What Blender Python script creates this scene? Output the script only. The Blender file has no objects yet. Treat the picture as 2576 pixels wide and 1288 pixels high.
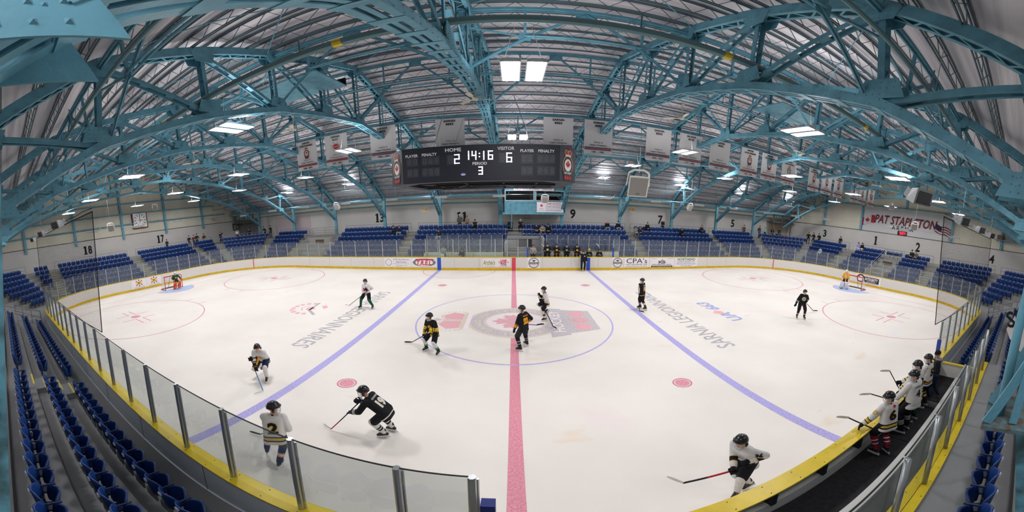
import bpy, bmesh, math, random
from mathutils import Vector, Matrix
from mathutils.bvhtree import BVHTree
RND = random.Random(11)
SC = bpy.context.scene
COL = SC.collection
PI = math.pi
V = Vector

# ---------------------------------------------------------------- camera, world, exposure
CAM = V((-0.055, -2.6217, 5.3589)); YAW = 0.0034; PIT = -0.1531
cd = bpy.data.cameras.new('camera'); cam = bpy.data.objects.new('camera', cd); COL.objects.link(cam)
cd.type = 'PANO'
for k, v in (('panorama_type', 'EQUIRECTANGULAR'), ('latitude_min', -PI/4), ('latitude_max', PI/4), ('longitude_min', -PI/2), ('longitude_max', PI/2)):
    try: setattr(cd, k, v)
    except Exception: setattr(cd.cycles, k, v)
cd.clip_start = 0.05; cd.clip_end = 300
cam.location = CAM; cam.rotation_euler = (PI/2 + PIT, 0, YAW)
SC.camera = cam
w = bpy.data.worlds.new('world'); SC.world = w; w.use_nodes = True
w.node_tree.nodes['Background'].inputs[0].default_value = (0.8, 0.85, 0.9, 1)
w.node_tree.nodes['Background'].inputs[1].default_value = 0.3
vs = SC.view_settings
vs.view_transform = 'Standard'; vs.look = 'None'; vs.exposure = 0.14; vs.gamma = 1; vs.use_curve_mapping = False
LAMP_W = 200.0
try:
    cy = SC.cycles
    cy.max_bounces = 7; cy.diffuse_bounces = 4; cy.glossy_bounces = 2; cy.transmission_bounces = 4
    cy.transparent_max_bounces = 16; cy.caustics_reflective = False; cy.caustics_refractive = False
    cy.sample_clamp_indirect = 6
except Exception: pass

def ray(px, py):
    F = 2576/PI
    lon = (px-1288)/F; lat = (644-py)/F
    x, y, z = math.cos(lat)*math.sin(lon), math.cos(lat)*math.cos(lon), math.sin(lat)
    c, s = math.cos(PIT), math.sin(PIT); y, z = y*c-z*s, y*s+z*c
    c, s = math.cos(YAW), math.sin(YAW); x, y = x*c-y*s, x*s+y*c
    return V((x, y, z))
def at(px, py, **k):
    (a, v), = k.items(); i = 'xyz'.index(a); d = ray(px, py)
    return CAM + d*((v-CAM[i])/d[i])

# ---------------------------------------------------------------- helpers
def lin(h):
    h = h.lstrip('#')
    return tuple(((c/255+.055)/1.055)**2.4 if c/255 > .04045 else c/255/12.92 for c in (int(h[i:i+2], 16) for i in (0, 2, 4)))
MATS = {}
def M(name, col='808080', rough=.55, metal=0, spec=.4, emit=0, noise=None, bump=None, ncol=None):
    """principled material; noise = (scale, amount[, stretch xyz]) mottles the colour, bump = (scale, strength[, stretch])"""
    if name in MATS: return MATS[name]
    m = bpy.data.materials.new(name); m.use_nodes = True; MATS[name] = m
    nt = m.node_tree; b = nt.nodes['Principled BSDF']; c = lin(col) if isinstance(col, str) else col
    b.inputs['Base Color'].default_value = (*c, 1); b.inputs['Roughness'].default_value = rough
    b.inputs['Metallic'].default_value = metal; b.inputs['Specular IOR Level'].default_value = spec
    if emit:
        b.inputs['Emission Color'].default_value = (*c, 1); b.inputs['Emission Strength'].default_value = emit
    def nz(sc, st):
        tc = nt.nodes.new('ShaderNodeTexCoord'); mp = nt.nodes.new('ShaderNodeMapping'); n = nt.nodes.new('ShaderNodeTexNoise')
        nt.links.new(tc.outputs['Object'], mp.inputs[0]); nt.links.new(mp.outputs[0], n.inputs['Vector'])
        mp.inputs['Scale'].default_value = st; n.inputs['Scale'].default_value = sc; n.inputs['Detail'].default_value = 4
        return n
    if noise:
        n = nz(noise[0], noise[2] if len(noise) > 2 else (1, 1, 1)); r = nt.nodes.new('ShaderNodeMix'); r.data_type = 'RGBA'
        mr = nt.nodes.new('ShaderNodeMapRange'); nt.links.new(n.outputs[0], mr.inputs[0]); mr.inputs[1].default_value = .38; mr.inputs[2].default_value = .68
        nt.links.new(mr.outputs[0], r.inputs[0]); r.inputs[6].default_value = (*c, 1)
        c2 = lin(ncol) if ncol else tuple(x*(1-noise[1]) for x in c)
        r.inputs[7].default_value = (*c2, 1); nt.links.new(r.outputs[2], b.inputs['Base Color'])
    if bump:
        n = nz(bump[0], bump[2] if len(bump) > 2 else (1, 1, 1)); bp = nt.nodes.new('ShaderNodeBump'); bp.inputs['Strength'].default_value = bump[1]
        bp.inputs['Distance'].default_value = .05
        nt.links.new(n.outputs[0], bp.inputs['Height']); nt.links.new(bp.outputs[0], b.inputs['Normal'])
    return m
TEAL = M('teal_paint', '659fb3', .5, noise=(3.0, .25), bump=(40, .08))
TEALD = M('teal_paint_worn', '5b93a6', .6, noise=(9, .5), ncol='3d5a60')
STEEL = M('brushed_steel', 'a8adb0', .35, .85); DARKM = M('dark_metal', '2b2e33', .5, .4)
WHITE = M('white_paint', 'e8e8e6', .5); BLACK = M('black_plastic', '16171a', .45); BLK = M('black_matte', '101114', .85)
YEL = M('yellow_dasher', 'e3c522', .35, noise=(4, .12)); YELK = M('yellow_kickplate', 'd9b526', .4, noise=(3, .2))
CONC = M('painted_concrete', '8b8b8c', .55, noise=(1.2, .12), bump=(30, .05))
GREY = M('grey_paint', '9a9c9e', .5); RAILM = M('grey_railing', '8d9092', .4, .3)
RED = M('red_print', 'c0202c', .6); BLU = M('blue_print', '2b4fb0', .6); NAVY = M('navy_print', '22265f', .6); GREEN = M('green_print', '1f6b3f', .6)
INK = M('black_print', '17171a', .7); MAROON = M('maroon_print', '6a0f22', .6); PRINTW = M('white_print', 'e9e7ea', .6); YELP = M('yellow_print', 'e2c81e', .6); ORG = M('orange_print', 'e8962a', .6)
GREYP = M('grey_print', '77777d', .7)

def mixmat(name, builder):
    m = bpy.data.materials.new(name); m.use_nodes = True; nt = m.node_tree; nt.nodes.clear()
    o = nt.nodes.new('ShaderNodeOutputMaterial'); s = builder(nt); nt.links.new(s, o.inputs[0]); return m
def _glass(tint, refl, haze, hcol):
    def f(nt):
        t = nt.nodes.new('ShaderNodeBsdfTransparent'); t.inputs[0].default_value = (*tint, 1)
        g = nt.nodes.new('ShaderNodeBsdfGlossy'); g.inputs['Roughness'].default_value = .04; g.inputs[0].default_value = (1, 1, 1, 1)
        d = nt.nodes.new('ShaderNodeBsdfDiffuse'); d.inputs[0].default_value = (*hcol, 1)
        lw = nt.nodes.new('ShaderNodeLayerWeight'); lw.inputs[0].default_value = .25
        mr = nt.nodes.new('ShaderNodeMapRange'); nt.links.new(lw.outputs[0], mr.inputs[0]); mr.inputs[3].default_value = refl; mr.inputs[4].default_value = refl+.35
        a = nt.nodes.new('ShaderNodeMixShader'); nt.links.new(mr.outputs[0], a.inputs[0]); nt.links.new(t.outputs[0], a.inputs[1]); nt.links.new(g.outputs[0], a.inputs[2])
        b = nt.nodes.new('ShaderNodeMixShader'); b.inputs[0].default_value = haze; nt.links.new(a.outputs[0], b.inputs[1]); nt.links.new(d.outputs[0], b.inputs[2])
        return b.outputs[0]
    return f
GLASS = mixmat('rink_glass', _glass((.925, .98, .955), .025, .07, (.80, .88, .85)))
NETM = None
def _net(nt):
    tc = nt.nodes.new('ShaderNodeTexCoord'); sp = nt.nodes.new('ShaderNodeSeparateXYZ'); nt.links.new(tc.outputs['Object'], sp.inputs[0])
    outs = []
    for a, b in ((0, 2), (2, 0)):
        m1 = nt.nodes.new('ShaderNodeMath'); m1.operation = 'MULTIPLY'; m1.inputs[1].default_value = 1/.032; nt.links.new(sp.outputs[a], m1.inputs[0])
        fr = nt.nodes.new('ShaderNodeMath'); fr.operation = 'FRACT'; nt.links.new(m1.outputs[0], fr.inputs[0])
        lt = nt.nodes.new('ShaderNodeMath'); lt.operation = 'LESS_THAN'; lt.inputs[1].default_value = .16; nt.links.new(fr.outputs[0], lt.inputs[0]); outs.append(lt)
    mx = nt.nodes.new('ShaderNodeMath'); mx.operation = 'MAXIMUM'; nt.links.new(outs[0].outputs[0], mx.inputs[0]); nt.links.new(outs[1].outputs[0], mx.inputs[1])
    t = nt.nodes.new('ShaderNodeBsdfTransparent'); d = nt.nodes.new('ShaderNodeBsdfDiffuse'); d.inputs[0].default_value = (.012, .012, .014, 1)
    s = nt.nodes.new('ShaderNodeMixShader'); nt.links.new(mx.outputs[0], s.inputs[0]); nt.links.new(t.outputs[0], s.inputs[1]); nt.links.new(d.outputs[0], s.inputs[2])
    return s.outputs[0]
NETM = mixmat('black_net_mesh', _net)

def tag(o, label=None, cat=None, group=None, kind=None):
    if label: o['label'] = label
    if cat: o['category'] = cat
    if group: o['group'] = group
    if kind: o['kind'] = kind
    return o
def thing(name, label, cat, loc=(0, 0, 0), rz=0, group=None):
    o = bpy.data.objects.new(name, None); COL.objects.link(o); o.location = loc; o.rotation_euler = (0, 0, rz)
    o.empty_display_size = .1
    return tag(o, label, cat, group)
def dup(o, loc=None, rz=None, label=None, parent=None, rot=None):
    c = o.copy(); COL.objects.link(c); c.parent = parent
    if loc is not None: c.location = loc
    if rz is not None: c.rotation_euler = (0, 0, rz)
    if rot is not None: c.rotation_euler = rot
    if label: c['label'] = label
    for ch in list(o.children): dup(ch, parent=c)
    return c
class MB:
    def __init__(s, off=(0, 0, 0)): s.v = []; s.f = []; s.m = []; s.off = V(off)
    def add(s, vs, fs, mi=0):
        n = len(s.v); s.v += [V(p)-s.off for p in vs]; s.f += [tuple(i+n for i in f) for f in fs]; s.m += [mi]*len(fs); return s
    def hexa(s, p, mi=0): return s.add(p, [(0, 3, 2, 1), (4, 5, 6, 7), (0, 1, 5, 4), (1, 2, 6, 5), (2, 3, 7, 6), (3, 0, 4, 7)], mi)
    def box(s, x0, x1, y0, y1, z0, z1, mi=0):
        return s.hexa([(x0, y0, z0), (x1, y0, z0), (x1, y1, z0), (x0, y1, z0), (x0, y0, z1), (x1, y0, z1), (x1, y1, z1), (x0, y1, z1)], mi)
    def beam(s, p, q, w, h, mi=0, up=(0, 0, 1), ctr=0):
        p, q, up = V(p), V(q), V(up); d = (q-p).normalized(); x = d.cross(up)
        if x.length < 1e-4: x = d.cross(V((0, 1, 0)))
        x.normalize(); u = x.cross(d).normalized(); x *= w/2; o = u*ctr; u = u*(h/2)
        return s.hexa([p-x-u+o, p+x-u+o, q+x-u+o, q-x-u+o, p-x+u+o, p+x+u+o, q+x+u+o, q-x+u+o], mi)
    def tube(s, pts, r, n=8, mi=0, cap=True):
        pts = [V(p) for p in pts]; rs = r if isinstance(r, (list, tuple)) else [r]*len(pts); vs = []; x0 = None
        for i, p in enumerate(pts):
            d = (pts[min(i+1, len(pts)-1)]-pts[max(i-1, 0)])
            d = d.normalized() if d.length > 1e-9 else V((0, 0, 1))
            x = (x0 if x0 is not None else (V((0, 0, 1)) if abs(d.z) < .9 else V((1, 0, 0)))); x = (x-d*x.dot(d)).normalized(); x0 = x; y = d.cross(x)
            vs += [p+(x*math.cos(2*PI*k/n)+y*math.sin(2*PI*k/n))*rs[i] for k in range(n)]
        fs = [(i*n+k, i*n+(k+1) % n, (i+1)*n+(k+1) % n, (i+1)*n+k) for i in range(len(pts)-1) for k in range(n)]
        if cap: fs += [tuple(range(n-1, -1, -1)), tuple((len(pts)-1)*n+k for k in range(n))]
        return s.add(vs, fs, mi)
    def sphere(s, c, r, mi=0, n=10, k=6, sc=(1, 1, 1)):
        c = V(c); return s.tube([c+V((0, 0, r*sc[2]*math.cos(PI*i/k)))*-1 for i in range(k+1)], [max(r*math.sin(PI*i/k), 1e-4)*sc[0] for i in range(k+1)], n, mi)
    def prism(s, poly, a, b, axis='y', mi=0):
        """polygon in the plane across axis, extruded from a to b"""
        def P(p, t): return {'y': (p[0], t, p[1]), 'x': (t, p[0], p[1]), 'z': (p[0], p[1], t)}[axis]
        n = len(poly)
        return s.add([P(p, a) for p in poly]+[P(p, b) for p in poly], [tuple(range(n)), tuple(range(2*n-1, n-1, -1))]+[(i, i+n, (i+1) % n+n, (i+1) % n) for i in range(n)], mi)
    def lathe(s, prof, c=(0, 0, 0), n=20, mi=0, a0=0, a1=2*PI):
        full = abs(a1-a0-2*PI) < 1e-6; m = n if full else n+1; c = V(c)
        vs = [c+V((r*math.cos(a0+(a1-a0)*k/n), r*math.sin(a0+(a1-a0)*k/n), z)) for r, z in prof for k in range(m)]
        return s.add(vs, [(i*m+k, i*m+(k+1) % m, (i+1)*m+(k+1) % m, (i+1)*m+k) for i in range(len(prof)-1) for k in range(n if full else m-1)], mi)
    def flat(s, polys, mi=0):
        for p in polys: s.add(p, [tuple(range(len(p)))], mi)
        return s
    def build(s, name, mats, parent=None, smooth=False, xf=None):
        me = bpy.data.meshes.new(name); me.from_pydata([tuple(p) for p in s.v], [], s.f)
        for m in (mats if isinstance(mats, (list, tuple)) else [mats]): me.materials.append(m)
        if any(s.m): me.polygons.foreach_set('material_index', s.m)
        if smooth: me.polygons.foreach_set('use_smooth', [True]*len(me.polygons))
        if xf is not None: me.transform(xf)
        me.update(); o = bpy.data.objects.new(name, me); COL.objects.link(o)
        if parent is not None: o.parent = parent
        return o
    def struct(s, name, mats, smooth=False): return tag(s.build(name, mats, None, smooth), kind='structure')
    def solo(s, name, mats, label, cat, group=None, smooth=False, kind=None): return tag(s.build(name, mats, None, smooth), label, cat, group, kind)

_tc = {}
def text_mesh(body, w=None, h=None, bold=0, thick=0, mono=None):
    """text as a mesh in the XY plane, centred, scaled to w x h"""
    key = (body, w, h, bold, thick)
    if key in _tc: return _tc[key]
    c = bpy.data.curves.new('t', 'FONT'); c.body = body; c.offset = bold; c.extrude = 0; c.align_x = 'CENTER'; c.resolution_u = 2
    if '\n' in body: c.space_line = .9
    o = bpy.data.objects.new('t', c); me = bpy.data.meshes.new_from_object(o); bpy.data.objects.remove(o); bpy.data.curves.remove(c)
    xs = [v.co.x for v in me.vertices]; ys = [v.co.y for v in me.vertices]
    x0, x1, y0, y1 = min(xs), max(xs), min(ys), max(ys); sx = w/(x1-x0) if w else None; sy = h/(y1-y0) if h else None
    sx = sx or sy; sy = sy or sx
    vs = [((v.co.x-(x0+x1)/2)*sx, (v.co.y-(y0+y1)/2)*sy) for v in me.vertices]; fs = [tuple(p.vertices) for p in me.polygons]
    bpy.data.meshes.remove(me); _tc[key] = (vs, fs); return vs, fs
def frame(o, x, y): return (V(o), V(x), V(y))
def mtext(mb, body, fr, u=0, v=0, w=None, h=None, mi=0, bold=0, slant=0, lift=0):
    """write text into a mesh: fr = (origin, x direction, y direction)"""
    vs, fs = text_mesh(body, w, h, bold); o, x, y = fr; n = x.cross(y)
    mb.add([o+x*(u+a+slant*b)+y*(v+b)+n*lift for a, b in vs], fs, mi)
def mpoly(mb, pts, fr, mi=0, lift=0):
    o, x, y = fr; n = x.cross(y); mb.add([o+x*a+y*b+n*lift for a, b in pts], [tuple(range(len(pts)))], mi)
def mrect(mb, fr, u0, u1, v0, v1, mi=0, lift=0): mpoly(mb, [(u0, v0), (u1, v0), (u1, v1), (u0, v1)], fr, mi, lift)
def mring(mb, fr, u, v, r0, r1, mi=0, lift=0, n=40, sy=1, a0=0, a1=2*PI):
    o, x, y = fr; nn = x.cross(y); vs = []
    for k in range(n+1):
        a = a0+(a1-a0)*k/n
        for r in (r0, r1): vs.append(o+x*(u+r*math.cos(a))+y*(v+r*math.sin(a)*sy)+nn*lift)
    mb.add(vs, [(2*k, 2*k+1, 2*k+3, 2*k+2) for k in range(n)], mi)
def mdisc(mb, fr, u, v, r, mi=0, lift=0, n=32, sy=1):
    mpoly(mb, [(u+r*math.cos(2*PI*k/n), v+r*sy*math.sin(2*PI*k/n)) for k in range(n)], fr, mi, lift)
LEAF = [(0, -1), (.06, -.55), (.55, -.62), (.46, -.42), (.95, -.02), (.8, .08), (.88, .42), (.6, .36), (.54, .5), (.28, .22), (.4, .78), (.2, .68), (0, 1)]
LEAF = LEAF+[(-a, b) for a, b in LEAF[-2:0:-1]]
def mleaf(mb, fr, u, v, r, mi, lift=0):
    c = [(u+a*r, v+b*r) for a, b in LEAF]; o, x, y = fr; n = x.cross(y)
    P = [o+x*a+y*b+n*lift for a, b in c]; mb.add(P, [tuple(range(len(c)))], mi)
# crest materials: 0 dark ring, 1 red, 2 pale, 3 gold
def mcrest(mb, fr, u, v, s, mi=(0, 1, 2, 3), word='HOCKEY', around=False):
    """legion style crest: ringed maple leaf, crown above, ribbon and poppies below; s = half height"""
    r = s*.5; c = v-.02*s
    mring(mb, fr, u, c, r*.66, r, mi[0], .004, 40, 1.12); mring(mb, fr, u, c, r*.98, r*1.05, mi[3], .005, 40, 1.12); mring(mb, fr, u, c, r*.64, r*.7, mi[3], .005, 40, 1.12)
    mdisc(mb, fr, u, c, r*.66, mi[2], .003, sy=1.12); mleaf(mb, fr, u, c+.04*s, r*.52, mi[1], .006)
    # crown
    for k in (-1, 1):
        mpoly(mb, [(u+k*.03*s, v+.62*s), (u+k*.24*s, v+.60*s), (u+k*.30*s, v+.78*s), (u+k*.16*s, v+.90*s), (u+k*.03*s, v+.84*s)][::k], fr, mi[1], .004)
        mring(mb, fr, u+k*.17*s, v+.74*s, .165*s, .19*s, mi[3], .005, 18)
        for q in range(7): a_ = PI/2-k*(.15+q*.28); mdisc(mb, fr, u+k*.17*s+.178*s*math.cos(a_), v+.74*s+.178*s*math.sin(a_), .018*s, mi[2], .0065+q*.0001, 8)
    mrect(mb, fr, u-.28*s, u+.28*s, v+.53*s, v+.585*s, mi[2], .0085); mrect(mb, fr, u-.26*s, u+.26*s, v+.585*s, v+.64*s, mi[3], .0095); mdisc(mb, fr, u, v+.95*s, .05*s, mi[0], .0105, 10)
    mrect(mb, fr, u-.02*s, u+.02*s, v+.62*s, v+.92*s, mi[3], .0075)
    # ribbon and poppies
    mpoly(mb, [(u-.46*s, v-.62*s), (u+.46*s, v-.62*s), (u+.52*s, v-.40*s), (u-.52*s, v-.40*s)], fr, mi[0], .008)
    mpoly(mb, [(u-.34*s, v-.98*s), (u+.34*s, v-.98*s), (u+.42*s, v-.62*s), (u-.42*s, v-.62*s)], fr, mi[0], .007)
    for k in (-1, 0, 1): mdisc(mb, fr, u+k*.24*s, v-.80*s, .108*s, mi[1], .010+.001*k, 14)
    mtext(mb, word, fr, u, v-.51*s, w=.74*s, mi=mi[2], lift=.011, bold=.02)
    if around:
        for i, chh in enumerate(around):
            a_ = PI*1.18-PI*1.36*i/(len(around)-1); rr_ = r*.83; o_, x_, y_ = fr; c_, s_ = math.cos(a_), math.sin(a_)
            if chh != ' ': mtext(mb, chh, (o_+x_*(u+rr_*c_)+y_*(c+rr_*s_*1.12), (x_*s_-y_*c_), (x_*c_+y_*s_)), h=r*.16, mi=mi[3], lift=.0125, bold=.03)
ONES = 'first second third fourth fifth sixth seventh eighth ninth tenth eleventh twelfth thirteenth fourteenth fifteenth sixteenth seventeenth eighteenth nineteenth'.split()
def ordw(n):
    """n counted from 1"""
    if n < 20: return ONES[n-1]
    t, o = divmod(n, 10); T = ['', '', 'twent', 'thirt', 'fort', 'fift', 'sixt', 'sevent', 'eight']
    return T[t]+'ieth' if o == 0 else T[t]+'y-'+ONES[o-1]

# ---------------------------------------------------------------- rink outline
HL, W, RC = 29.2, 24.12, 8.0          # half length, width, corner radius of the ice
BH = 1.13                              # board height
def rink_path(d=0, n=12, step=None):
    """closed outline of the ice offset outwards by d, counter-clockwise from the near side; (x, y, nx, ny)"""
    r = RC; out = []
    cs = [(HL-r, r, -PI/2), (HL-r, W-r, 0), (-HL+r, W-r, PI/2), (-HL+r, r, PI)]
    for cx, cy, a0 in cs:
        for k in range(n+1):
            a = a0+PI/2*k/n; out.append((cx+(r+d)*math.cos(a), cy+(r+d)*math.sin(a), math.cos(a), math.sin(a)))
    return out
CN = 12
def ring(d):
    """chamfered outline of the stands at distance d from the boards, same number of points as rink_path"""
    e = 6.2-d; cc = 59.9-e*1.4142; xe = HL+d; yf = W+d-.1; yn = -d   # far corner: x + y = cc
    cn = cc-W
    P = [((cn-d, yn), (xe, xe and -(cn-xe))), ((xe, cc-xe), (cc-yf, yf)), ((-(cc-yf), yf), (-xe, cc-xe)), ((-xe, -(cn-xe)), (-(cn-d), yn))]
    out = []
    for a, b in P:
        for k in range(CN+1):
            t = k/CN; out.append((a[0]+(b[0]-a[0])*t, a[1]+(b[1]-a[1])*t))
    return out
# ---------------------------------------------------------------- roof outline (y, z of the top chord), building faces
TX0, TS, NT = -1.3, 6.15, range(-5, 7)
XS = [TX0+TS*k for k in range(-6, 8)]
XW = 38.2; YB = 31.8; YN = -7.0; YC = 12.6
_half = [(0, 13.25), (3.1, 12.5), (6.2, 11.75), (9.2, 10.95), (12.25, 10.05), (14.8, 8.55), (17.6, 6.5), (19.5, 5.6)]
_bot = [(0, 10.05), (3.1, 9.75), (6.2, 9.35), (9.2, 8.65), (12.55, 7.65), (14.8, 6.5), (17.6, 4.6)]
def interp(tab, d):
    d = abs(d)
    for (a, za), (b, zb) in zip(tab, tab[1:]):
        if d <= b: return za+(zb-za)*(d-a)/(b-a)
    return tab[-1][1]
def topz(y): return interp(_half, y-YC)
def botz(y): return interp(_bot, y-YC)

# ---------------------------------------------------------------- ice
def icemat():
    m = M('ice', 'efeae3', .55, spec=.22, noise=(.35, .05), ncol='e8e1da')
    nt = m.node_tree; b = nt.nodes['Principled BSDF']; prev = b.inputs['Base Color'].links[0].from_socket
    tc = nt.nodes.new('ShaderNodeTexCoord')
    for sc, lo, hi, col, st, amt in ((.55, .68, .80, 'e6c79a', (.8, 1.6, 1), .5), (.22, .62, .8, 'f3d3dc', (1, 1, 1), .5), (.3, .66, .8, 'd3e6ee', (1, 2, 1), .45), (.9, .72, .8, 'c9a27a', (.7, 2.2, 1), .4)):
        mp = nt.nodes.new('ShaderNodeMapping'); n = nt.nodes.new('ShaderNodeTexNoise'); mr = nt.nodes.new('ShaderNodeMapRange'); mx = nt.nodes.new('ShaderNodeMix'); mx.data_type = 'RGBA'
        nt.links.new(tc.outputs['Object'], mp.inputs[0]); mp.inputs['Scale'].default_value = st; mp.inputs['Location'].default_value = (sc*37, sc*11, 0)
        nt.links.new(mp.outputs[0], n.inputs['Vector']); n.inputs['Scale'].default_value = sc; n.inputs['Detail'].default_value = 3
        nt.links.new(n.outputs[0], mr.inputs[0]); mr.inputs[1].default_value = lo; mr.inputs[2].default_value = hi; mr.inputs[4].default_value = amt
        nt.links.new(mr.outputs[0], mx.inputs[0]); nt.links.new(prev, mx.inputs[6]); mx.inputs[7].default_value = (*lin(col), 1); prev = mx.outputs[2]
    nt.links.new(prev, b.inputs['Base Color'])
    return m
ICE = icemat()
def paint(name, c1, c2, sc=22): return M(name, c1, .55, spec=.22, noise=(sc, 0, (1, 1, 1)), ncol=c2)
P_BLUE = paint('ice_blue_paint', 'a39ddd', 'c6c1ea'); P_RED = paint('ice_red_paint', 'd98496', 'e6a6b2'); P_REDT = paint('ice_red_line', 'c86f80', 'dba0aa')
P_GREY = paint('ice_grey_paint', 'a09da3', 'cfccd0'); P_CREASE = paint('ice_crease_blue', 'a9c0ea', 'b9cbee'); P_DOT = paint('ice_dot_paint', 'd77f92', 'e9b3bf')
P_CR0 = paint('ice_crest_grey', 'bdb6bb', 'dbd4d6', 14); P_CR1 = paint('ice_crest_red', 'e5a3ad', 'eec3c9', 14); P_CR2 = paint('ice_crest_white', 'f4eaec', 'f1e6e8'); P_CR3 = paint('ice_crest_gold', 'dcc9b6', 'e8ddd2', 14); P_IBL = paint('ice_letter_blue', '9aa3cf', 'b9bfe0', 14)
mb = MB(); pts = rink_path(.02); mb.add([(p[0], p[1], 0) for p in pts], [tuple(range(len(pts)))])
ice = mb.struct('floor', ICE)
tag(ice, 'white ice sheet with painted hockey markings')
FI = frame((0, 0, .002), (1, 0, 0), (0, 1, 0))
def mark(name, fn, mats, label=None):
    m = MB(); fn(m)
    for v in m.v: v.z = .002+(v.z-.002)*.18
    return tag(m.build(name, mats, ice), label)
mark('center_line', lambda m: mrect(m, FI, -.15, .15, .02, W-.02), P_RED, 'red centre line across the ice')
for s, l in ((-1, 'left'), (1, 'right')): mark('blue_line', lambda m: mrect(m, FI, s*6.32-.15, s*6.32+.15, .02, W-.02), P_BLUE, l+' blue line across the ice')
GX = 26.11
for s in (-1, 1):
    mark('goal_line', lambda m: mrect(m, FI, s*GX-.025, s*GX+.025, 1.7, W-1.7), P_REDT, 'thin red goal line')
    def crease(m):
        mring(m, FI, s*GX, W/2, 0, 1.83, 0, .0005, 24, 1, PI/2 if s > 0 else -PI/2, 3*PI/2 if s > 0 else PI/2)
        mring(m, FI, s*GX, W/2, 1.8, 1.85, 1, .001, 24, 1, PI/2 if s > 0 else -PI/2, 3*PI/2 if s > 0 else PI/2)
    mark('goal_crease', crease, [P_CREASE, P_REDT], 'pale blue half-round goal crease')
mark('center_circle', lambda m: mring(m, FI, 0, W/2, 4.53, 4.6, 0, .001, 96), P_BLUE, 'blue centre face-off circle')
mark('referee_crease', lambda m: mring(m, FI, -4.6, W, 3.02, 3.07, 0, .001, 40, 1, PI, 2*PI), P_REDT)
for sx in (-1, 1):
    for sy in (-1, 1):
        cx, cy_ = sx*19.84, W/2+sy*6.74
        def circ(m):
            mring(m, FI, cx, cy_, 4.53, 4.59, 0, .001, 80); mdisc(m, FI, cx, cy_, .32, 1, .001)
            for a in (-1, 1):
                for b in (-1, 1):
                    mrect(m, FI, *sorted((cx+a*.6, cx+a*1.8)), cy_+b*.25-.03, cy_+b*.25+.03, 0, .001)
                    mrect(m, FI, cx+a*.6-.03, cx+a*.6+.03, *sorted((cy_+b*.25, cy_+b*1.15)), 0, .001)
                for k in (-.85, .85): mrect(m, FI, cx+k-.03, cx+k+.03, *sorted((cy_+a*4.55, cy_+a*5.15)), 0, .001)
        mark('faceoff_circle', circ, [P_REDT, P_DOT], 'red end-zone face-off circle with dot and hash marks')
        def dot(m):
            mring(m, FI, sx*4.9, cy_, .26, .31, 0, .001, 24); mdisc(m, FI, sx*4.9, cy_, .23, 1, .001)
        if True: mark('faceoff_dot', dot, [P_REDT, P_DOT])
mark('center_crest', lambda m: mcrest(m, frame((0, 0, .003), (0, 1, 0), (-1, 0, 0)), 11.9, 0, 3.85, word='HOCKEY', around='ROYAL CANADIAN LEGION'), [P_CR0, P_CR1, P_CR2, P_CR3], 'faded maple leaf crest at centre ice, crown pointing left')
mark('ice_lettering', lambda m: mtext(m, 'SARNIA LEGIONNAIRES', frame((-8.2, 11.85, .003), (0, -1, 0), (1, 0, 0)), w=9.4, h=.85, bold=.012), P_GREY, 'grey lettering along the left blue line')
mark('ice_lettering', lambda m: mtext(m, 'SARNIA LEGIONNAIRES', frame((8.1, 11.85, .003), (0, 1, 0), (-1, 0, 0)), w=9.4, h=.85, bold=.012), P_GREY, 'grey lettering along the right blue line')
def ua(m):
    f = frame((10.75, 11.9, .003), (0, 1, 0), (-1, 0, 0))
    mtext(m, 'UA', f, -1.35, -.1, h=.8, mi=0, bold=.04); mleaf(m, f, -.55, .1, .42, 1); mtext(m, '663', f, .75, 0, h=.85, mi=0, bold=.04, slant=.15)
mark('ice_logo', ua, [P_IBL, P_CR1], 'blue and red ice logo with maple leaf')
def lsp(m):
    f = frame((-11.1, 12.0, .003), (0, -1, 0), (1, 0, 0))
    for k in range(9):
        a = PI*(1.02+k*.13); mring(m, f, 0, 0, .82, 1.12, 0, 0, 4, 1, a, a+.26)
    mring(m, f, 0, 0, .4, .46, 1, 0, 20, 1, PI*.9, PI*1.9); mdisc(m, f, 0, .1, .28, 0, .001)
    mpoly(m, [(-1.2, .05), (-1.2, -.12), (.2, .15), (.2, .25)], f, 1, .001); mpoly(m, [(.15, .2), (.3, .1), (1.0, .95), (.8, 1.0)], f, 1, .001); mpoly(m, [(-.9, .65), (-.5, 1.0), (-.2, .9), (-.6, .5)], f, 0, .001)
mark('ice_logo', lsp, [P_CR1, P_GREY], 'faded round red and grey ice logo')

# ---------------------------------------------------------------- dasher boards
BOARDW = M('board_white', 'dedad6', .45, spec=.3, noise=(26, .08), ncol='cfcbc6')
BACKP = M('board_back_panel', 'c6ced3', .5)
boards = thing('dasher_boards', 'white hockey rink boards with yellow cap rail, kick plate, adverts and glass', 'rink boards', (0, 0, 0))
def sweep(prof, skip=None, n=12, mi=0, m=None):
    """prof = [(offset outwards, z)...] swept along the rink; skip(x, y) leaves a gap; long straights are cut finely"""
    m = m or MB(); P = []
    base = rink_path(0, n); N = len(base)
    for i in range(N):
        a, b = base[i], base[(i+1) % N]; L = math.hypot(b[0]-a[0], b[1]-a[1]); k = max(1, int(L/1.0)) if L > 3 else 1
        for j in range(k):
            t = j/k; P.append(tuple(a[q]+(b[q]-a[q])*t for q in range(4)))
    N = len(P); np_ = len(prof)
    vs = [(p[0]+p[2]*d, p[1]+p[3]*d, z) for p in P for d, z in prof]; fs = []
    for i in range(N):
        j = (i+1) % N
        if skip and skip((P[i][0]+P[j][0])/2, (P[i][1]+P[j][1])/2): continue
        fs += [(i*np_+k, i*np_+(k+1) % np_, j*np_+(k+1) % np_, j*np_+k) for k in range(np_)]
    m.add(vs, fs, mi); return m
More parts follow.
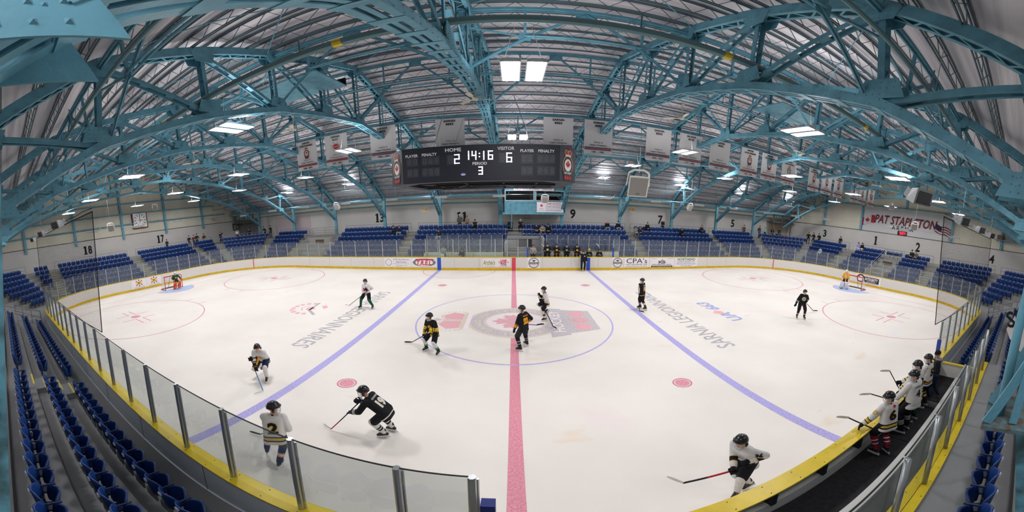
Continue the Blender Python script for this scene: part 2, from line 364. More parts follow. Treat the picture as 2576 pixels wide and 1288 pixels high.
sweep([(0, 0), (0, BH-.03), (.03, BH-.03), (.03, 0)]).build('board_panel', BOARDW, boards)
sweep([(.20, .3), (.20, BH-.03), (.24, BH-.03), (.24, .3)], lambda x, y: y < .5 and .6 < x < 11.1 or y > 23 and (-7.6 < x < -1 or 2.3 < x < 9)).build('back_panel', BACKP, boards)
sweep([(-.012, 0), (-.012, .2), (.0, .22), (.0, 0)]).build('kick_plate', YELK, boards)
sweep([(-.01, BH-.03), (-.01, BH), (.28, BH), (.28, BH-.03)]).build('cap_rail', YEL, boards)
mb = MB()
for i in range(0, 61):   # screws along the near cap rail, both edges
    for o in (.05, .23): mb.sphere((-24+i*.6, -o, BH), .010, n=6, k=4)
mb.build('cap_screws', DARKM, boards)
for i in range(8): MB().box(1.9+i*1.2, 2.0+i*1.2, -.2, -.03, .66, BH-.03).build('cap_bracket', DARKM, boards)
FB = frame((0, W-.004, 0), (1, 0, 0), (0, 0, 1))
def bmark(name, fn, mats, label=None):
    m = MB(); fn(m); return tag(m.build(name, mats, boards), label)
LB = M('board_line_blue', '2450b8', .4); LR = M('board_line_red', 'd64a5a', .4)
for s in (-1, 1):
    bmark('board_line_mark', lambda m: m.box(s*6.32-.16, s*6.32+.16, W-.014, W+.0, 0, BH-.04), LB, 'blue line mark on the far boards')
    bmark('board_line_mark', lambda m: m.add([(s*26.05, 22.46, 0), (s*26.13, 22.41, 0), (s*26.13, 22.41, BH-.04), (s*26.05, 22.46, BH-.04)], [(0, 1, 2, 3)]), LR)
bmark('board_line_mark', lambda m: m.box(-.16, .16, W-.014, W, 0, BH-.04), LR, 'red centre line mark on the far boards')
def seams(m):
    for x in (-19.6, -17.2, -14.8, -12.4, -10.1, -5.0, -2.9, 2.4, 4.8, 7.2, 18.3, 20.7): m.box(x-.008, x+.008, W-.006, W-.002, .22, BH-.04)
for i in range(9): MB().box(-1.9-i*2.4, -1.885-i*2.4, -.246, -.239, .36, BH-.04).build('panel_seam', GREYP, boards)
bmark('panel_seam', seams, M('seam_grey', '9b9894', .7))
ADW = M('advert_white', 'e9e4ea', .45)
ADM = [ADW, RED, BLU, GREEN, INK, GREYP, YELP, NAVY, ORG, M('advert_olive', '8a9a2a', .6), M('advert_purple', '6a4fa3', .6), M('advert_cyan', '2e9ab8', .6)]
def advert(x0, x1, z0, z1, label, fn, fr=None):
    f = fr or FB; m = MB(); mrect(m, f, x0, x1, z0, z1, 0, .004); a = tag(m.build('advert', ADW, boards), label)
    m = MB(); f2 = (f[0]+f[0].cross(V((0, 0, 0)))+(f[1].cross(f[2]))*.007, f[1], f[2]); fn(m, f2, (x0+x1)/2, (z0+z1)/2); m.build('advert_print', ADM, a)
def ad_handy(m, f, u, v):
    mtext(m, 'DM-Handyman', f, u+.35, v+.24, w=1.5, h=.17, mi=4); mtext(m, 'Services', f, u+.35, v+.04, w=.95, h=.16, mi=4)
    mtext(m, 'Improving Your Investment', f, u+.35, v-.13, w=1.5, h=.07, mi=4); mtext(m, '226-964-1172', f, u+.35, v-.29, w=1.0, h=.10, mi=5)
    mring(m, f, u-.85, v, .27, .30, 4, 0, 24)
def ad_trel(m, f, u, v):
    mdisc(m, f, u, v, 1.03, 5, 0, 32, .34); mdisc(m, f, u, v, .78, 0, .001, 32, .42)
    mring(m, f, u, v, .98, 1.03, 5, .001, 32, .34)
    mpoly(m, [(u-.82, v+.2), (u+.8, v+.2), (u+.86, v+.31), (u-.76, v+.31)], f, 1, .002); mtext(m, 'T.R.E.L.', f, u+.02, v-.03, w=1.45, h=.42, mi=1, bold=.03, slant=.2, lift=.003)
    mtext(m, 'LTD', f, u+.85, v+.26, h=.09, mi=1, slant=.2, lift=.003)
def ad_arch(m, f, u, v):
    for a, b, c, d in ((-1.2, 1.2, .38, .40), (-1.2, 1.2, -.40, -.38), (-1.2, -1.18, -.4, .4), (1.18, 1.2, -.4, .4)): mrect(m, f, u+a, u+b, v+c, v+d, 8)
    mtext(m, "Archie's", f, u-.6, v+.03, w=1.0, h=.42, mi=9, bold=.02, slant=.2); mtext(m, 'SURF & TURF', f, u-.55, v-.24, w=.7, h=.07, mi=8)
    mtext(m, 'GROCERIES, DELI, BEER & WINE', f, u-.6, v-.34, w=1.05, h=.04, mi=4)
    mtext(m, 'LOVE', f, u+.6, v+.17, w=.5, h=.2, mi=1, bold=.06); mtext(m, 'BUZZ', f, u+.6, v-.04, w=.5, h=.2, mi=1, bold=.06); mtext(m, 'COFFEE', f, u+.6, v-.22, w=.5, h=.1, mi=2, bold=.03)
    for k, c in ((-.1, 8), (-.04, 11), (.02, 1)):
        for s in (-1, 1): mrect(m, f, *sorted((u+.6+s*.3, u+.6+s*.42)), v+.07+k, v+.10+k, c)
    mtext(m, 'HOME COFFEE MADE HERE', f, u+.6, v-.33, w=.95, h=.04, mi=1)
def ad_iron(m, f, u, v):
    mring(m, f, u, v, .40, .44, 4, 0, 36); mring(m, f, u, v, .35, .37, 4, 0, 36); mrect(m, f, u-.36, u+.36, v-.1, v+.06, 4, .001); mtext(m, 'IRONWORKS', f, u, v-.02, w=.62, h=.09, mi=0, lift=.002, bold=.02)
    mpoly(m, [(u-.16, v+.24), (u+.16, v+.24), (u+.12, v+.18), (u+.04, v+.16), (u+.08, v+.1), (u-.08, v+.1), (u-.03, v+.16), (u-.16, v+.2)], f, 4, .001); mtext(m, 'WELDING', f, u, v-.18, w=.3, h=.05, mi=5)
def ad_cpa(m, f, u, v):
    mtext(m, "CPA's", f, u, v+.16, w=2.0, h=.46, mi=4); mtext(m, 'ON GEORGE, LLP', f, u, v-.19, w=2.05, h=.15, mi=4); mtext(m, 'CHARTERED PROFESSIONAL ACCOUNTANTS', f, u, v-.36, w=2.05, h=.06, mi=4, bold=.01)
def ad_kb(m, f, u, v):
    mtext(m, 'KB', f, u, v+.02, w=.72, h=.28, mi=4, bold=.02)
    for k in range(5): mrect(m, f, u-.13+k*.055, u-.10+k*.055, v-.1, v+.34-abs(k-2)*.06, 5, .001)
    mtext(m, '519.626.2199', f, u-.85, v+.36, w=.55, h=.06, mi=4); mtext(m, 'KBSHORING.CA', f, u+.85, v+.36, w=.55, h=.06, mi=4)
    mtext(m, 'SHORING INC.', f, u, v-.21, w=2.1, h=.12, mi=4, bold=.01); mrect(m, f, u-1.1, u+1.1, v-.44, v-.31, 4); mtext(m, "'WE IN SHORELINE PROTECTION'", f, u, v-.375, w=2.0, h=.08, mi=0, lift=.002)
def ad_north(m, f, u, v):
    mtext(m, 'NORTHEND', f, u, v+.27, w=2.0, h=.24, mi=3, bold=.02); mtext(m, 'LANDSCAPING CO.', f, u, v+.03, w=2.0, h=.15, mi=3)
    mtext(m, 'POOLS-PATIOS-SOD', f, u, v-.17, w=2.1, h=.15, mi=10); mtext(m, '519.402.8583', f, u, v-.36, w=1.15, h=.11, mi=5)
advert(-11.35, -8.85, .26, 1.06, 'handyman service advert', ad_handy); advert(-8.8, -6.5, .26, 1.06, 'red and grey oval advert', ad_trel)
advert(-2.7, -.2, .24, 1.08, 'shop and coffee adverts in a gold frame', ad_arch); advert(1.15, 2.2, .2, 1.09, 'round black anvil badge advert left of the linesman', ad_iron)
advert(8.45, 9.45, .2, 1.09, 'round black anvil badge advert right of the blue line mark', ad_iron); advert(9.6, 11.95, .2, 1.09, 'accountants advert', ad_cpa)
advert(12.05, 14.55, .2, 1.09, 'shoring company advert', ad_kb); advert(14.65, 17.15, .2, 1.09, 'green and purple landscaping advert', ad_north)
FRR = frame((HL-.006, 0, 0), (0, -1, 0), (0, 0, 1)); FLL = frame((-HL+.006, 0, 0), (0, 1, 0), (0, 0, 1))
def ad_int(m, f, u, v):
    mrect(m, f, u-.75, u+1.2, v-.3, v+.3, 4); mrect(m, f, u-.7, u+1.15, v+.235, v+.25, 0, .001); mrect(m, f, u-.7, u+1.15, v-.25, v-.235, 0, .001)
    mpoly(m, [(u-1.35, v+.2), (u-1.1, v+.42), (u-.7, v+.42), (u-.45, v+.2), (u-.5, v-.2), (u-.7, v-.36), (u-1.1, v-.36), (u-1.3, v-.2)], f, 4, .001)
    mpoly(m, [(u-1.22, v+.15), (u-1.05, v+.3), (u-.75, v+.3), (u-.6, v+.15), (u-.65, v-.15), (u-.8, v-.24), (u-1.05, v-.24), (u-1.18, v-.15)], f, 0, .003)
    mtext(m, 'INTEGRITY', f, u+.35, v+.05, w=1.45, h=.28, mi=0, lift=.004, bold=.03); mtext(m, 'INSULATION', f, u+.35, v-.17, w=1.0, h=.09, mi=0, lift=.004)
    mtext(m, 'SPRAY FOAM & INSULATION PROS', f, u, v+.42, w=2.0, h=.06, mi=1); mtext(m, 'CALL FOR A FREE ESTIMATE', f, u, v-.40, w=2.2, h=.07, mi=1)
advert(-13.5, -10.7, .2, 1.09, 'black and white insulation advert behind the right goal', ad_int, FRR)
def ad_splat(m, f, u, v):
    for k in range(4):
        a = PI/4+k*PI/2; c, s = math.cos(a), math.sin(a); mpoly(m, [(u-.06*s, v+.08+.06*c), (u+.06*s, v+.08-.06*c), (u+.5*c+.03*s, v+.08+.36*s-.03*c), (u+.5*c-.03*s, v+.08+.36*s+.03*c)], f, 1, 0)
    for k in range(2): mdisc(m, f, u, v+.08+(k*2-1)*.26, .07, 2, .001)
    mtext(m, 'BEST PRICE', f, u, v+.16, w=.72, h=.13, mi=6, bold=.05, lift=.002); mtext(m, 'SPLASH', f, u, v+.0, w=.68, h=.13, mi=6, bold=.05, lift=.002)
    mtext(m, 'WATERCRAFT & TRAILERS', f, u, v-.30, w=1.2, h=.07, mi=9); mtext(m, 'MARINE SALES & SERVICE', f, u, v-.40, w=1.2, h=.07, mi=9)
advert(9.15, 10.75, .2, 1.08, 'red, yellow and blue burst advert, left one of two', ad_splat, FLL); advert(10.8, 12.4, .2, 1.08, 'red, yellow and blue burst advert nearer the left goal', ad_splat, FLL)

# ---------------------------------------------------------------- glass above the boards
GT = 2.62
nodes = []   # glass post positions by run
def arc(cx, cy_, a0, a1, n): return [(cx+(RC+.14)*math.cos(a0+(a1-a0)*k/n), cy_+(RC+.14)*math.sin(a0+(a1-a0)*k/n)) for k in range(n+1)]
near_l = [(-.42, -.14), (-1.13, -.14), (-2.40, -.14)]+[(-3.64-1.25*k, -.14) for k in range(15)]
cxl = HL-RC
run = near_l+arc(-cxl, RC, -PI/2, -PI, 10)[0 if near_l[-1][0] > -cxl+.6 else 1:]
run += [(-HL-.14, RC+1.35*k) for k in range(1, 6)]+arc(-cxl, W-RC, PI, PI/2, 10)
run += [(-cxl+1.38*k, W+.14) for k in range(1, 10)]
far_x = [-7.5, -6.3, -5.1, -3.95, -2.8, -1.55, -.55, .35, 1.15]
run += [(x, W+.14) for x in far_x if x > -8.6]
run1 = run
run2 = [(8.55, W+.14), (9.55, W+.14), (10.6, W+.14)]+[(10.6+1.33*k, W+.14) for k in range(1, 8)]+arc(cxl, W-RC, PI/2, 0, 10)
run2 += [(HL+.14, W-RC-1.35*k) for k in range(1, 6)]+arc(cxl, RC, 0, -PI/2, 10)+[(cxl-1.27*k, -.14) for k in range(1, 9)]
allp = []
for r in (run1, run2):
    for i, p in enumerate(r):
        allp.append(((V((p[0], p[1], 1.6))-CAM).length, p, r, i))
allp.sort(key=lambda t: t[0]); rank = {(t[1]): i for i, t in enumerate(allp)}
POSTM = M('aluminium_post', 'b9bcbf', .3, .7); EDGEM = M('black_glass_edge', '1d2022', .5)
fp = MB(); fg = MB(); fe = MB()
for r in (run1, run2):
    for i, p in enumerate(r):
        q = (p[0], p[1]); d = V((p[0]-(max(-cxl, min(cxl, p[0]))), p[1]-max(RC, min(W-RC, p[1])), 0)); d = d.normalized() if d.length else V((0, 1, 0))
        near = rank[q] < 95
        m = MB() if near else fp
        m.tube([(p[0], p[1], BH-.02), (p[0], p[1], GT)], .042 if near else .034, 10 if near else 6)
        if near and q[1] < 1:
            m.tube([(p[0]+.045, p[1]+.03, BH), (p[0]+.045, p[1]+.03, GT-.06)], .018, 6); m.build('glass_post', POSTM, boards, smooth=False)
        elif near: m.build('glass_post', POSTM, boards)
        if i+1 < len(r):
            a, b = V((p[0], p[1], 0)), V((r[i+1][0], r[i+1][1], 0)); e = (b-a).normalized()*.03; a += e; b -= e
            top = GT-.0; g = MB() if near else fg
            g.add([a+V((0, 0, BH)), b+V((0, 0, BH)), b+V((0, 0, top)), a+V((0, 0, top))], [(0, 1, 2, 3)])
            if near: g.build('glass_pane', GLASS, boards)
            (fe).beam(a+V((0, 0, top)), b+V((0, 0, top)), .014, .014)
tag(fp.build('glass_post', POSTM, boards), kind='stuff'); tag(fg.build('glass_pane', GLASS, boards), kind='stuff'); fe.build('glass_edge', EDGEM, boards)
mb = MB(); mb.box(-.36, -.22, -.10, .04, 1.5, 2.02); mb.build('post_pad', M('blue_pad', '23307a', .6), boards)
mb = MB()
for x, y in ((1.15, W+.14), (8.55, W+.14), (10.97, -.14)): mb.box(x-.06, x+.06, y-.07, y+.05, BH, 1.95)
mb.build('post_pad', M('blue_pad2', '2a49a8', .6), boards)

# ---------------------------------------------------------------- stands: stepped concrete around the rink
DK = lambda k: 1.09+.82*k
ZK = lambda k: .38+.4*k
loops = [(None, .3)]+[]
prof = [(.28, .3, True), (.45, .3, False)]
def loop3(d, z, on_rink=False):
    return [(p[0], p[1], z) for p in (rink_path(d, CN) if on_rink else ring(d))]
seq = [loop3(.26, .36, True), loop3(.6, .36)]
zz = .36
for k in range(0, 7):
    d0 = DK(k)-.50
    if k > 0: seq.append(loop3(d0, zz)); zz = ZK(k); seq.append(loop3(d0, zz))
seq.append(loop3(DK(6)+.34, zz)); 
seq.append(loop3(10.5, zz))
mb = MB(); n = len(seq[0])
for l in seq: mb.v += [V(p) for p in l]
for i in range(len(seq)-1):
    for k in range(n):
        mb.f.append((i*n+k, i*n+(k+1) % n, (i+1)*n+(k+1) % n, (i+1)*n+k)); mb.m.append(0)
stand = mb.struct('floor', CONC); tag(stand, 'grey concrete steps of the seating stands')
YST = M('yellow_step_nosing', 'd8c95a', .6)

# ---------------------------------------------------------------- walls
BLOCK = M('painted_block_wall', 'c2c0bc', .75, noise=(.6, .06))
def brick(m):
    nt = m.node_tree; b = nt.nodes['Principled BSDF']; tc = nt.nodes.new('ShaderNodeTexCoord'); mp = nt.nodes.new('ShaderNodeMapping'); br = nt.nodes.new('ShaderNodeTexBrick')
    nt.links.new(tc.outputs['Object'], mp.inputs[0]); return br
TARP = M('cream_tarp', 'cdc9b8', .7, spec=.2, bump=(1.2, .9, (2.6, 2.6, .25)), noise=(.5, .08, (1.5, 1.5, .3)))
LINER = M('white_wall_liner', 'c2c2c2', .6, bump=(.8, .3, (1, 1, .3)))
ZB = 5.62
def wallpoly(y0, y1, zlo, zhi_off=0.0):
    ys = [y0]+[y for y in sorted({YC+s*d for d, _ in _half for s in (-1, 1)}) if y0 < y < y1]+[y1]
    return ys
for s, nm in ((-1, 'left'), (1, 'right')):
    mb = MB(); x = s*XW; x2 = s*(XW+.3)
    mb.box(min(x, x2), max(x, x2), YN, YB+.3, 0, ZB, 0)
    ys = wallpoly(YN, YB+.3, ZB)
    for a, b in zip(ys, ys[1:]):
        for xx in (x+s*.02,):
            mid = (a+b)/2; liner = s > 0 and 6.4 < mid < 18.9
            if liner: mb.add([(xx, a, ZB), (xx, b, ZB), (xx, b, 8.75), (xx, a, 8.75)], [(0, 1, 2, 3)], 2); mb.add([(xx, a, 8.75), (xx, b, 8.75), (xx, b, topz(b)+1.2), (xx, a, topz(a)+1.2)], [(0, 1, 2, 3)], 1)
            else: mb.add([(xx, a, ZB), (xx, b, ZB), (xx, b, topz(b)+1.2), (xx, a, topz(a)+1.2)], [(0, 1, 2, 3)], 1)
    mb.struct('wall_'+nm, [BLOCK, TARP, LINER])
    mb = MB(); mb.box(min(x, x-s*.04), max(x, x-s*.04), YN, YB, ZB-.03, ZB+.03); mb.struct('trim_%d' % (1 if s < 0 else 2), DARKM)
mb = MB(); mb.box(-XW, XW, YB, YB+.3, 0, ZB, 0); mb.add([(-XW, YB+.02, ZB), (XW, YB+.02, ZB), (XW, YB+.02, 8), (-XW, YB+.02, 8)], [(0, 1, 2, 3)], 1); mb.struct('wall_far', [BLOCK, M('cream_liner', 'c4c1b6', .7, bump=(.5, .3))])
mb = MB(); mb.box(-XW, XW, YN-.3, YN, 0, 8); mb.struct('wall_near', BLOCK)
# ---------------------------------------------------------------- roof sheet
def roofmat():
    m = M('roof_insulation_blanket', 'dcd9dd', .42, spec=.6, bump=(.9, .55, (.16, 3.2, 1)), noise=(1.1, .35, (.12, 3.0, 1)), ncol='9a98a2')  # darker streaks in the colour paint the shading of the blanket folds
    return m
ROOF = roofmat()
JY = [-6.3+1.04*k for k in range(37)]
mb = MB(); nx = 46; xs = [-XW+2*XW*i/nx for i in range(nx+1)]; ysr = []
for a, b in zip(JY, JY[1:]): ysr += [a, a+.26, a+.52, a+.78]
ysr.append(JY[-1]+.1)
def sag(y):
    t = ((y-JY[0]) % 1.04)/1.04; return -.10*math.sin(PI*t)
vs = [(x, y, topz(y)+.62+sag(y)+RND.uniform(-.012, .012)) for y in ysr for x in xs]; m_ = nx+1
mb.add(vs, [(i*m_+k, i*m_+k+1, (i+1)*m_+k+1, (i+1)*m_+k) for i in range(len(ysr)-1) for k in range(nx)])
mb.struct('ceiling', ROOF, smooth=True)
# ---------------------------------------------------------------- roof joists (open web, running the length of the hall)
def joist_mesh():
    m = MB(); L = XW-.2
    for z in (0, .42):
        for o in (-.03, .03): m.beam((-L, o, z), (L, o, z), .025, .045)
    n = 168; st = 2*L/n
    for i in range(n):
        a = -L+i*st; m.beam((a, 0, 0 if i % 2 else .42), (a+st, 0, .42 if i % 2 else 0), .016, .016)
    return m
JM = M('joist_steel', '566b74', .55)
j0 = None; jn = 0
for i, y in enumerate(JY):
    if y < -4.5: continue
    jn += 1
    z = topz(y)+.12; lab = 'slim open-web roof joist, %s counted from the near wall' % ordw(jn)
    if j0 is None: j0 = joist_mesh().solo('roof_joist', JM, lab, 'roof joist', 'roof joists under the ceiling blanket'); j0.location = (0, y, z)
    else: dup(j0, (0, y, z), label=lab)
# ---------------------------------------------------------------- trusses
ND = [0, 3.1, 6.2, 9.2, 12.25]
def rivets(m, pts, r=.014):
    for p in pts:
        m.add([(p[0]-r, p[1]-r, p[2]), (p[0]+r, p[1]-r, p[2]), (p[0]+r, p[1]+r, p[2]), (p[0]-r, p[1]+r, p[2]), (p[0], p[1], p[2]-r)], [(0, 1, 4), (1, 2, 4), (2, 3, 4), (3, 0, 4)])
def make_truss():
    t = thing('roof_truss', 'x', 'roof truss', (0, YC, 0)); S = lambda tab: [(-d, z) for d, z in tab[::-1]]+[(d, z) for d, z in tab[1:]]
    T = S(_half[:-1]); B = S(_bot)
    def chord(P, name, h, w, lace, batten):
        m = MB()
        for (a, za), (b, zb) in zip(P, P[1:]):
            p, q = V((0, a, za)), V((0, b, zb)); d = (q-p).normalized(); u = V((1, 0, 0)).cross(d); u = u if u.z > 0 else -u; L = (q-p).length
            for s in (-1, 1):
                o = V((s*w/2, 0, 0)); m.beam(p+o, q+o, .03, h, up=u); 
                for k in (-1, 1): m.beam(p+o*.82+u*(k*h/2), q+o*.82+u*(k*h/2), .10, .018, up=u)
            if name == 'top_chord': m.beam(p+u*h/2, q+u*h/2, w+.05, .015, up=u)
            if lace:
                n = max(2, int(L/.32))
                for i in range(n):
                    s = 1 if i % 2 else -1; m.beam(p+d*(L*i/n)+V((s*w*.42, 0, 0))-u*h/2, p+d*(L*(i+1)/n)-V((s*w*.42, 0, 0))-u*h/2, .045, .012, up=u)
            if batten:
                n = max(2, int(L/.75))
                for i in range(n+1): m.beam(p+d*(L*i/n-.11)-u*(h/2+.012), p+d*(L*i/n+.11)-u*(h/2+.012), w+.06, .012, up=u)
                m.beam(p-u*(h/2), q-u*(h/2), .07, .012, up=u)
        return m.build(name, TEAL, t)
    chord(T, 'top_chord', .26, .34, True, False); chord(B, 'bottom_chord', .17, .36, False, True)
    def web(p, q, w, name, lace=False):
        m = MB(); p, q = V(p), V(q); d = (q-p).normalized(); L = (q-p).length; p = p+d*.12; q = q-d*.12; L -= .24; u = V((1, 0, 0)).cross(d).normalized()
        for s in (-1, 1):
            o = V((s*w/2, 0, 0)); m.beam(p+o, q+o, .02, .12, up=u); m.beam(p+o*.8+u*.06, q+o*.8+u*.06, .06, .014, up=u)
        n = max(2, int(L/(.2 if lace else .7)))
        for i in range(n):
            s = 1 if i % 2 else -1
            if lace: m.beam(p+d*(L*i/n)+V((s*w*.45, 0, 0)), p+d*(L*(i+1)/n)-V((s*w*.45, 0, 0)), .035, .01, up=u)
            else: m.beam(p+d*(L*(i+.35)/n), p+d*(L*(i+.65)/n), w, .01, up=u)
        m.build(name, TEAL, t)
    tz = lambda d: interp(_half, d); bz = lambda d: interp(_bot, d)
    for s in (-1, 1):
        for i, d in enumerate(ND):
            if d == 0 and s > 0: continue
            web((0, s*d, tz(d)-.1), (0, s*(d+(.3 if d > 12 else 0)), bz(d+(.3 if d > 12 else 0))+.05), .2, 'web_post', True)
        for a, b in ((12.25, 9.2), (9.2, 6.2), (6.2, 3.1), (3.1, 0)): web((0, s*a, tz(a)-.1), (0, s*b, bz(b)+.05), .22, 'web_diagonal')
        web((0, s*12.55, bz(12.55)), (0, s*15.25, tz(15.25)-.1), .24, 'web_diagonal'); web((0, s*15.0, bz(15)), (0, s*15.25, tz(15.25)-.1), .18, 'web_post')
    for s in (-1, 1):
        for d in ND+[15.1]:
            if d == 0 and s > 0: continue
            m = MB()
            zt, zb = tz(d), bz(d+(.3 if d > 12 else 0)); yb = s*(d+(.3 if 12 < d < 13 else 0))
            for k in (-1, 1):
                x0, x1 = sorted((k*.185, k*.20)); 
                m.prism([(s*d-.42, zt-.08), (s*d+.42, zt-.08), (s*d+.28, zt-.46), (s*d-.28, zt-.46)], x0, x1, 'x'); m.prism([(yb-.45, zb+.08), (yb+.45, zb+.08), (yb+.3, zb+.48), (yb-.3, zb+.48)], x0, x1, 'x')
                for a in range(5):
                    for c in range(3):
                        for yy, z0 in ((s*d, zt-.16), (yb, zb+.16)):
                            y_ = yy-.24+a*.12; z_ = z0+(-c if z0 > zb+.3 else c)*.12
                            m.add([(k*.2, y_-.016, z_-.016), (k*.2, y_+.016, z_-.016), (k*.2, y_+.016, z_+.016), (k*.2, y_-.016, z_+.016), (k*.218, y_, z_)], [(0, 1, 4), (1, 2, 4), (2, 3, 4), (3, 0, 4)])
            m.build('gusset_plate', TEAL, t)
    m = MB()
    for P, h in ((T, .13), (B, .085)):
        for (a, za), (b, zb) in zip(P, P[1:]):
            n = int(math.hypot(b-a, zb-za)/.3)
            for i in range(n):
                f = (i+.5)/n; y_, z_ = a+(b-a)*f, za+(zb-za)*f
                for k in (-1, 1):
                    for e in (-1, 1):
                        zz_ = z_+e*h*.72; X = k*(.187 if h > .1 else .197)
                        m.add([(X, y_-.014, zz_-.014), (X, y_+.014, zz_-.014), (X, y_+.014, zz_+.014), (X, y_-.014, zz_+.014), (X+k*.016, y_, zz_)], [(0, 1, 4), (1, 2, 4), (2, 3, 4), (3, 0, 4)])
    m.build('rivets', TEAL, t)
    return t
def side(i):   # which truss, counted from the one over centre ice
    if i == 0: return 'teal lattice roof truss crossing over the centre line above the scoreboard'
    return 'teal lattice roof truss, %s to the %s of the scoreboard' % (ordw(abs(i)), 'left' if i < 0 else 'right')
tr0 = make_truss(); tr0['group'] = 'roof trusses'
for n_, i in enumerate(range(-5, 7)):
    o = tr0 if n_ == 0 else dup(tr0); o.location = (TX0+TS*i, YC, 0); o['label'] = side(i)
# ---------------------------------------------------------------- columns, eave beam, struts and sway braces
def make_col():
    t = thing('steel_column', 'x', 'column', (0, 0, 0), group='far side steel columns')
    m = MB(); m.box(-.15, .15, -.11, -.08, 0, 4.0); m.box(-.15, .15, .08, .11, 0, 4.0); m.box(-.02, .02, -.08, .08, 0, 4.0); m.build('shaft', TEAL, t)
    m = MB(); m.box(-.2, .2, -.16, .16, 0, .02); m.build('base_plate', TEAL, t)
    m = MB(); m.beam((-.15, 0, 3.45), (-.55, 0, 3.85), .06, .08); m.beam((.15, 0, 3.45), (.55, 0, 3.85), .06, .08); m.build('knee_brace', TEAL, t)
    return t
c0 = make_col()
for n_, i in enumerate(range(-5, 6)):
    o = c0 if n_ == 0 else dup(c0); o.location = (TX0+TS*i, 30.2, 2.6)
    o['label'] = ('teal steel column under the left edge of the press box' if i == 0 else 'teal steel column under the right edge of the press box' if i == 1 else 'teal steel column on the far stand, %s left of the press box' % ordw(-i) if i < 0 else 'teal steel column on the far stand, %s right of the press box' % ordw(i-1))
m = MB(); m.box(-XW, XW, 30.14, 30.26, 6.38, 6.64); m.box(-XW, XW, 30.05, 30.35, 6.36, 6.38); m.box(-XW, XW, 30.05, 30.35, 6.64, 6.66); m.solo('eave_beam', TEAL, 'long teal eave beam resting on the far columns', 'beam')
m = MB(); m.tube([(-XW, 31.6, 5.78), (XW, 31.6, 5.78)], .06, 8); m.solo('wall_pipe', TEAL, 'teal pipe running along the far wall above the block work', 'pipe')
def make_sway(y):
    t = thing('sway_brace', 'x', 'roof bracing', (0, y, 0)); zt, zb = topz(y)-.15, botz(y)+.1; h = TS/2; zm = (zt+zb)/2
    m = MB(); m.beam((-h, 0, zt), (h, 0, zt), .13, .10); m.beam((-h, 0, zt-.05), (h, 0, zt-.05), .02, .12); m.build('strut', TEAL, t)
    for s in (-1, 1):
        m = MB(); m.beam((0, 0, zt-.1), (s*(h-.1), 0, zb), .02, .10); m.beam((0, 0, zt-.1), (s*(h-.1), 0, zb), .09, .02); m.build('diagonal', TEAL, t)
        m = MB(); m.beam((s*h/2, 0, zt-.05), (s*h/2, 0, zm), .07, .07, up=(0, 1, 0)); m.build('hanger', TEAL, t)
        m = MB(); m.beam((s*h/2, .04, zm), (s*h, .04, (zm+zt)/2-.1 if zt-zb > 1.5 else zm), .05, .05); m.build('side_strut', TEAL, t)
    for k in (-.05, .05): m = MB(); m.tube([(-h/2, k, zm), (h/2, k, zm)], .03, 6); m.build('middle_strut', TEAL, t)
    m = MB(); m.box(-.28, .28, -.012, .012, zt-.32, zt-.02)
    for s in (-1, 1): m.box(s*h/2-.15, s*h/2+.15, -.012, .012, zm-.14, zm+.14)
    m.build('gusset_plate', TEAL, t); return t
ylab = ['nearest the camera', 'on the second line', 'under the roof ridge', 'on the fourth line', 'nearest the far stand']
for q, y in enumerate((.35, 6.4, 12.6, 18.8, 24.85)):
    s0 = make_sway(y); s0['group'] = 'sway braces between the trusses'
    for n_, i in enumerate(range(-6, 7)):
        o = s0 if n_ == 0 else dup(s0); o.location = (TX0+TS*(i+.5), y, 0)
        if i == -6: o.location.x = TX0+TS*(i+.5)
        o['label'] = 'teal V-shaped roof brace %s, %s bay %s centre' % (ylab[q], ordw(i+1 if i >= 0 else -i), 'right of' if i >= 0 else 'left of')
# tie pipes and sprinkler mains along the hall
def pipe(y, z, r, lab, mat=TEAL, name='roof_pipe', x0=-XW, x1=XW):
    m = MB(); m.tube([(x0, y, z), (x1, y, z)], r, 8); 
    for k in range(int((x1-x0)/3.1)): m.box(x0+k*3.1, x0+k*3.1+.03, y-.01, y+.01, z, z+.5)
    return m.solo(name, mat, lab, 'pipe')
PIPE = M('pipe_grey_green', '5d7f86', .5)
pipe(3.3, 9.2, .09, 'thick grey-green pipe with yellow bands above the near side', PIPE)
pipe(9.5, 10.6, .05, 'teal tie pipe under the roof, between near side and ridge'); pipe(15.7, 10.6, .05, 'teal tie pipe under the roof just behind the banners'); pipe(21.9, 9.7, .05, 'teal tie pipe under the roof above the far side')
pipe(-.6, 8.1, .035, 'thin sprinkler pipe above the near boards', PIPE); pipe(27.0, 7.6, .035, 'thin sprinkler pipe above the far stand', PIPE)
m = MB()
for x in (-9.5, -3.2, 4.0, 9.8): m.tube([(x-.1, 3.3, 9.2), (x+.1, 3.3, 9.2)], .093, 10)
o = m.build('yellow_band', YEL, [q for q in COL.objects if q.name == 'roof_pipe'][0])
# thin rod bracing in the roof plane
rod0 = None
for i in range(-5, 6):
    for q, (ya, yb) in enumerate(((.35, 6.4), (6.4, 12.6), (12.6, 18.8), (18.8, 24.85))):
        m = MB(); xa, xb = TX0+TS*i, TX0+TS*(i+1)
        ya += .3; yb -= .3; xa += .2; xb -= .2; m.tube([(xa, ya, topz(ya)-.02), (xb, yb, topz(yb)-.02)], .016, 5); m.tube([(xb, ya, topz(ya)-.06), (xa, yb, topz(yb)-.06)], .016, 5); ya -= .3; yb += .3
        m.solo('rod_brace', TEAL, 'crossed thin rods under the roof, %s bay %s centre, %s panel from the camera' % (ordw(i+1 if i >= 0 else -i), 'right of' if i >= 0 else 'left of', ordw(q+1)), 'roof bracing', 'crossed roof rods')
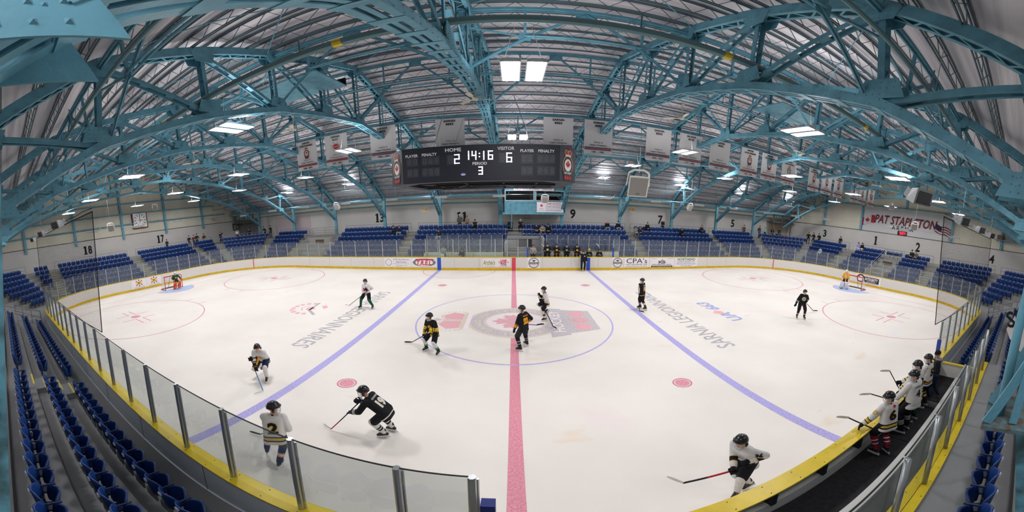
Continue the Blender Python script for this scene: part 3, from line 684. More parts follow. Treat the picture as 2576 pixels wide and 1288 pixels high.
# end wall posts and girts
n_ = 0
for s, nm in ((-1, 'left'), (1, 'right')):
    for k, y in enumerate((.35, 6.4, 12.6, 18.8, 24.85)):
        zb = ZB if s > 0 or True else 5
        if s > 0 and k == 2: zb = 9.0
        m = MB(); x = s*(XW-.12); m.box(x-.1, x+.1, y-.14, y+.14, zb-.5 if s < 0 else zb, topz(y)+.3)
        m.solo('wall_post', TEAL, 'teal wall post on the %s end wall, %s from the camera side' % (nm, ordw(k+1)), 'post', 'end wall posts')
    for k, z in enumerate((6.9, 8.2, 9.5) if s < 0 else (9.0,)):
        d = [q for q in range(0, 190) if topz(YC+q*.1) < z+.4]; hw = (d[0] if d else 190)*.1-.3
        m = MB(); m.tube([(s*(XW-.25), YC-hw, z), (s*(XW-.25), YC+hw, z)], .07, 8)
        m.solo('wall_girt', TEAL, 'teal horizontal girt on the %s end wall, %s from the bottom' % (nm, ordw(k+1)), 'beam', 'end wall girts')
# ---------------------------------------------------------------- hanging fluorescent lights
TUBE = M('lit_fluorescent_tube', 'f6f2ff', .5, emit=14); HOOD = M('light_hood', 'd9dcdf', .4)
ld = bpy.data.lights.new('fluorescent', 'AREA'); ld.shape = 'RECTANGLE'; ld.size = .95; ld.size_y = 1.25; ld.energy = LAMP_W; ld.color = (1.0, .965, .95)
lu = bpy.data.lights.new('added_uplight', 'AREA'); lu.shape = 'RECTANGLE'; lu.size = .9; lu.size_y = 1.2; lu.energy = LAMP_W*.30; lu.color = (1.0, .965, .96)  # added upward lamp over each hood, only to brighten the roof
def make_light():
    t = thing('ceiling_light', 'x', 'ceiling light', (0, 0, 8.6), group='hanging fluorescent lights')
    m = MB()
    for s in (-1, 1):
        x = s*.26
        m.prism([(x-.21, 0), (x-.12, .09), (x+.12, .09), (x+.21, 0), (x+.19, 0), (x+.11, .07), (x-.11, .07), (x-.19, 0)], -.62, .62, 'y')
        for e in (-1, 1): m.box(x-.2, x+.2, e*.61-.01, e*.61+.01, 0, .08)
    m.box(-.5, .5, -.04, .04, .09, .14); m.build('hood', HOOD, t)
    for s in (-1, 1):
        m = MB()
        for e in (-1, 1): m.tube([(s*.26+e*.09, -.6, .02), (s*.26+e*.09, .6, .02)], .028, 8)
        m.build('tube', TUBE, t)
    for x in (-.45, .45): m = MB(); m.tube([(x, 0, .1), (x*.4, 0, 1.3)], .008, 4); m.build('hanger_wire', STEEL, t)
    o = bpy.data.objects.new('lamp', ld); COL.objects.link(o); o.parent = t; o.location = (0, 0, -.03)
    o = bpy.data.objects.new('ceiling_fill', lu); COL.objects.link(o); o.parent = t; o.location = (0, 0, .17); o.rotation_euler = (PI, 0, 0); return t
ln = ld.copy(); ln.energy = LAMP_W*.62; lf = ld.copy(); lf.energy = LAMP_W*.6; lun = lu.copy(); lun.energy = LAMP_W*.10
l0 = make_light(); n_ = 0
colw = lambda i: 'over the centre line' if i == 0 else '%s column %s of centre' % (ordw(abs(i)), 'left' if i < 0 else 'right')
for j, y in ((1, 4.8), (2, 12.5), (3, 20.0), (4, 27.4), (0, -3.6)):
    for i in range(-4, 5):
        if i == -4 and j == 4: continue
        o = l0 if n_ == 0 else dup(l0); n_ += 1; o.location = (.15+8.2*i, y, 8.6)
        if j == 4:
            o.location.z = 8.30
            for c_ in o.children:
                if c_.type == 'LIGHT': c_.data = lun if c_.data == lu else lf
        if j == 0:  # unseen row assumed behind the camera, added to light the near stand
            o.location.z = 8.0
            for c_ in o.children:
                if c_.type == 'LIGHT': c_.data = ln if c_.data == ld else lun
        o['label'] = 'lit hanging fluorescent light, %s, %s row from near stand' % (colw(i), ordw(j+1))
# ---------------------------------------------------------------- scoreboard
SBM = M('scoreboard_navy', '20232e', .5); SBF = M('scoreboard_dark', '14161c', .6)
LED = M('lit_led_digit', 'f4ecff', .5, emit=2.2); LEDO = M('unlit_digit', '5a5f6a', .5); LEDC = M('digit_cell', '353943', .45)
SX, SY0, SD = -1.26, 9.3, 5.6; sw = 2.87; ch = .69; z0, z1 = 6.30, 7.66
sb = thing('scoreboard', 'dark four-sided scoreboard reading 14:16, home 2, visitor 6, hanging over centre ice', 'scoreboard', (SX, SY0+SD/2, z0))
OFF = (SX, SY0+SD/2, z0)
def oct_(e=0): 
    a, b = sw+e, sw+ch+e; ya, yb = SY0-e, SY0+SD+e
    return [(SX-a, ya), (SX+a, ya), (SX+b, ya+ch), (SX+b, yb-ch), (SX+a, yb), (SX-a, yb), (SX-b, yb-ch), (SX-b, ya+ch)]
m = MB(OFF); P = oct_(); P2 = oct_(-.5)
for i in range(8):
    a, b = P[i], P[(i+1) % 8]; c, d = P2[i], P2[(i+1) % 8]
    m.hexa([(*a, z0), (*b, z0), (*d, z0), (*c, z0), (*a, z1), (*b, z1), (*d, z1), (*c, z1)])
m.build('cabinet', SBM, sb)
m = MB(OFF)
for y in (SY0+1.2, SY0+2.8, SY0+4.4): m.beam((SX-sw-.3, y, z0+.06), (SX+sw+.3, y, z0+.06), .08, .1)
for x in (-2.2, -.8, .8, 2.2): m.beam((SX+x, SY0+.3, z0+.1), (SX+x, SY0+SD-.3, z0+.1), .08, .1)
m.box(SX-2.0, SX+2.0, SY0+1.9, SY0+3.7, z0+.12, z0+1.0); m.build('inner_frame', SBF, sb)
m = MB(OFF)
for a, b in (((-1.8, 5.0), (-.9, 3.2)), ((.6, 3.2), (1.6, 5.0)), ((-2.6, 1.2), (-2.3, 2.4))): m.beam((SX+a[0], SY0+a[1], z0+.04), (SX+b[0], SY0+b[1], z0+.04), .03, .03)
m.build('brace_rod', STEEL, sb)
for x in (-2, 2):
    for y in (1.0, 4.6):
        m = MB(OFF); m.tube([(SX+x, SY0+y, z1-.2), (SX+x*.6, SY0+y, 10.0)], .015, 5); m.build('hanger_cable', STEEL, sb)
# the face plane is tilted forward very slightly by its own frame; text laid out in metres from the face centre
FS = frame((SX, SY0-.004, (z0+z1)/2), (1, 0, 0), (0, 0, 1))
def u_(px): return at(px, 420, y=SY0).x-SX
def v_(px, py): return at(px, py, y=SY0).z-(z0+z1)/2
m = MB(OFF)
for t_, px, py, w_, h_ in (('PLAYER', 1037, 393, .48, .11), ('PENALTY', 1081, 389, .56, .11), ('HOME', 1141, 377, .58, .14), ('PERIOD', 1207, 411, .52, .11), ('VISITOR', 1273, 373, .60, .13), ('PLAYER', 1326, 379, .48, .11), ('PENALTY', 1374, 380, .58, .11)):
    mtext(m, t_, FS, u_(px), v_(px, py), w=w_, h=h_, bold=.02, lift=.004)
m.build('lettering', PRINTW, sb)
SEG = {'0': 'abcdef', '1': 'bc', '2': 'abged', '3': 'abgcd', '4': 'fgbc', '5': 'afgcd', '6': 'afgedc', '8': 'abcdefg', '-': ''}
def digit(m, f, u, v, w_, h_, ch_, t_=.028, lift=.006, slant=0):
    a, b = w_/2, h_/2; S = {'a': (-a, a, b, b), 'd': (-a, a, -b, -b), 'g': (-a, a, 0, 0), 'f': (-a, -a, 0, b), 'b': (a, a, 0, b), 'e': (-a, -a, -b, 0), 'c': (a, a, -b, 0)}
    for c in SEG[ch_]:
        x0, x1, y0, y1 = S[c]; mpoly(m, [(u+x0-t_+slant*y0, v+y0-t_), (u+x1+t_+slant*y0, v+y0-t_), (u+x1+t_+slant*y1, v+y1+t_), (u+x0-t_+slant*y1, v+y1+t_)], f, 0, lift)
m = MB(OFF)
for c, px, py, w_, h_ in (('2', 1150, 400, .16, .32), ('6', 1281, 396, .16, .32), ('1', 1176, 391, .10, .30), ('4', 1193, 391, .13, .30), ('1', 1214, 391, .10, .30), ('6', 1234, 390, .14, .30), ('3', 1209, 429, .12, .26)): digit(m, FS, u_(px), v_(px, py), w_, h_, c, .019)
for dy in (-.06, .06): mdisc(m, FS, u_(1206.5), v_(1206, 390)+dy, .026, 0, .006, 10)
m.build('lit_digits', LED, sb)
m = MB(OFF); m2 = MB(OFF)
def cells(px0, px1, py, n, h_=.28):
    a, b = u_(px0), u_(px1); v = v_((px0+px1)/2, py); mrect(m, FS, a, b, v-h_/2-.03, v+h_/2+.03, 0, .003)
    for i in range(n):
        u = a+(b-a)*(i+.5)/n; digit(m2, FS, u, v, (b-a)/n*.42, h_*.72, '8', .012, .005)
for y in (405, 433): cells(1023, 1053, y+3, 2); cells(1061, 1107, y, 3)
for y in (394, 424): cells(1311, 1341, y+6, 2); cells(1351, 1397, y+6, 3)
cells(1124, 1145, 402, 1, .32); cells(1255, 1275, 397, 1, .32)
m.build('digit_cell', LEDC, sb); m2.build('unlit_segments', LEDO, sb)
m = MB(OFF); mdisc(m, FS, u_(1165), v_(1165, 439), .09, 0, .005, 20, .5); m.build('maker_badge', M('badge_blue_white', 'a8b4e8', .4), sb)
CRM = [M('crest_dark', '3b2a2c', .6), RED, PRINTW, M('crest_gold', 'cdbb97', .6)]
k_ = 1/math.sqrt(2)
m = MB(OFF); mcrest(m, frame((SX+sw+ch/2+.004, SY0+ch/2-.004, (z0+z1)/2-.02), (k_, k_, 0), (0, 0, 1)), 0, 0, .62, word='HOCKEY'); m.build('crest', CRM, sb)
m = MB(OFF); mcrest(m, frame((SX-sw-ch/2-.004, SY0+ch/2-.004, (z0+z1)/2-.02), (k_, -k_, 0), (0, 0, 1)), 0, 0, .62, word='HOCKEY'); m.build('crest', CRM, sb)
# ---------------------------------------------------------------- championship banners
CLOTH = M('banner_cloth', 'dcdadb', .8)
BANS = [(773, 'L', '2008 - 2009', 'OHA Jr. B', 'League Champions'), (848, 'X', '2001 - 2002', 'Sutherland Cup', 'Champions'), (966, 'B', '1992 - 1993', 'OHA Jr. B', 'League Champions'), (1134, 'B', '', 'OHA Jr. B', 'League Champions'),
        (1403, 'B', '', 'OHA Jr. B', 'League Champions'), (1503, 'B', '1981 - 1982', 'OHA Jr. B', 'League Champions'), (1654, 'B', '1976 - 1977', 'OHA Jr. B', 'League Champions'), (1735, 'B', '1973 - 1974', 'OHA Jr. B', 'League Champions'), (1810, 'B', '1972 - 1973', 'OHA Jr. B', 'Sutherland Cup Champions'),
        (1886, 'L', '1967 - 1968', 'OHA Jr. B', 'Sutherland Cup Champions'), (1937, 'L', '1965 - 1966', 'OHA Jr. B', 'Sutherland Cup Champions'), (1988, 'L', '1962 - 1963', 'OHA Jr. B', 'League Champions'), (2054, 'L', '1961 - 1962', 'OHA Jr. B', 'Sutherland Cup Champions'),
        (2088, 'L', '1959 - 1960', 'OHA Jr. B', 'League Champions'), (2119, 'L', '1958 - 1959', 'OHA Jr. B', 'League Champions'), (2162, 'R', '1957 - 1958', 'OHA Jr. B', 'Champions'), (2183, 'L', '1956 - 1957', 'OHA Jr. B', 'Champions'), (2205, 'R', '1955 - 1956', 'OHA Jr. B', 'Champions')]
BY = 15.5
for bi, (px, ty, yr, l1, l2) in enumerate(BANS):
    x = at(px, 400, y=BY).x; zt_, zb_ = 10.5, 8.45; bw = .80
    lab = 'white %s banner%s, %s in the row from the left' % ({'L': 'maple leaf crest', 'X': 'red burst', 'B': 'blue lettered', 'R': 'red round crest'}[ty], ' dated '+yr.replace(' ', '') if yr else ' partly behind the scoreboard top', ordw(bi+1))
    t = thing('banner', lab, 'banner', (x, BY, zt_), group='championship banners'); O = (x, BY, zt_)
    m = MB(O); n = 6; vs = []; 
    for j in range(5):
        for i in range(n+1): vs.append((x-bw+2*bw*i/n, BY+.015*math.sin(i*1.9+bi)*j/4, zt_-(zt_-zb_)*j/4))
    m.add(vs, [(j*(n+1)+i, j*(n+1)+i+1, (j+1)*(n+1)+i+1, (j+1)*(n+1)+i) for j in range(4) for i in range(n)]); m.build('cloth', CLOTH, t)
    m = MB(O); m.tube([(x-bw-.03, BY, zt_), (x+bw+.03, BY, zt_)], .02, 6); m.tube([(x-bw, BY, zb_), (x+bw, BY, zb_)], .015, 6)
    for s in (-1, 1): m.tube([(x+s*bw*.9, BY, zt_), (x+s*bw*.9, BY, zt_+.5)], .008, 4)
    m.build('hanging_rod', STEEL, t)
    f = frame((x, BY-.022, (zt_+zb_)/2), (1, 0, 0), (0, 0, 1)); m = MB(O)
    top = {'L': 'LEGIONNAIRES', 'X': 'BLAST', 'B': 'BEES', 'R': 'BEES'}[ty]
    mtext(m, 'SARNIA', f, 0, .86, w=.66 if ty != 'L' else .62, h=.13, mi=0, bold=.03); mtext(m, top, f, 0, .67, w=.42 if ty != 'L' else 1.05, h=.13, mi=0, bold=.03)
    if ty == 'B' : pass
    elif ty == 'L': pass
    mtext(m, l1, f, 0, -.34, w=.5, h=.10, mi=0, bold=.01); mtext(m, l2, f, 0, -.50, w=.95 if len(l2) < 20 else 1.15, h=.12 if len(l2) > 12 else .1, mi=0, bold=.01)
    if yr: mtext(m, yr, f, 0, -.9, w=.7, h=.11, mi=0, bold=.02)
    sc = [3, 1, 3] if ty == 'B' else [1, 3, 1]
    for k in range(3): mrect(m, f, -bw+.03, bw-.03, -.64-k*.06-.018, -.64-k*.06+.018, sc[k], .001)
    m.build('lettering', [INK, RED, PRINTW, NAVY], t)
    m = MB(O)
    if ty == 'L': mcrest(m, f, 0, .16, .40)
    if ty == 'X':
        for k in range(16):
            a = 2*PI*k/16; mpoly(m, [(.10*math.cos(a-.2), .2+.1*math.sin(a-.2)), ((.5 if k % 2 else .36)*math.cos(a), .2+(.34 if k % 2 else .26)*math.sin(a)), (.10*math.cos(a+.2), .2+.1*math.sin(a+.2))], f, 0 if k % 2 else 1)
        mdisc(m, f, 0, .2, .19, 1, .002, 20, .8); mtext(m, 'BLAST', f, 0, .2, w=.3, mi=2, lift=.004)
    if ty == 'R':
        mring(m, f, 0, .15, .22, .32, 1, 0, 24); mring(m, f, .1, -.02, .16, .22, 0, .001, 20); mpoly(m, [(-.4, .5), (-.3, .5), (.1, .05), (.0, .05)], f, 0, .002); mpoly(m, [(.4, .4), (.3, .4), (-.1, .05), (.0, .05)], f, 1, .003)
    if m.v: m.build('crest', CRM, t)
# ---------------------------------------------------------------- ceiling fans
FANW = M('fan_cream', 'd8d2bd', .5)
def make_fan():
    t = thing('ceiling_fan', 'x', 'ceiling fan', (0, 0, 0), group='ceiling fans on the truss chords')
    MB().tube([(0, 0, .1), (0, 0, .75)], .02, 8).build('down_rod', FANW, t)
    m = MB(); m.lathe([(.001, .16), (.08, .15), (.12, .06), (.1, 0), (.001, -.03)], n=16); m.lathe([(.001, .62), (.05, .64), (.08, .75), (.001, .76)], n=12); m.build('motor_housing', FANW, t, smooth=True)
    for k in range(3):
        a = 2*PI*k/3; m = MB(); c, s = math.cos(a), math.sin(a)
        P = [(.1, -.03), (.3, -.03), (.35, -.07), (.75, -.08), (.78, 0), (.75, .08), (.35, .07), (.3, .03), (.1, .03)]
        m.add([(p[0]*c-p[1]*s, p[0]*s+p[1]*c, .04+p[1]*.25+z) for z in (0, .012) for p in P], [tuple(range(9)), tuple(range(17, 8, -1))]+[(i, (i+1) % 9, (i+1) % 9+9, i+9) for i in range(9)]); m.build('blade', FANW, t)
    return t
fn0 = make_fan(); fl = ['above the left end', 'left of the second banner', 'above the left banners', 'above the scoreboard', 'above the right banners', 'over the right blue line', 'over the right end']
for n_, (px, py, l) in enumerate(((1195, 252, 'nearest the camera, above the scoreboard'), (740, 328, 'above the leftmost banner'), (490, 410, 'over the left face-off circle'), (1715, 300, 'above the dated banners on the right'), (2020, 388, 'over the right end of the ice'), (1253, 415, 'x'), (2215, 470, 'near the right end wall'))):
    if l == 'x': continue
    p = at(px, py, z=9.35); o = fn0 if n_ == 0 else dup(fn0); o.location = p; o.rotation_euler = (0, 0, n_*.7+.3); o['label'] = 'cream three-bladed ceiling fan '+l
# ---------------------------------------------------------------- speakers
SPW = M('speaker_white', 'd8d5cf', .5); GRL = M('speaker_grille', '8a8784', .7); SPG = M('horn_grey', 'a7a9ab', .5)
def make_speaker(name, label, size, depth, group=None, tilt=.45):
    t = thing(name, label, 'speaker', (0, 0, 0), group=group); s = size; R = Matrix.Rotation(tilt, 4, 'X')
    def X(m, n, mat): return m.build(n, mat, t, xf=R)
    f = [(-s*.5, -s*.55), (s*.5, -s*.55), (s*.5, s*.55), (-s*.5, s*.55)]; b = [(-s*.28, -s*.35), (s*.28, -s*.35), (s*.28, s*.3), (-s*.28, s*.3)]
    m = MB(); m.hexa([(f[0][0], 0, f[0][1]), (f[1][0], 0, f[1][1]), (b[1][0], depth, b[1][1]), (b[0][0], depth, b[0][1]), (f[3][0], 0, f[3][1]), (f[2][0], 0, f[2][1]), (b[2][0], depth, b[2][1]), (b[3][0], depth, b[3][1])]); X(m, 'cabinet', SPW)
    m = MB(); m.box(-s*.44, s*.44, -.014, 0, -s*.49, s*.47); X(m, 'grille', GRL)
    m = MB(); m.box(-s*.08, s*.08, -.02, -.012, -s*.42, -s*.34); X(m, 'badge', BLACK)
    m = MB(); mtext(m, 'JBL', (V((0, -.022, -s*.38)), V((1, 0, 0)), V((0, 0, 1))), w=s*.12, h=s*.05); X(m, 'badge_lettering', PRINTW)
    m = MB()
    for k in (-1, 1): m.beam((k*s*.56, depth*.3, -.05*s), (k*s*.5, depth*.4, s*.62), .03, .07); m.beam((k*s*.5, depth*.4, s*.62), (k*s*.25, depth*.4, s*.78), .03, .07)
    m.beam((-s*.25, depth*.4, s*.78), (s*.25, depth*.4, s*.78), .05, .07); X(m, 'yoke', WHITE)
    m = MB(); m.tube([(0, 0, s*.7), (0, .1, s*.7+(4.9 if s < .6 else 2.2))], .010, 5); m.build('hanging_chain', STEEL, t); return t
bs = make_speaker('loudspeaker', 'large white loudspeaker with grey grille hanging right of the scoreboard', .78, .6)
bs.location = at(1606, 470, y=9.2); bs.rotation_euler = (0, 0, -.18)
sp0 = make_speaker('loudspeaker', 'x', .50, .35, 'small white hung speakers')
for n_, (px, py, k, v, l, rz) in enumerate(((846, 521, 'y', 22.5, 'left of centre before section 13', -.3), (1371, 503, 'y', 22.5, 'before the press box windows', 0), (1737, 523, 'y', 22.5, 'before section 7', .3), (279, 575, 'x', -24, 'near the left end wall', PI/2-.5), (2300, 572, 'x', 24, 'before the arena name', -PI/2+.5), (390, 523, 'x', -31, 'beside the game clock', 1), (2243, 522, 'x', 31, 'above the arena name', -1.1))):
    o = sp0 if n_ == 0 else dup(sp0); o.location = at(px, py, **{k: v}); o.rotation_euler = (0, 0, rz); o['label'] = 'small white speaker hanging '+l
# grey horn speakers over the near boards
def make_horn():
    RX = Matrix.Rotation(.55, 4, 'X'); t = thing('horn_speaker', 'x', 'speaker', (0, 0, 0), group='grey box horns over the near boards')
    m = MB(); w_ = .36
    m.hexa([(-w_, -.3, -.05), (w_, -.3, -.05), (w_*.5, .25, -.2), (-w_*.5, .25, -.2), (-w_, -.15, .40), (w_, -.15, .40), (w_*.5, .25, .2), (-w_*.5, .25, .2)]); m.build('horn_shell', SPG, t, xf=RX)
    m = MB(); m.box(-.3, .3, -.32, -.26, .0, .05); m.hexa([(-.27, -.31, .02), (.27, -.31, .02), (.27, -.28, .02), (-.27, -.28, .02), (-.27, -.2, .34), (.27, -.2, .34), (.27, -.17, .34), (-.27, -.17, .34)]); m.build('horn_mouth', M('horn_mouth', '4a4c4e', .6), t, xf=RX)
    m = MB(); m.box(-.14, .14, .24, .5, -.16, .14); m.build('driver_box', SPG, t, xf=RX)
    m = MB(); m.tube([(0, 0, .7), (0, 0, 5.4)], .012, 5); m.tube([(-.3, 0, .35), (0, 0, .7), (.3, 0, .35)], .012, 5); m.build('hanging_chain', STEEL, t); return t
h0 = make_horn()
for n_, (px, py) in enumerate(((2308, 500), (2418, 558), (2463, 580), (2490, 594), (147, 567), (108, 590), (85, 604))):
    p = at(px, py, z=6.25); s = 1 if p.x > 0 else -1
    o = h0 if n_ == 0 else dup(h0); o.location = p; o.rotation_euler = (0, 0, -s*.45); o.scale = (.72, .72, .72); o['label'] = 'grey box horn hanging over the near boards, %s from the camera on the %s' % (ordw(n_+1 if n_ < 4 else n_-3), 'right' if s > 0 else 'left')
# ---------------------------------------------------------------- heaters on the ring cable above the stands
HTM = M('heater_aluminium', 'c9cbcb', .35, .5)
def make_heater():
    t = thing('radiant_heater', 'x', 'heater', (0, 0, 0), group='radiant heaters above the stands')
    m = MB(); m.prism([(-.12, -.06), (-.05, .1), (.05, .1), (.12, -.06)], -.55, .55, 'x'); m.build('reflector', HTM, t)
    m = MB()
    for k in (-.06, 0, .06): m.tube([(-.52, k, -.07), (.52, k, -.07)], .018, 6)
    m.build('element', WHITE, t)
    m = MB(); m.tube([(-.4, 0, .1), (-.4, 0, 1.2)], .008, 4); m.tube([(.4, 0, .1), (.4, 0, 1.2)], .008, 4); m.tube([(.55, 0, 0), (.8, 0, .15), (.9, 0, .35)], .02, 5); m.build('hanger_wire', STEEL, t); return t
ht0 = make_heater(); hp = []
HT = [(345, 570, 'x', -31), (443, 558, 'x', -31), (232, 585, 'x', -31), (535, 545, 'y', 26.6), (612, 543, 'y', 26.6), (685, 530, 'y', 26.6), (768, 512, 'y', 26.6), (870, 512, 'y', 26.6), (985, 502, 'y', 26.6), (1110, 496, 'y', 26.6), (1255, 493, 'y', 26.6), (1523, 496, 'y', 26.6), (1650, 507, 'y', 26.6), (1760, 515, 'y', 26.6), (1845, 525, 'y', 26.6), (1930, 534, 'y', 26.6), (2000, 541, 'x', 30.5), (2082, 552, 'x', 31), (2275, 578, 'x', 31), (2400, 598, 'x', 31)]
HT.sort(key=lambda h: h[0])
for n_, (px, py, k, v) in enumerate(HT):
    p = at(px, py, **{k: v}); p.z = max(5.6, min(6.3, p.z)); hp.append(p+V((0, 0, .13)))
    o = ht0 if n_ == 0 else dup(ht0); o.location = p; o.rotation_euler = (0, 0, PI/2 if k == 'x' else 0); o['label'] = 'silver radiant heater on the cable above the stands, %s from the left' % ordw(n_+1)
MB().tube(hp, .014, 5).solo('overhead_cable', STEEL, 'thin pale cable strung around the hall between the heaters', 'cable')
# ---------------------------------------------------------------- press box and signs on the far side
PX0, PX1, PY0 = -1.0, 5.05, 29.4
pb = thing('press_box', 'teal raised press box with two dark windows above the far stand', 'press box', ((PX0+PX1)/2, PY0, 4.6)); O = ((PX0+PX1)/2, PY0, 4.6)
m = MB(O); wz0, wz1 = 5.95, 6.85; wx = [(-.8, 1.45), (2.05, 4.3)]
wx = [(at(1272, 495, y=PY0).x, at(1342, 495, y=PY0).x), (at(1349, 495, y=PY0).x, at(1418, 495, y=PY0).x)]
m.box(PX0, PX1, PY0, PY0+.1, 4.6, wz0); m.box(PX0, PX1, PY0, PY0+.1, wz1, 7.2); m.box(PX0, wx[0][0], PY0, PY0+.1, wz0, wz1); m.box(wx[0][1], wx[1][0], PY0, PY0+.1, wz0, wz1); m.box(wx[1][1], PX1, PY0, PY0+.1, wz0, wz1)
m.box(PX0, PX0+.1, PY0, 31.6, 4.6, 7.2); m.box(PX1-.1, PX1, PY0, 31.6, 4.6, 7.2); m.box(PX0, PX1, PY0, 31.6, 4.55, 4.65)
for k in range(12): m.box(PX0, PX1, PY0-.012, PY0, 4.75+k*.1, 4.755+k*.1)
m.box(PX0-.1, PX1+.1, PY0-.06, PY0, 4.55, 4.75); m.build('shell', TEAL, pb)
m = MB(O); m.box(PX0+.1, PX1-.1, 31.0, 31.1, 4.7, 7.2); m.box(wx[1][0]-.2, wx[1][0]-.1, PY0+.2, 31, 4.7, 7.2); m.build('inner_wall', M('press_box_interior', '6b3a2e', .8), pb)
for a, b in wx:
    m = MB(O)
    for r in ((a-.06, b+.06, wz0-.06, wz0), (a-.06, b+.06, wz1, wz1+.06), (a-.06, a, wz0, wz1), (b, b+.06, wz0, wz1)): m.box(r[0], r[1], PY0-.03, PY0+.02, r[2], r[3])
    fr_ = m.build('window_frame', M('pale_frame', 'b9c7cb', .5), pb)
    if a < 0: MB(O).add([(a, PY0+.03, wz0), (b, PY0+.03, wz0), (b, PY0+.03, wz1), (a, PY0+.03, wz1)], [(0, 1, 2, 3)]).build('window_pane', mixmat('dark_pane', _glass((.2, .22, .24), .12, .05, (.1, .1, .11))), fr_)
m = MB(O)
for z in (6.15, 6.3): m.box(wx[0][0], wx[0][1]-.7, PY0+.15, PY0+.18, z, z+.03)
m.box(wx[0][1]-.75, wx[0][1]-.7, PY0+.15, PY0+.18, wz0, wz1); m.build('counter_shelf', GREYP, pb)
m = MB(O); m.tube([(.0, PY0-.03, 5.7), (2.2, PY0-.03, 5.7), (2.3, PY0-.03, 5.5)], .02, 6); m.tube([(PX0+.8, PY0-.05, 3.2), (PX0+.8, PY0-.05, 5.6)], .04, 6); m.build('conduit', TEAL, pb)
def sign(name, label, cat, fr, w_, h_, draw, mats, base=None, thick=.03):
    t = thing(name, label, cat, fr[0]); o, x, y = fr; n = x.cross(y); m = MB(o)
    P = [o+x*a+y*b for a, b in ((-w_/2, -h_/2), (w_/2, -h_/2), (w_/2, h_/2), (-w_/2, h_/2))]; m.hexa([p-n*thick for p in P]+P); m.build('panel', base or ADW, t)
    m = MB(o); draw(m, (o+n*.004, x, y)); m.build('lettering', mats, t); return t
XF, ZU = V((1, 0, 0)), V((0, 0, 1))
p = at(1343, 474, y=PY0-.12)
sign('no_smoking_sign', 'long white no smoking sign on top of the press box', 'sign', (V((p.x, PY0-.1, 7.05)), XF, ZU), 3.9, .34, lambda m, f: (mtext(m, 'NO SMOKING', f, -.65, 0, w=2.2, h=.2), mtext(m, 'BYLAW 7732', f, 1.3, -.02, w=.9, h=.12)), [INK])
p = at(1384, 521, y=PY0-.08)
def gs(m, f):
    mtext(m, 'GAME SPONSOR', f, .35, .34, w=1.4, h=.12, mi=1, bold=.02); mtext(m, 'SARNIA LEGION BR 62', f, .35, .03, w=1.3, h=.1, bold=.02); mtext(m, 'PLEASE SUPPORT OUR SPONSORS', f, .35, -.32, w=1.55, h=.12)
    for a, b, c, d in ((-.4, 1.1, .19, .21), (-.4, 1.1, -.15, -.13), (-.4, -.38, -.15, .2), (1.08, 1.1, -.15, .2)): mrect(m, f, a, b, c, d)
    mring(m, f, -.85, .15, .07, .12, 1); mleaf(m, f, -.85, .15, .08, 1); mtext(m, 'Sarnia', f, -.85, -.14, w=.35, h=.08); mtext(m, 'Legionnaires', f, -.85, -.32, w=.62, h=.08)
sign('sponsor_sign', 'white game sponsor sign fixed below the press box windows', 'sign', (V((p.x, PY0-.06, 5.28)), XF, ZU), 2.6, 1.0, gs, [INK, RED])
for px, l in ((1069, 'left of section 11'), (1590, 'between sections 9 and 7')):
    p = at(px, 528, y=YB-.05)
    sign('no_smoking_sign', 'small cream no smoking sign with red barred circle, '+l, 'sign', (V((p.x, YB-.04, p.z)), XF, ZU), .78, .56, lambda m, f: (mtext(m, 'NO', f, -.22, .15, w=.2, h=.1), mtext(m, 'SMOKING', f, -.2, .0, w=.32, h=.08), mring(m, f, .17, .02, .13, .17, 1, 0, 20), mpoly(m, [(.06, .11), (.09, .14), (.28, -.07), (.25, -.10)], f, 1, .001)), [INK, RED], M('cream_sign', 'd9cfa6', .6))
# painted section numbers
NUMM = M('wall_number_black', '161618', .8)
for px, py, k, v, tx in ((707, 565, 'y', YB-.01, '15'), (955, 548, 'y', YB-.01, '13'), (1162, 545, 'y', YB-.01, '11'), (1441, 538, 'y', YB-.01, '9'), (1661, 553, 'y', YB-.01, '7'), (1843, 562, 'y', YB-.01, '5'), (2075, 587, 'x', XW-.01, '3'), (2203, 605, 'x', XW-.01, '1'), (2309, 622, 'x', XW-.01, '2'), (2495, 652, 'x', XW-.01, '4'), (221, 629, 'x', -XW+.01, '18'), (404, 601, 'x', -XW+.01, '17')):
    p = at(px, py, **{k: v}); xd = XF if k == 'y' else V((0, 1, 0)) if v < 0 else V((0, -1, 0))
    if tx == '15': p.x = -28.9
    m = MB(p); hh_ = 1.02 if tx not in '12' or k == 'y' else 1.15; fr_ = (p, xd, ZU)
    for q, c_ in enumerate(tx):
        u0 = (q-(len(tx)-1)/2)*.58
        if c_ == '1': mpoly(m, [(u0-.22, -hh_/2), (u0+.22, -hh_/2), (u0+.22, -hh_/2+.12), (u0+.13, -hh_/2+.12), (u0+.13, hh_/2), (u0-.02, hh_/2), (u0-.22, hh_/2-.1), (u0-.22, hh_/2-.24), (u0-.12, hh_/2-.2), (u0-.12, -hh_/2+.12), (u0-.22, -hh_/2+.12)], fr_, 0, .003)
        else: mtext(m, c_, fr_, u0, 0, w=.60 if len(tx) == 1 else .50, h=hh_, bold=.03, lift=.003)
    o = m.build('wall_number', NUMM); o.location = p; tag(o, 'black section number %s painted on the block wall' % tx, 'wall number', 'section numbers')
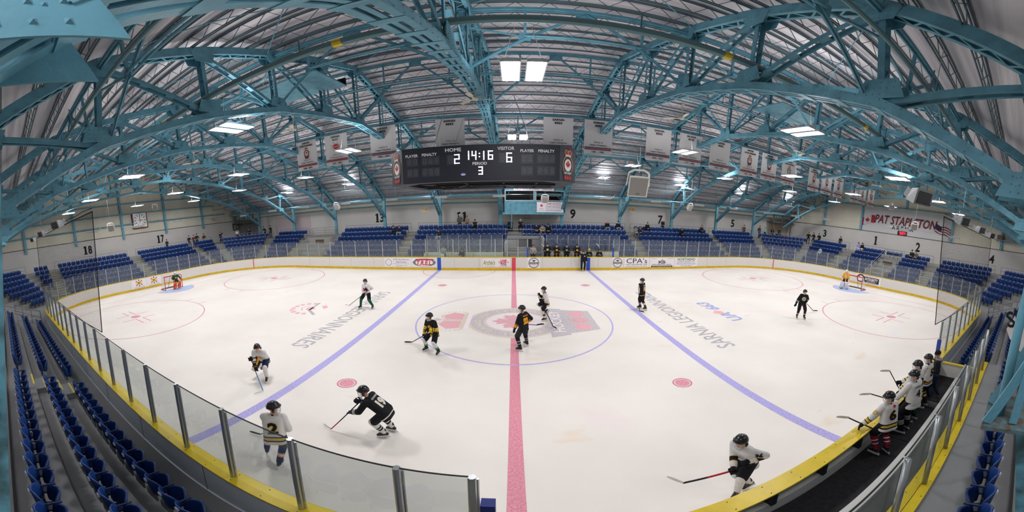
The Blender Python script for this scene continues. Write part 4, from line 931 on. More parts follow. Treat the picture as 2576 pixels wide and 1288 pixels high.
# arena name, flags, clocks
o = V((XW-.03, 14.0, 7.35)); YR = V((0, -1, 0))
def letters(name, label, body, px, py, w_, h_, mat, x=XW-.05, slant=0, bold=.022):
    p = at(px, py, x=x); m = MB(p); mtext(m, body, (p, YR if x > 0 else -YR, ZU), w=w_, h=h_, slant=slant, bold=bold); t = m.build(name, mat); t.location = p; return tag(t, label, 'lettering')
a = at(2203, 550, x=XW); b = at(2349, 572, x=XW)
letters('wall_lettering', 'maroon PAT STAPLETON lettering on the right end wall', 'PAT STAPLETON', 2276, 558, abs(a.y-b.y)+.35, 1.12, MAROON, slant=.15)
a = at(2246, 572, x=XW); b = at(2298, 580, x=XW)
letters('wall_lettering', 'small black ARENA lettering below the arena name', 'A R E N A', 2270, 575, abs(a.y-b.y)+.1, .5, INK)
def flag(label, y, z, w_, h_, draw, mats, pole_side):
    t = thing('flag', label, 'flag', (XW-.06, y, z)); O = (XW-.06, y, z); m = MB(O)
    f0 = (V((XW-.06, y, z)), YR, ZU); draw(m, f0); m.build('cloth', mats, t)
    m = MB(O); m.tube([(XW-.1, y-pole_side*w_/2*-1, z+h_*.8), (XW-.1, y-pole_side*w_/2*-1-.25*pole_side, z-h_*1.3)], .025, 6); m.build('flag_pole', GREYP, t)
def wave(pts, f, m, mi, amp, lift=0):
    m_ = [(u, v+amp*math.sin(u*2.6)) for u, v in pts]; mpoly(m, m_, f, mi, lift)
def can(m, f):
    for i in range(12):
        a, b = -1.05+i*.175, -1.05+(i+1)*.175; sl = lambda u: .28*u+.1*math.sin(u*4)
        mpoly(m, [(a, -.5+sl(a)), (b, -.5+sl(b)), (b, .5+sl(b)), (a, .5+sl(a))], f, 1 if i < 3 or i > 8 else 0)
    mleaf(m, f, -.0, 0, .36, 1, .01)
p = at(2182, 553, x=XW-.1); flag('Canadian flag painted slanting left of the arena name', p.y, p.z, 2.1, 1.0, can, [M('flag_pale', 'b9b9b9', .7), M('flag_red', '9c1a2c', .7)], 1)
def usa(m, f):
    sl = lambda u: -.25*u+.08*math.sin(u*4)
    for i in range(12):
        a, b = -1.05+i*.175, -1.05+(i+1)*.175
        for s in range(7): 
            y0_, y1_ = -.5+s/7, -.5+(s+1)/7; mpoly(m, [(a, y0_+sl(a)), (b, y0_+sl(b)), (b, y1_+sl(b)), (a, y1_+sl(a))], f, 2 if (s >= 3 and i < 5) else 1 if s % 2 == 0 else 0)
p = at(2372, 581, x=XW-.1); flag('United States flag on the right end wall beside a teal post', p.y, p.z, 2.1, 1.0, usa, [M('flag_pale2', 'c9c2c2', .7), M('flag_red2', '6e1f2c', .7), M('flag_navy', '1c2140', .7)], -1)
p = at(2269, 587, x=XW-.12)
t = thing('digital_clock', 'red digital clock reading 5:04 below the arena name', 'clock', p); m = MB(p); m.box(p.x, p.x+.1, p.y-.62, p.y+.62, p.z-.26, p.z+.26); m.build('clock_case', BLACK, t)
m = MB(p); f = (p-V((.004, 0, 0)), YR, ZU)
for c, u in (('5', -.22), ('0', .08), ('4', .36)): digit(m, f, u, 0, .16, .28, c, .025, .004)
for v in (-.07, .07): mdisc(m, f, -.07, v, .025, 0, .004, 8)
m.build('lit_digits', M('lit_red_led', 'ff2040', .5, emit=3), t)
p = at(352, 554, x=-XW+.3)
t = thing('game_clock', 'square analogue clock in a red frame on the left end wall', 'clock', p); f = (p+V((.02, 0, 0)), -YR, ZU)
m = MB(p); m.box(p.x-.25, p.x, p.y-1.05, p.y+1.05, p.z-1.0, p.z+1.0); m.build('clock_case', MAROON, t)
m = MB(p); mrect(m, f, -.92, .92, -.9, .9); m.build('clock_face', WHITE, t)
m = MB(p)
for k in range(12):
    a = k*PI/6; c, s = math.cos(a), math.sin(a); mpoly(m, [(.55*c-.04*s, .55*s+.04*c), (.55*c+.04*s, .55*s-.04*c), (.8*c+.04*s, .8*s-.04*c), (.8*c-.04*s, .8*s+.04*c)], f, 0, .01)
mpoly(m, [(-.03, -.2), (.03, -.2), (.03, .55), (-.03, .55)], f, 0, .015); mpoly(m, [(-.2, .03), (-.2, -.03), (.4, -.03), (.4, .03)], f, 0, .015); mring(m, f, 0, 0, .86, .89, 0, .01, 32); m.build('clock_marks', INK, t)
EXT = M('exit_wall_print', '2d2d33', .8)
letters('wall_lettering', 'large grey EXIT lettering on the wall of the left corner', 'EXIT', 597, 571, 1.9, .95, EXT, x=-XW+.08)
m = MB(); m.box(-30.5, -24.5, YB-.05, YB, 2.8, 5.4); m.solo('wall_panel', M('pale_pink_panel', 'b9aeb2', .8), 'pale pinkish wall panel behind section 15', 'panel')
# corner service gallery boxes at right and left corners
for s, nm in ((1, 'right'), (-1, 'left')):
    m = MB(); m.box(*sorted((s*(XW-.02), s*34.0)), YB-.06, YB-.02, 2.78, 5.6); m.solo('wall_panel', M('tan_corner_wall', 'a2917c', .8) if s > 0 else M('grey_corner_wall', '6c6b6b', .8), 'plain wall panel in the far %s corner behind the stand' % nm, 'panel')
    m = MB()
    for x in (33.6, 35.4, 37.4): m.box(*sorted((s*x, s*(x+.12))), YB-1.3, YB-1.18, 2.78, 6.4)
    for z in (5.3, 5.9, 6.3): m.box(*sorted((s*33.4, s*(XW-.1))), YB-1.3, YB-1.22, z, z+.08)
    m.box(*sorted((s*33.4, s*(XW-.1))), YB-1.4, YB-.1, 5.2, 5.3)
    for k in range(8): m.box(*sorted((s*(33.5+k*.6), s*(33.54+k*.6))), YB-1.3, YB-1.26, 5.3, 6.3)
    m.solo('service_gallery', M('gallery_steel', '5b5f62', .6), 'grey steel service gallery in the far %s corner' % nm, 'gallery')
# near right equipment shelf and left end corner lights
p = at(2545, 608, x=XW-.4)
t = thing('wall_shelf', 'teal shelf with boxes high on the right end wall', 'shelf', p); m = MB(p); m.box(p.x-.5, p.x+.3, p.y-1.2, p.y+2.0, p.z-.06, p.z); m.build('shelf_board', TEAL, t)
m = MB(p); m.box(p.x-.45, p.x, p.y+1.1, p.y+1.7, p.z, p.z+.55); m.solo('cardboard_box', M('cardboard', '6d5648', .8), 'brown box on the teal wall shelf', 'box').location = p
m = MB(p); m.box(p.x-.45, p.x, p.y-.3, p.y+.6, p.z, p.z+.65); m.lathe([(.001, -.47), (.2, -.47), (.24, -.45)], c=(0, 0, 0), n=4); 
m = MB(p); m.box(p.x-.45, p.x, p.y-.3, p.y+.6, p.z, p.z+.65); m.solo('shelf_speaker', GREYP, 'grey speaker cabinet on the teal wall shelf', 'speaker').location = p

# roof hatches
def hatch(label, px, py, z, w_, l_, mat):
    p = at(px, py, z=z); t = thing('roof_hatch', label, 'roof hatch', p); m = MB(p); m.box(p.x-w_, p.x+w_, p.y-l_, p.y+l_, p.z, p.z+.06); m.build('panel', mat, t)
    if 'left' in label: m = MB(p); m.box(p.x-w_, p.x+w_, p.y+l_-.1, p.y+l_, p.z+.06, p.z+.4); m.build('opening_shade', BLK, t)  # black slab painted for the shade in the gap over the panel
hatch('pale teal hatch panel under the roof above the left banners', 745, 226, 11.0, 1.7, 1.1, TEAL)
hatch('pale teal hatch panel under the roof right of centre', 1985, 290, 10.9, 1.5, 1.0, TEAL)
# ---------------------------------------------------------------- seats
SEATB = M('seat_blue_plastic', '1d4286', .32, spec=.5); SEATD = M('seat_pan_blue', '17356c', .38, spec=.5); PLATE = M('seat_number_plate', 'dfe3ea', .5); BRK = M('seat_bracket', '8f9296', .5); ARMB = M('seat_frame_navy', '1d2c55', .45)
def shell(m, nu, nv, wid, z0, hgt, y0, lean, curve, th, mi=0, rnd=.45, ex=2.6, tip=.10):
    """curved shell with a rounded top; built as a closed two-sided sheet"""
    vs = []
    for side in (0, 1):
        for j in range(nv+1):
            v = j/nv; ww = wid/2*(max(0, 1-((v-(1-rnd))/rnd)**ex)**(1/ex) if v > 1-rnd else 1.0-.12*(1-v/(1-rnd))**2)
            ww = max(ww, wid*tip)
            for i in range(nu+1):
                u = -1+2*i/nu; zz_ = z0+hgt*(v if v < 1 else 1-.03*abs(u)); vs.append((u*ww, y0+lean*v+curve*(u*ww/(wid/2))**2+(th if side else 0), zz_))
    a = (nu+1)*(nv+1); g = lambda s, j, i: s*a+j*(nu+1)+i; fs = []
    for j in range(nv):
        for i in range(nu):
            fs.append((g(0, j, i), g(0, j, i+1), g(0, j+1, i+1), g(0, j+1, i))); fs.append((g(1, j, i), g(1, j+1, i), g(1, j+1, i+1), g(1, j, i+1)))
        fs.append((g(0, j, 0), g(0, j+1, 0), g(1, j+1, 0), g(1, j, 0))); fs.append((g(0, j, nu), g(1, j, nu), g(1, j+1, nu), g(0, j+1, nu)))
    for i in range(nu): fs.append((g(0, nv, i), g(0, nv, i+1), g(1, nv, i+1), g(1, nv, i))); fs.append((g(0, 0, i), g(1, 0, i), g(1, 0, i+1), g(0, 0, i+1)))
    m.add(vs, fs, mi)
def seat_parts(hi):
    B = MB(); shell(B, 8 if hi else 2, 8 if hi else 3, .46, .34, .46, -.03, -.05, .11 if hi else .05, .022, rnd=.55 if hi else .2, tip=.12 if hi else .40)
    P = MB(); shell(P, 8 if hi else 2, 8 if hi else 2, .44, .30, .38, .20 if hi else .14, .06, -.10 if hi else -.03, .035, rnd=.6 if hi else .2, tip=.12 if hi else .40)
    A = MB(); A.beam((-.228, -.02, .60), (-.228, .26, .60), .022, .03); A.beam((-.228, .05, .60), (-.228, .05, .02), .025, .06, up=(0, 1, 0)); A.box(-.1, .1, .02, .2, .30, .34)
    K = MB(); K.box(-.22, .10, -.02, .01, .16, .34)
    L = MB(); L.box(-.035, .035, -.098, -.055, .70, .76)
    F = MB(); F.add([(-.035, .0, .73), (.035, .0, .73), (.035, -.01, .775), (-.035, -.01, .775)], [(0, 1, 2, 3)])
    return B, P, A, K, L, F
SEATS = []   # (dist, x, y, z, rot, section key, row, ordinal)
def seg_seats(k, a, b, pitch, key):
    """seats on row k from a to b (xy points); local +y looks at the ice"""
    a, b = V((a[0], a[1])), V((b[0], b[1])); L = (b-a).length; n = int(L/pitch); 
    if n < 1: return
    d = (b-a)/L; off = (L-n*pitch)/2
    c = V((-d.y, d.x)); mid = (a+b)/2
    if c.dot(V((0, W/2))-mid) < 0: c = -c
    rot = math.atan2(c.y, c.x)-PI/2
    for i in range(n):
        p = a+d*(off+pitch*(i+.5)); SEATS.append(((V((p.x, p.y, ZK(k)+.5))-CAM).length, p.x, p.y, ZK(k), rot, key, k, i+1))
FX = [(-28.6, -23.9, '15'), (-18.6, -10.85, '13'), (-9.95, -.35, '11'), (.55, 11.6, '9'), (12.45, 21.9, '7'), (22.6, 29.0, '5')]
for k in range(7):
    d = DK(k); y = W+d; cc = 59.9-(6.2-d)*1.4142; cn_ = cc-W; xe = HL+d; cx = cc-y; ce = cc-xe
    for a, b, nm in FX:
        if k == 0 and nm in ('11', '9'):
            continue
        if nm == '9' and k < 4: a = 2.75
        if nm == '15': a = max(a, -cx+.4)
        if nm == '5': b = min(b, cx-.4)
        seg_seats(k, (a, y), (b, y), .51, 'far stand section '+nm)
    if k > 0 or True:
        t = .5
        seg_seats(k, (cx+t, y-t), (xe-t, ce+t), .51, 'far right corner'); seg_seats(k, (-cx-t, y-t), (-xe+t, ce+t), .51, 'far left corner')
        seg_seats(k, (xe-t, -(cn_-xe)-t), (cn_-d+t*2.2, -d+t*1.2), .51, 'near right corner'); seg_seats(k, (-xe+t, -(cn_-xe)-t), (-(cn_-d)-t*.8, -d+t*.4), .51, 'near left corner')
    for a, b, nm in ((18.7, min(24.2, ce-.3), 'right end section 3'), (13.3, 17.1, 'right end section 1'), (7.6, 11.0, 'right end section 2'), (max(.5, -(cn_-xe)+.4), 6.5, 'right end section 4')):
        seg_seats(k, (xe, a), (xe, b), .51, nm)
    if k == 6: seg_seats(k, (xe, 11.0), (xe, 13.3), .51, 'right end above the exit')
    for a, b, nm in ((3.1, 11.65, 'left end section 18'), (12.75, 20.1, 'left end section 17'), (20.9, min(24.0, ce-.3), 'left end by the exit'), (max(.6, -(cn_-xe)+.3), 2.2, 'left end narrow block')):
        seg_seats(k, (-xe, a), (-xe, b), .51, nm)
for k in range(3):
    y = -DK(k)
    seg_seats(k, (-9.8, y), (-.9 if k < 2 else -1.75, y), .455, 'near left block'); seg_seats(k, (-20.2, y), (-10.8, y), .455, 'near left block past the aisle')
    if k < 2: seg_seats(k, (11.7, y), (21.6, y), .455, 'near right block past the bench')
    else: seg_seats(k, (2.6, y), (10.5, y), .455, 'block behind the near bench'); seg_seats(k, (11.4, y), (21.6, y), .455, 'near right block past the bench')
SEATED = []   # filled below with the world points of seated people
def row_pt(px, k, zoff=.55):
    """point on far-side row k under pixel column px"""
    y = W+DK(k); return at(px, 590, y=y).x, y
# ---------------------------------------------------------------- people
import numpy as np
PEND = []
SKIN = M('skin', 'd9a68c', .6); SKIN2 = M('skin_tan', 'b98368', .6); CAGE = M('cage_wire', 'd6d8dc', .3, .6); CAGEB = M('cage_black', '2a2a2e', .4)
def C(h): return M('cloth_'+h, h, .8, spec=.2, noise=(7, .12))
def cap(m, p, q, r0, r1, n=12, fl=None):
    p, q = V(p), V(q); d = q-p; L = d.length; d = d/L if L > 1e-6 else V((0, 0, 1)); pts = []; rs = []
    for k in range(4): a = PI/2*(1-k/4); pts.append(p-d*r0*math.sin(a)); rs.append(max(r0*math.cos(a), .001))
    pts += [p, q]; rs += [r0, r1]
    for k in range(1, 5): a = PI/2*k/4; pts.append(q+d*r1*math.sin(a)); rs.append(max(r1*math.cos(a), .001))
    b = len(m.v); m.tube(pts, rs, n)
    if fl:
        ax, f = V(fl[0]).normalized(), fl[1]
        for i in range(b, len(m.v)):
            w_ = m.v[i]+m.off; t = (w_-p).dot(d); c = p+d*t; o = w_-c; k = o.dot(ax); m.v[i] = m.v[i]+ax*(k*(f-1))
def ik(a, b, l1, l2, pole):
    d = b-a; L = d.length; mx = (l1+l2)*.995
    if L > mx: b = a+d*(mx/L); d = b-a; L = mx
    u = d.normalized(); x = (l1*l1-l2*l2+L*L)/(2*L); h = math.sqrt(max(l1*l1-x*x, 0)); pl = V(pole); pl = pl-u*pl.dot(u)
    if pl.length < 1e-4: pl = V((0, 0, 1)).cross(u)
    return a+u*x+pl.normalized()*h, b
def remesh(name, bones, mats, vox, parent, off, fl=None):
    """bones: (p, q, r0, r1, flatten, [(t0, t1, mat)] or mat); one continuous surface grown around them"""
    m = MB(off)
    for bn in bones: cap(m, bn[0], bn[1], bn[2], bn[3], 14 if vox < .02 else 10, bn[4])
    o = m.build(name, mats, parent)
    md = o.modifiers.new('r', 'REMESH'); md.mode = 'VOXEL'; md.voxel_size = vox; md.use_smooth_shade = True
    s = o.modifiers.new('s', 'SMOOTH'); s.factor = .6; s.iterations = 4 if vox < .02 else 2
    PEND.append((o, bones, V(off))); return o
def nearest(c, bones):
    best = np.full(len(c), 1e9); ix = np.zeros(len(c), dtype=int)
    for n_, (p, q, r0, r1, fl, mt) in enumerate(bones):
        p_, q_ = np.array(p), np.array(q); d = q_-p_; L = max(d@d, 1e-9); tc = np.clip(((c-p_)@d)/L, 0, 1); dist = np.linalg.norm(c-(p_+tc[:, None]*d), axis=1)-(r0+(r1-r0)*tc)
        w_ = dist < best; best[w_] = dist[w_]; ix[w_] = n_
    return ix
def finish():
    dg = bpy.context.evaluated_depsgraph_get()
    for o, bones, off in PEND:
        me = bpy.data.meshes.new_from_object(o.evaluated_get(dg)); mats = list(o.data.materials); old = o.data
        o.modifiers.clear(); o.data = me; bpy.data.meshes.remove(old)
        me.materials.clear()
        for mt in mats: me.materials.append(mt)
        axes = [(p, q, mt) for p, q, r0, r1, fl, mt in bones if not isinstance(mt, int)]
        if axes:
            bmm = bmesh.new(); bmm.from_mesh(me); offv = off; seen = set()
            fb = nearest(np.array([tuple(f.calc_center_median()) for f in bmm.faces])+np.array(off), bones)
            lay = bmm.faces.layers.int.new('b'); bmm.faces.ensure_lookup_table()
            for f, q in zip(bmm.faces, fb): f[lay] = int(q)
            groups = {}
            for qi, bn in enumerate(bones):
                if not isinstance(bn[5], int):
                    ax = bn[5][0] if isinstance(bn[5][0][0], Vector) else (bn[0], bn[1]); bands = bn[5][1] if isinstance(bn[5][0][0], Vector) else bn[5]
                    groups.setdefault((tuple(ax[0]), tuple(ax[1]), tuple(bands)), set()).add(qi)
            for (a_, b_, bands), qs in groups.items():
                a_, b_ = V(a_), V(b_)
                for t0 in {x for bd in bands for x in bd[:2] if -.5 < x < 1.5}:
                    fs = [f for f in bmm.faces if f[lay] in qs]
                    if not fs: continue
                    geom = list({e for f in fs for e in f.edges})+list({v for f in fs for v in f.verts})+fs
                    bmesh.ops.bisect_plane(bmm, geom=geom, dist=1e-5, plane_co=a_+(b_-a_)*t0-off, plane_no=(b_-a_).normalized())
            bmm.to_mesh(me); bmm.free()
        if 'hem' in o:
            bmm = bmesh.new(); bmm.from_mesh(me); pc = V(o['hem'][:3])-off; pn = V(o['hem'][3:]); del o['hem']
            fb = nearest(np.array([tuple(f.calc_center_median()) for f in bmm.faces])+np.array(off), bones); tq = {qi for qi, bn in enumerate(bones) if qi < 20}
            fs = [f for f, q in zip(bmm.faces, fb) if int(q) in tq]; geom = list({e for f in fs for e in f.edges})+list({v for f in fs for v in f.verts})+fs
            bmesh.ops.bisect_plane(bmm, geom=geom, dist=1e-5, plane_co=pc, plane_no=pn)
            fb = nearest(np.array([tuple(f.calc_center_median()) for f in bmm.faces])+np.array(off), bones)
            dl = [f for f, q in zip(bmm.faces, fb) if int(q) in tq and (f.calc_center_median()-pc).dot(pn) < 0]
            bmesh.ops.delete(bmm, geom=dl, context='FACES'); bmm.to_mesh(me); bmm.free()
        nf = len(me.polygons); c = np.zeros(nf*3); me.polygons.foreach_get('center', c); c = c.reshape(-1, 3)+np.array(off)
        best = np.full(nf, 1e9); mi = np.zeros(nf, dtype=np.int32)
        for p, q, r0, r1, fl, mt in bones:
            p_, q_ = np.array(p), np.array(q); d = q_-p_; L = max(d@d, 1e-9); t = ((c-p_)@d)/L; tc = np.clip(t, 0, 1); dist = np.linalg.norm(c-(p_+tc[:, None]*d), axis=1)-(r0+(r1-r0)*tc)
            mm = np.full(nf, mt if isinstance(mt, int) else 0)
            if not isinstance(mt, int):
                bands = mt
                if isinstance(mt[0][0], Vector):
                    A_, B_ = np.array(mt[0][0]), np.array(mt[0][1]); t = ((c-A_)@(B_-A_))/((B_-A_)@(B_-A_)); bands = mt[1]; mm[:] = mt[2]
                for a, b, k in bands: mm[(t >= a) & (t < b)] = k
            w_ = dist < best; best[w_] = dist[w_]; mi[w_] = mm[w_]
        me.polygons.foreach_set('material_index', mi); me.polygons.foreach_set('use_smooth', [True]*nf); me.update()
PROJ = []
def project(target, label, txt, center, nrm, up, w_, h_, mat, bold=.03, shape=None, lift=.012):
    PROJ.append((target, txt, V(center), V(nrm).normalized(), V(up), w_, h_, mat, bold, shape, lift, label))
def finish_proj():
    for tgt, txt, c, n, up, w_, h_, mats, bold, shape, lift, nm in PROJ:
        off = PO[tgt.name]; tree = BVHTree.FromPolygons([v.co+off for v in tgt.data.vertices], [tuple(p.vertices) for p in tgt.data.polygons])
        x = up.cross(n).normalized(); y = n.cross(x).normalized(); m = MB(); f = (c+n*.6, x, y)
        if shape: shape(m, f, w_)
        else: mtext(m, txt, f, w=w_, h=h_, bold=bold)
        me = bpy.data.meshes.new('t'); me.from_pydata([tuple(p) for p in m.v], [], m.f); bm = bmesh.new(); bm.from_mesh(me)
        for i, fc in enumerate(bm.faces): fc.material_index = m.m[i]
        bmesh.ops.triangulate(bm, faces=bm.faces)
        for _ in range(3):
            es = [e for e in bm.edges if e.calc_length() > max(.03, w_*.12)]
            if es: bmesh.ops.subdivide_edges(bm, edges=es, cuts=1, use_grid_fill=False); bmesh.ops.triangulate(bm, faces=[q for q in bm.faces if len(q.verts) > 3])
        last = .6
        for v in bm.verts:
            h = tree.ray_cast(v.co, -n, 1.3); v.co = h[0]+n*lift if h[0] is not None else v.co-n*.6
            v.co = v.co-off
        bm.to_mesh(me); bm.free()
        for mt in (mats if isinstance(mats, list) else [mats]): me.materials.append(mt)
        me.name = nm; o = bpy.data.objects.new(nm, me); COL.objects.link(o); o.parent = tgt.parent if tgt.parent else tgt
PO = {}
def person(label, base, face, kit, s=1.0, hip=(0, .90), lean=8, side_=0, twist=0, feet=None, hands=None, head=(0, 0), z=0.0, seated=False, vox=.024, hair='short', cat='person', grip=None, raise_toe=0, toes=(12, 12), group=None, elbow=None):
    """base: (x, y) ground point; face: heading in degrees; local vectors are (forward, right, up) in metres; hands/feet may be world Vectors"""
    a = math.radians(face); F = V((math.cos(a), math.sin(a), 0)); Rr = V((math.sin(a), -math.cos(a), 0)); U = V((0, 0, 1)); B = V((base[0], base[1], z))
    def Wd(p): return p if isinstance(p, Vector) else B+(F*p[0]+Rr*p[1]+U*p[2])*s
    player = kit.get('player', False); st_ = .075 if player else 0
    P = B+F*hip[0]*s+U*(hip[1]*s+st_)
    ln, sd = math.radians(lean), math.radians(side_); D = (U*math.cos(ln)*math.cos(sd)+F*math.sin(ln)+Rr*math.sin(sd)).normalized()
    tw = math.radians(twist); SR = (Rr*math.cos(tw)-F*math.sin(tw)); SR = (SR-D*SR.dot(D)).normalized(); SF = D.cross(SR)*-1; SF = U.cross(Rr) if False else (SR.cross(D)*-1)
    SF = D.cross(SR); SF = SF if SF.dot(F) > 0 else -SF
    N = P+D*.50*s; S0 = P+D*.45*s; dh = (D*.45+U*.55).normalized()
    hy, hp_ = math.radians(face+head[0]), math.radians(head[1]); HF = V((math.cos(hy)*math.cos(hp_), math.sin(hy)*math.cos(hp_), math.sin(hp_))); Hc = N+dh*.155*s+HF*.015
    HU = (dh-HF*dh.dot(HF)).normalized(); HR = HF.cross(HU)
    sh = [S0+SR*(k*.175*s) for k in (-1, 1)]; hp = [P+Rr*(k*.09*s) for k in (-1, 1)]
    feet = feet or [(0, -.13, 0), (0, .13, 0)]; hands = hands or [(.12, -.28, .78), (.12, .28, .78)]
    if seated and not isinstance(feet[0], Vector) and feet[0][0] == 0: feet = [(.42, -.12, 0), (.42, .12, 0)]
    an = []; kn = []; wr = []; el = []
    for i, k in enumerate((-1, 1)):
        f = Wd(feet[i]); f = f+U*((.09+st_) if f.z < z+.03*1 or not isinstance(feet[i], Vector) else .0)
        q, e = ik(hp[i], f, .44*s, .43*s, F+Rr*k*.25); kn.append(q); an.append(e)
        h = Wd(hands[i]); pole = elbow[i] if elbow else (-SF*.6+SR*k*.6-D*.5); q, e = ik(sh[i], h, .29*s, .27*s, pole); el.append(q); wr.append(e)
    sb = s*(.72 if player else 1); mats = kit['mats']; b = []   # 0 skin 1 top 2 legs 3 shoes 4 accent
    TOP, LEG, SHO = 1, 2, 3
    b += [(hp[0], hp[1], .105*s, .105*s, None, LEG), (P+D*.14*s-SR*.05*s, P+D*.14*s+SR*.05*s, .115*sb, .115*sb, None, TOP), (P+D*.28*s-SR*.07*s, P+D*.28*s+SR*.07*s, .115*sb, .115*sb, None, TOP), (P+D*.40*s-SR*.09*s, P+D*.40*s+SR*.09*s, .105*sb, .105*sb, None, TOP), (sh[0]-D*.02, sh[1]-D*.02, .066*sb, .066*sb, None, TOP)]
    b += [(N-D*.02*s, Hc-HU*.06*s, .055*s, .052*s, None, 0), (Hc+HU*.02-HF*.015, Hc+HU*.03+HF*.01, .095*s, .088*s, (HR, .86), 0), (Hc-HU*.05+HF*.02, Hc-HU*.095*s+HF*.045*s, .062*s, .034*s, None, 0), (Hc+HF*.082+HU*.0, Hc+HF*.098-HU*.022, .011, .015, None, 0)]
    for k in (-1, 1): b.append((Hc+HR*k*.082-HU*.01, Hc+HR*k*.09-HU*.03, .018, .012, None, 0))
    for i in range(2):
        k = (-1, 1)[i]
        b += [(sh[i], el[i], .058*s, .046*s, None, TOP), (el[i], wr[i], .046*s, .032*s, None, TOP if not kit.get('bare_arms') else 0)]
        b += [(hp[i], kn[i], .095*s, .066*s, None, LEG)]
        tw_ = math.radians(toes[i])*k; T = (F*math.cos(tw_)+Rr*math.sin(tw_)); 
        shin = (an[i]-kn[i]).normalized(); up_ = -shin; T = (T-up_*T.dot(up_)*(.75 if player else .0)).normalized()
        if not player: b += [(kn[i], an[i], .062*s, .045*s, None, LEG), (an[i]-U*.03-T*.03*s, an[i]-U*.045+T*.15*s, .045*s, .034*s, None, SHO)]
        else:
            b += [(kn[i]+shin*-.03, kn[i]+shin*.1, .088*s, .082*s, None, kit.get('knee', LEG)), (kn[i]+shin*.08, an[i]+U*.03, .082*s, .062*s, None, kit['sock'])]
    # hands: palm, four fingers and a thumb, closed round a stick when there is one
    GA = grip
    def hand(m_, i, r, pl, col, big=1.0):
        w0 = wr[i]; fd = (w0-el[i]).normalized(); k = (-1, 1)[i]
        ax = (GA[i] if GA and GA[i] is not None else None); out = []
        if ax is not None:
            ax = V(ax).normalized(); c = w0+fd*.075*big; u = fd-ax*fd.dot(ax); u = u.normalized() if u.length > .1 else ax.orthogonal().normalized(); v_ = ax.cross(u); R_ = .024*big+r
            out.append((w0, c-u*.03*big, pl, pl*.95))
            out.append((c-u*.045*big-ax*.03*big, c-u*.045*big+ax*.03*big, pl*.75, pl*.75))
            for j in range(4):
                cj = c+ax*((j-1.5)*.026*big); prev = cj-u*R_
                for q in range(1, 5):
                    an_ = PI+q*(.95+.05*j)*.85; nx_ = cj+(u*math.cos(an_)+v_*math.sin(an_)*k)*R_; out.append((prev, nx_, r, r*.92)); prev = nx_
            prev = c-u*R_*1.0-ax*.03*big
            for q in range(1, 3):
                an_ = PI-q*.8; nx_ = c-ax*(.045*big)+(u*math.cos(an_)+v_*math.sin(an_)*k)*R_; out.append((prev, nx_, r*1.1, r)); prev = nx_
        else:
            side = fd.cross(U if abs(fd.z) < .8 else F).normalized(); nn = side.cross(fd)
            out.append((w0, w0+fd*.06*big, pl*.9, pl))
            for j in range(4):
                p0 = w0+fd*.085*big+side*((j-1.5)*.021*big); ln_ = (.06, .072, .068, .05)[j]*big; p1 = p0+fd*ln_*.5-nn*.008*big; p2 = p1+fd*ln_*.4-nn*.022*big; out += [(w0+fd*.04*big+side*((j-1.5)*.018*big), p0, r, r), (p0, p1, r, r*.95), (p1, p2, r*.95, r*.8)]
            p0 = w0+fd*.03*big+side*(-k*.03*big); p1 = p0+fd*.035*big-side*k*.022*big; out += [(p0, p1, r*1.1, r), (p1, p1+fd*.03*big, r, r*.85)]
        return out
    root_off = B
    if not kit.get('gloves'):
        for i in range(2):
            for p, q, r0, r1 in hand(None, i, .0105*s if vox < .02 else .013*s, .032*s, 0): b.append((p, q, r0, r1, None, kit.get('hand', 0)))
    o = remesh('person', b, mats, vox, None, B); PO[o.name] = B; o.location = B; tag(o, label, cat, group)
    def ch(m, n_, mt, smooth=True): c_ = m.build(n_, mt, o, smooth=smooth); return c_
    # face: eyes and mouth
    m = MB(B)
    for k in (-1, 1): m.sphere(Hc+HF*.087*s+HR*k*.032*s+HU*.012*s, .0115, 0, 8, 6); m.sphere(Hc+HF*.096*s+HR*k*.032*s+HU*.012*s, .006, 1, 6, 4)
    m.tube([Hc+HF*.083*s-HR*.022-HU*.068*s, Hc+HF*.090*s-HU*.070*s, Hc+HF*.083*s+HR*.022-HU*.068*s], .005, 5, 2); m.build('face_features', [WHITE, INK, M('lips', '9a4a42', .6)], o)
    HM = Matrix((HR, HF, HU)).transposed()
    def hemi(m, r, sc, a1, ctr, tilt=0, n=16, k=8, mi=0, a0=0):
        """cap of an ellipsoid in the head frame, from the crown down to polar angle a1"""
        T_ = HM @ Matrix.Rotation(tilt, 3, 'X'); bse = len(m.v)
        vs = []; 
        for j in range(k+1):
            th = a0+(a1-a0)*j/k
            for q in range(n): ph = 2*PI*q/n; vs.append(ctr+T_ @ V((r*sc[0]*math.sin(th)*math.cos(ph), r*sc[1]*math.sin(th)*math.sin(ph), r*sc[2]*math.cos(th))))
        m.add(vs, [(j*n+q, j*n+(q+1) % n, (j+1)*n+(q+1) % n, (j+1)*n+q) for j in range(k) for q in range(n)], mi)
    if kit.get('helmet'):
        hm_, ac = kit['helmet']; ctr = Hc+HU*.025*s; m = MB(B); hemi(m, .124*s, (.92, 1.1, 1.0), 1.65, ctr, .12, 18, 9)
        hemi(m, .130*s, (.90, 1.06, .99), .8, ctr+HU*.002, .12, 18, 5)
        for k in (-1, 1): m.tube([ctr+HR*k*.108*s-HU*.02*s-HF*.02, ctr+HR*k*.104*s-HU*.085*s-HF*.01], [.030*s, .022*s], 8)
        m.tube([ctr-HR*.1*s+HU*.028*s+HF*.06*s, ctr-HR*.05*s+HU*.03*s+HF*.128*s, ctr+HU*.03*s+HF*.142*s, ctr+HR*.05*s+HU*.03*s+HF*.128*s, ctr+HR*.1*s+HU*.028*s+HF*.06*s], .012*s, 6)
        hl = ch(m, 'helmet', hm_)
        m = MB(B)
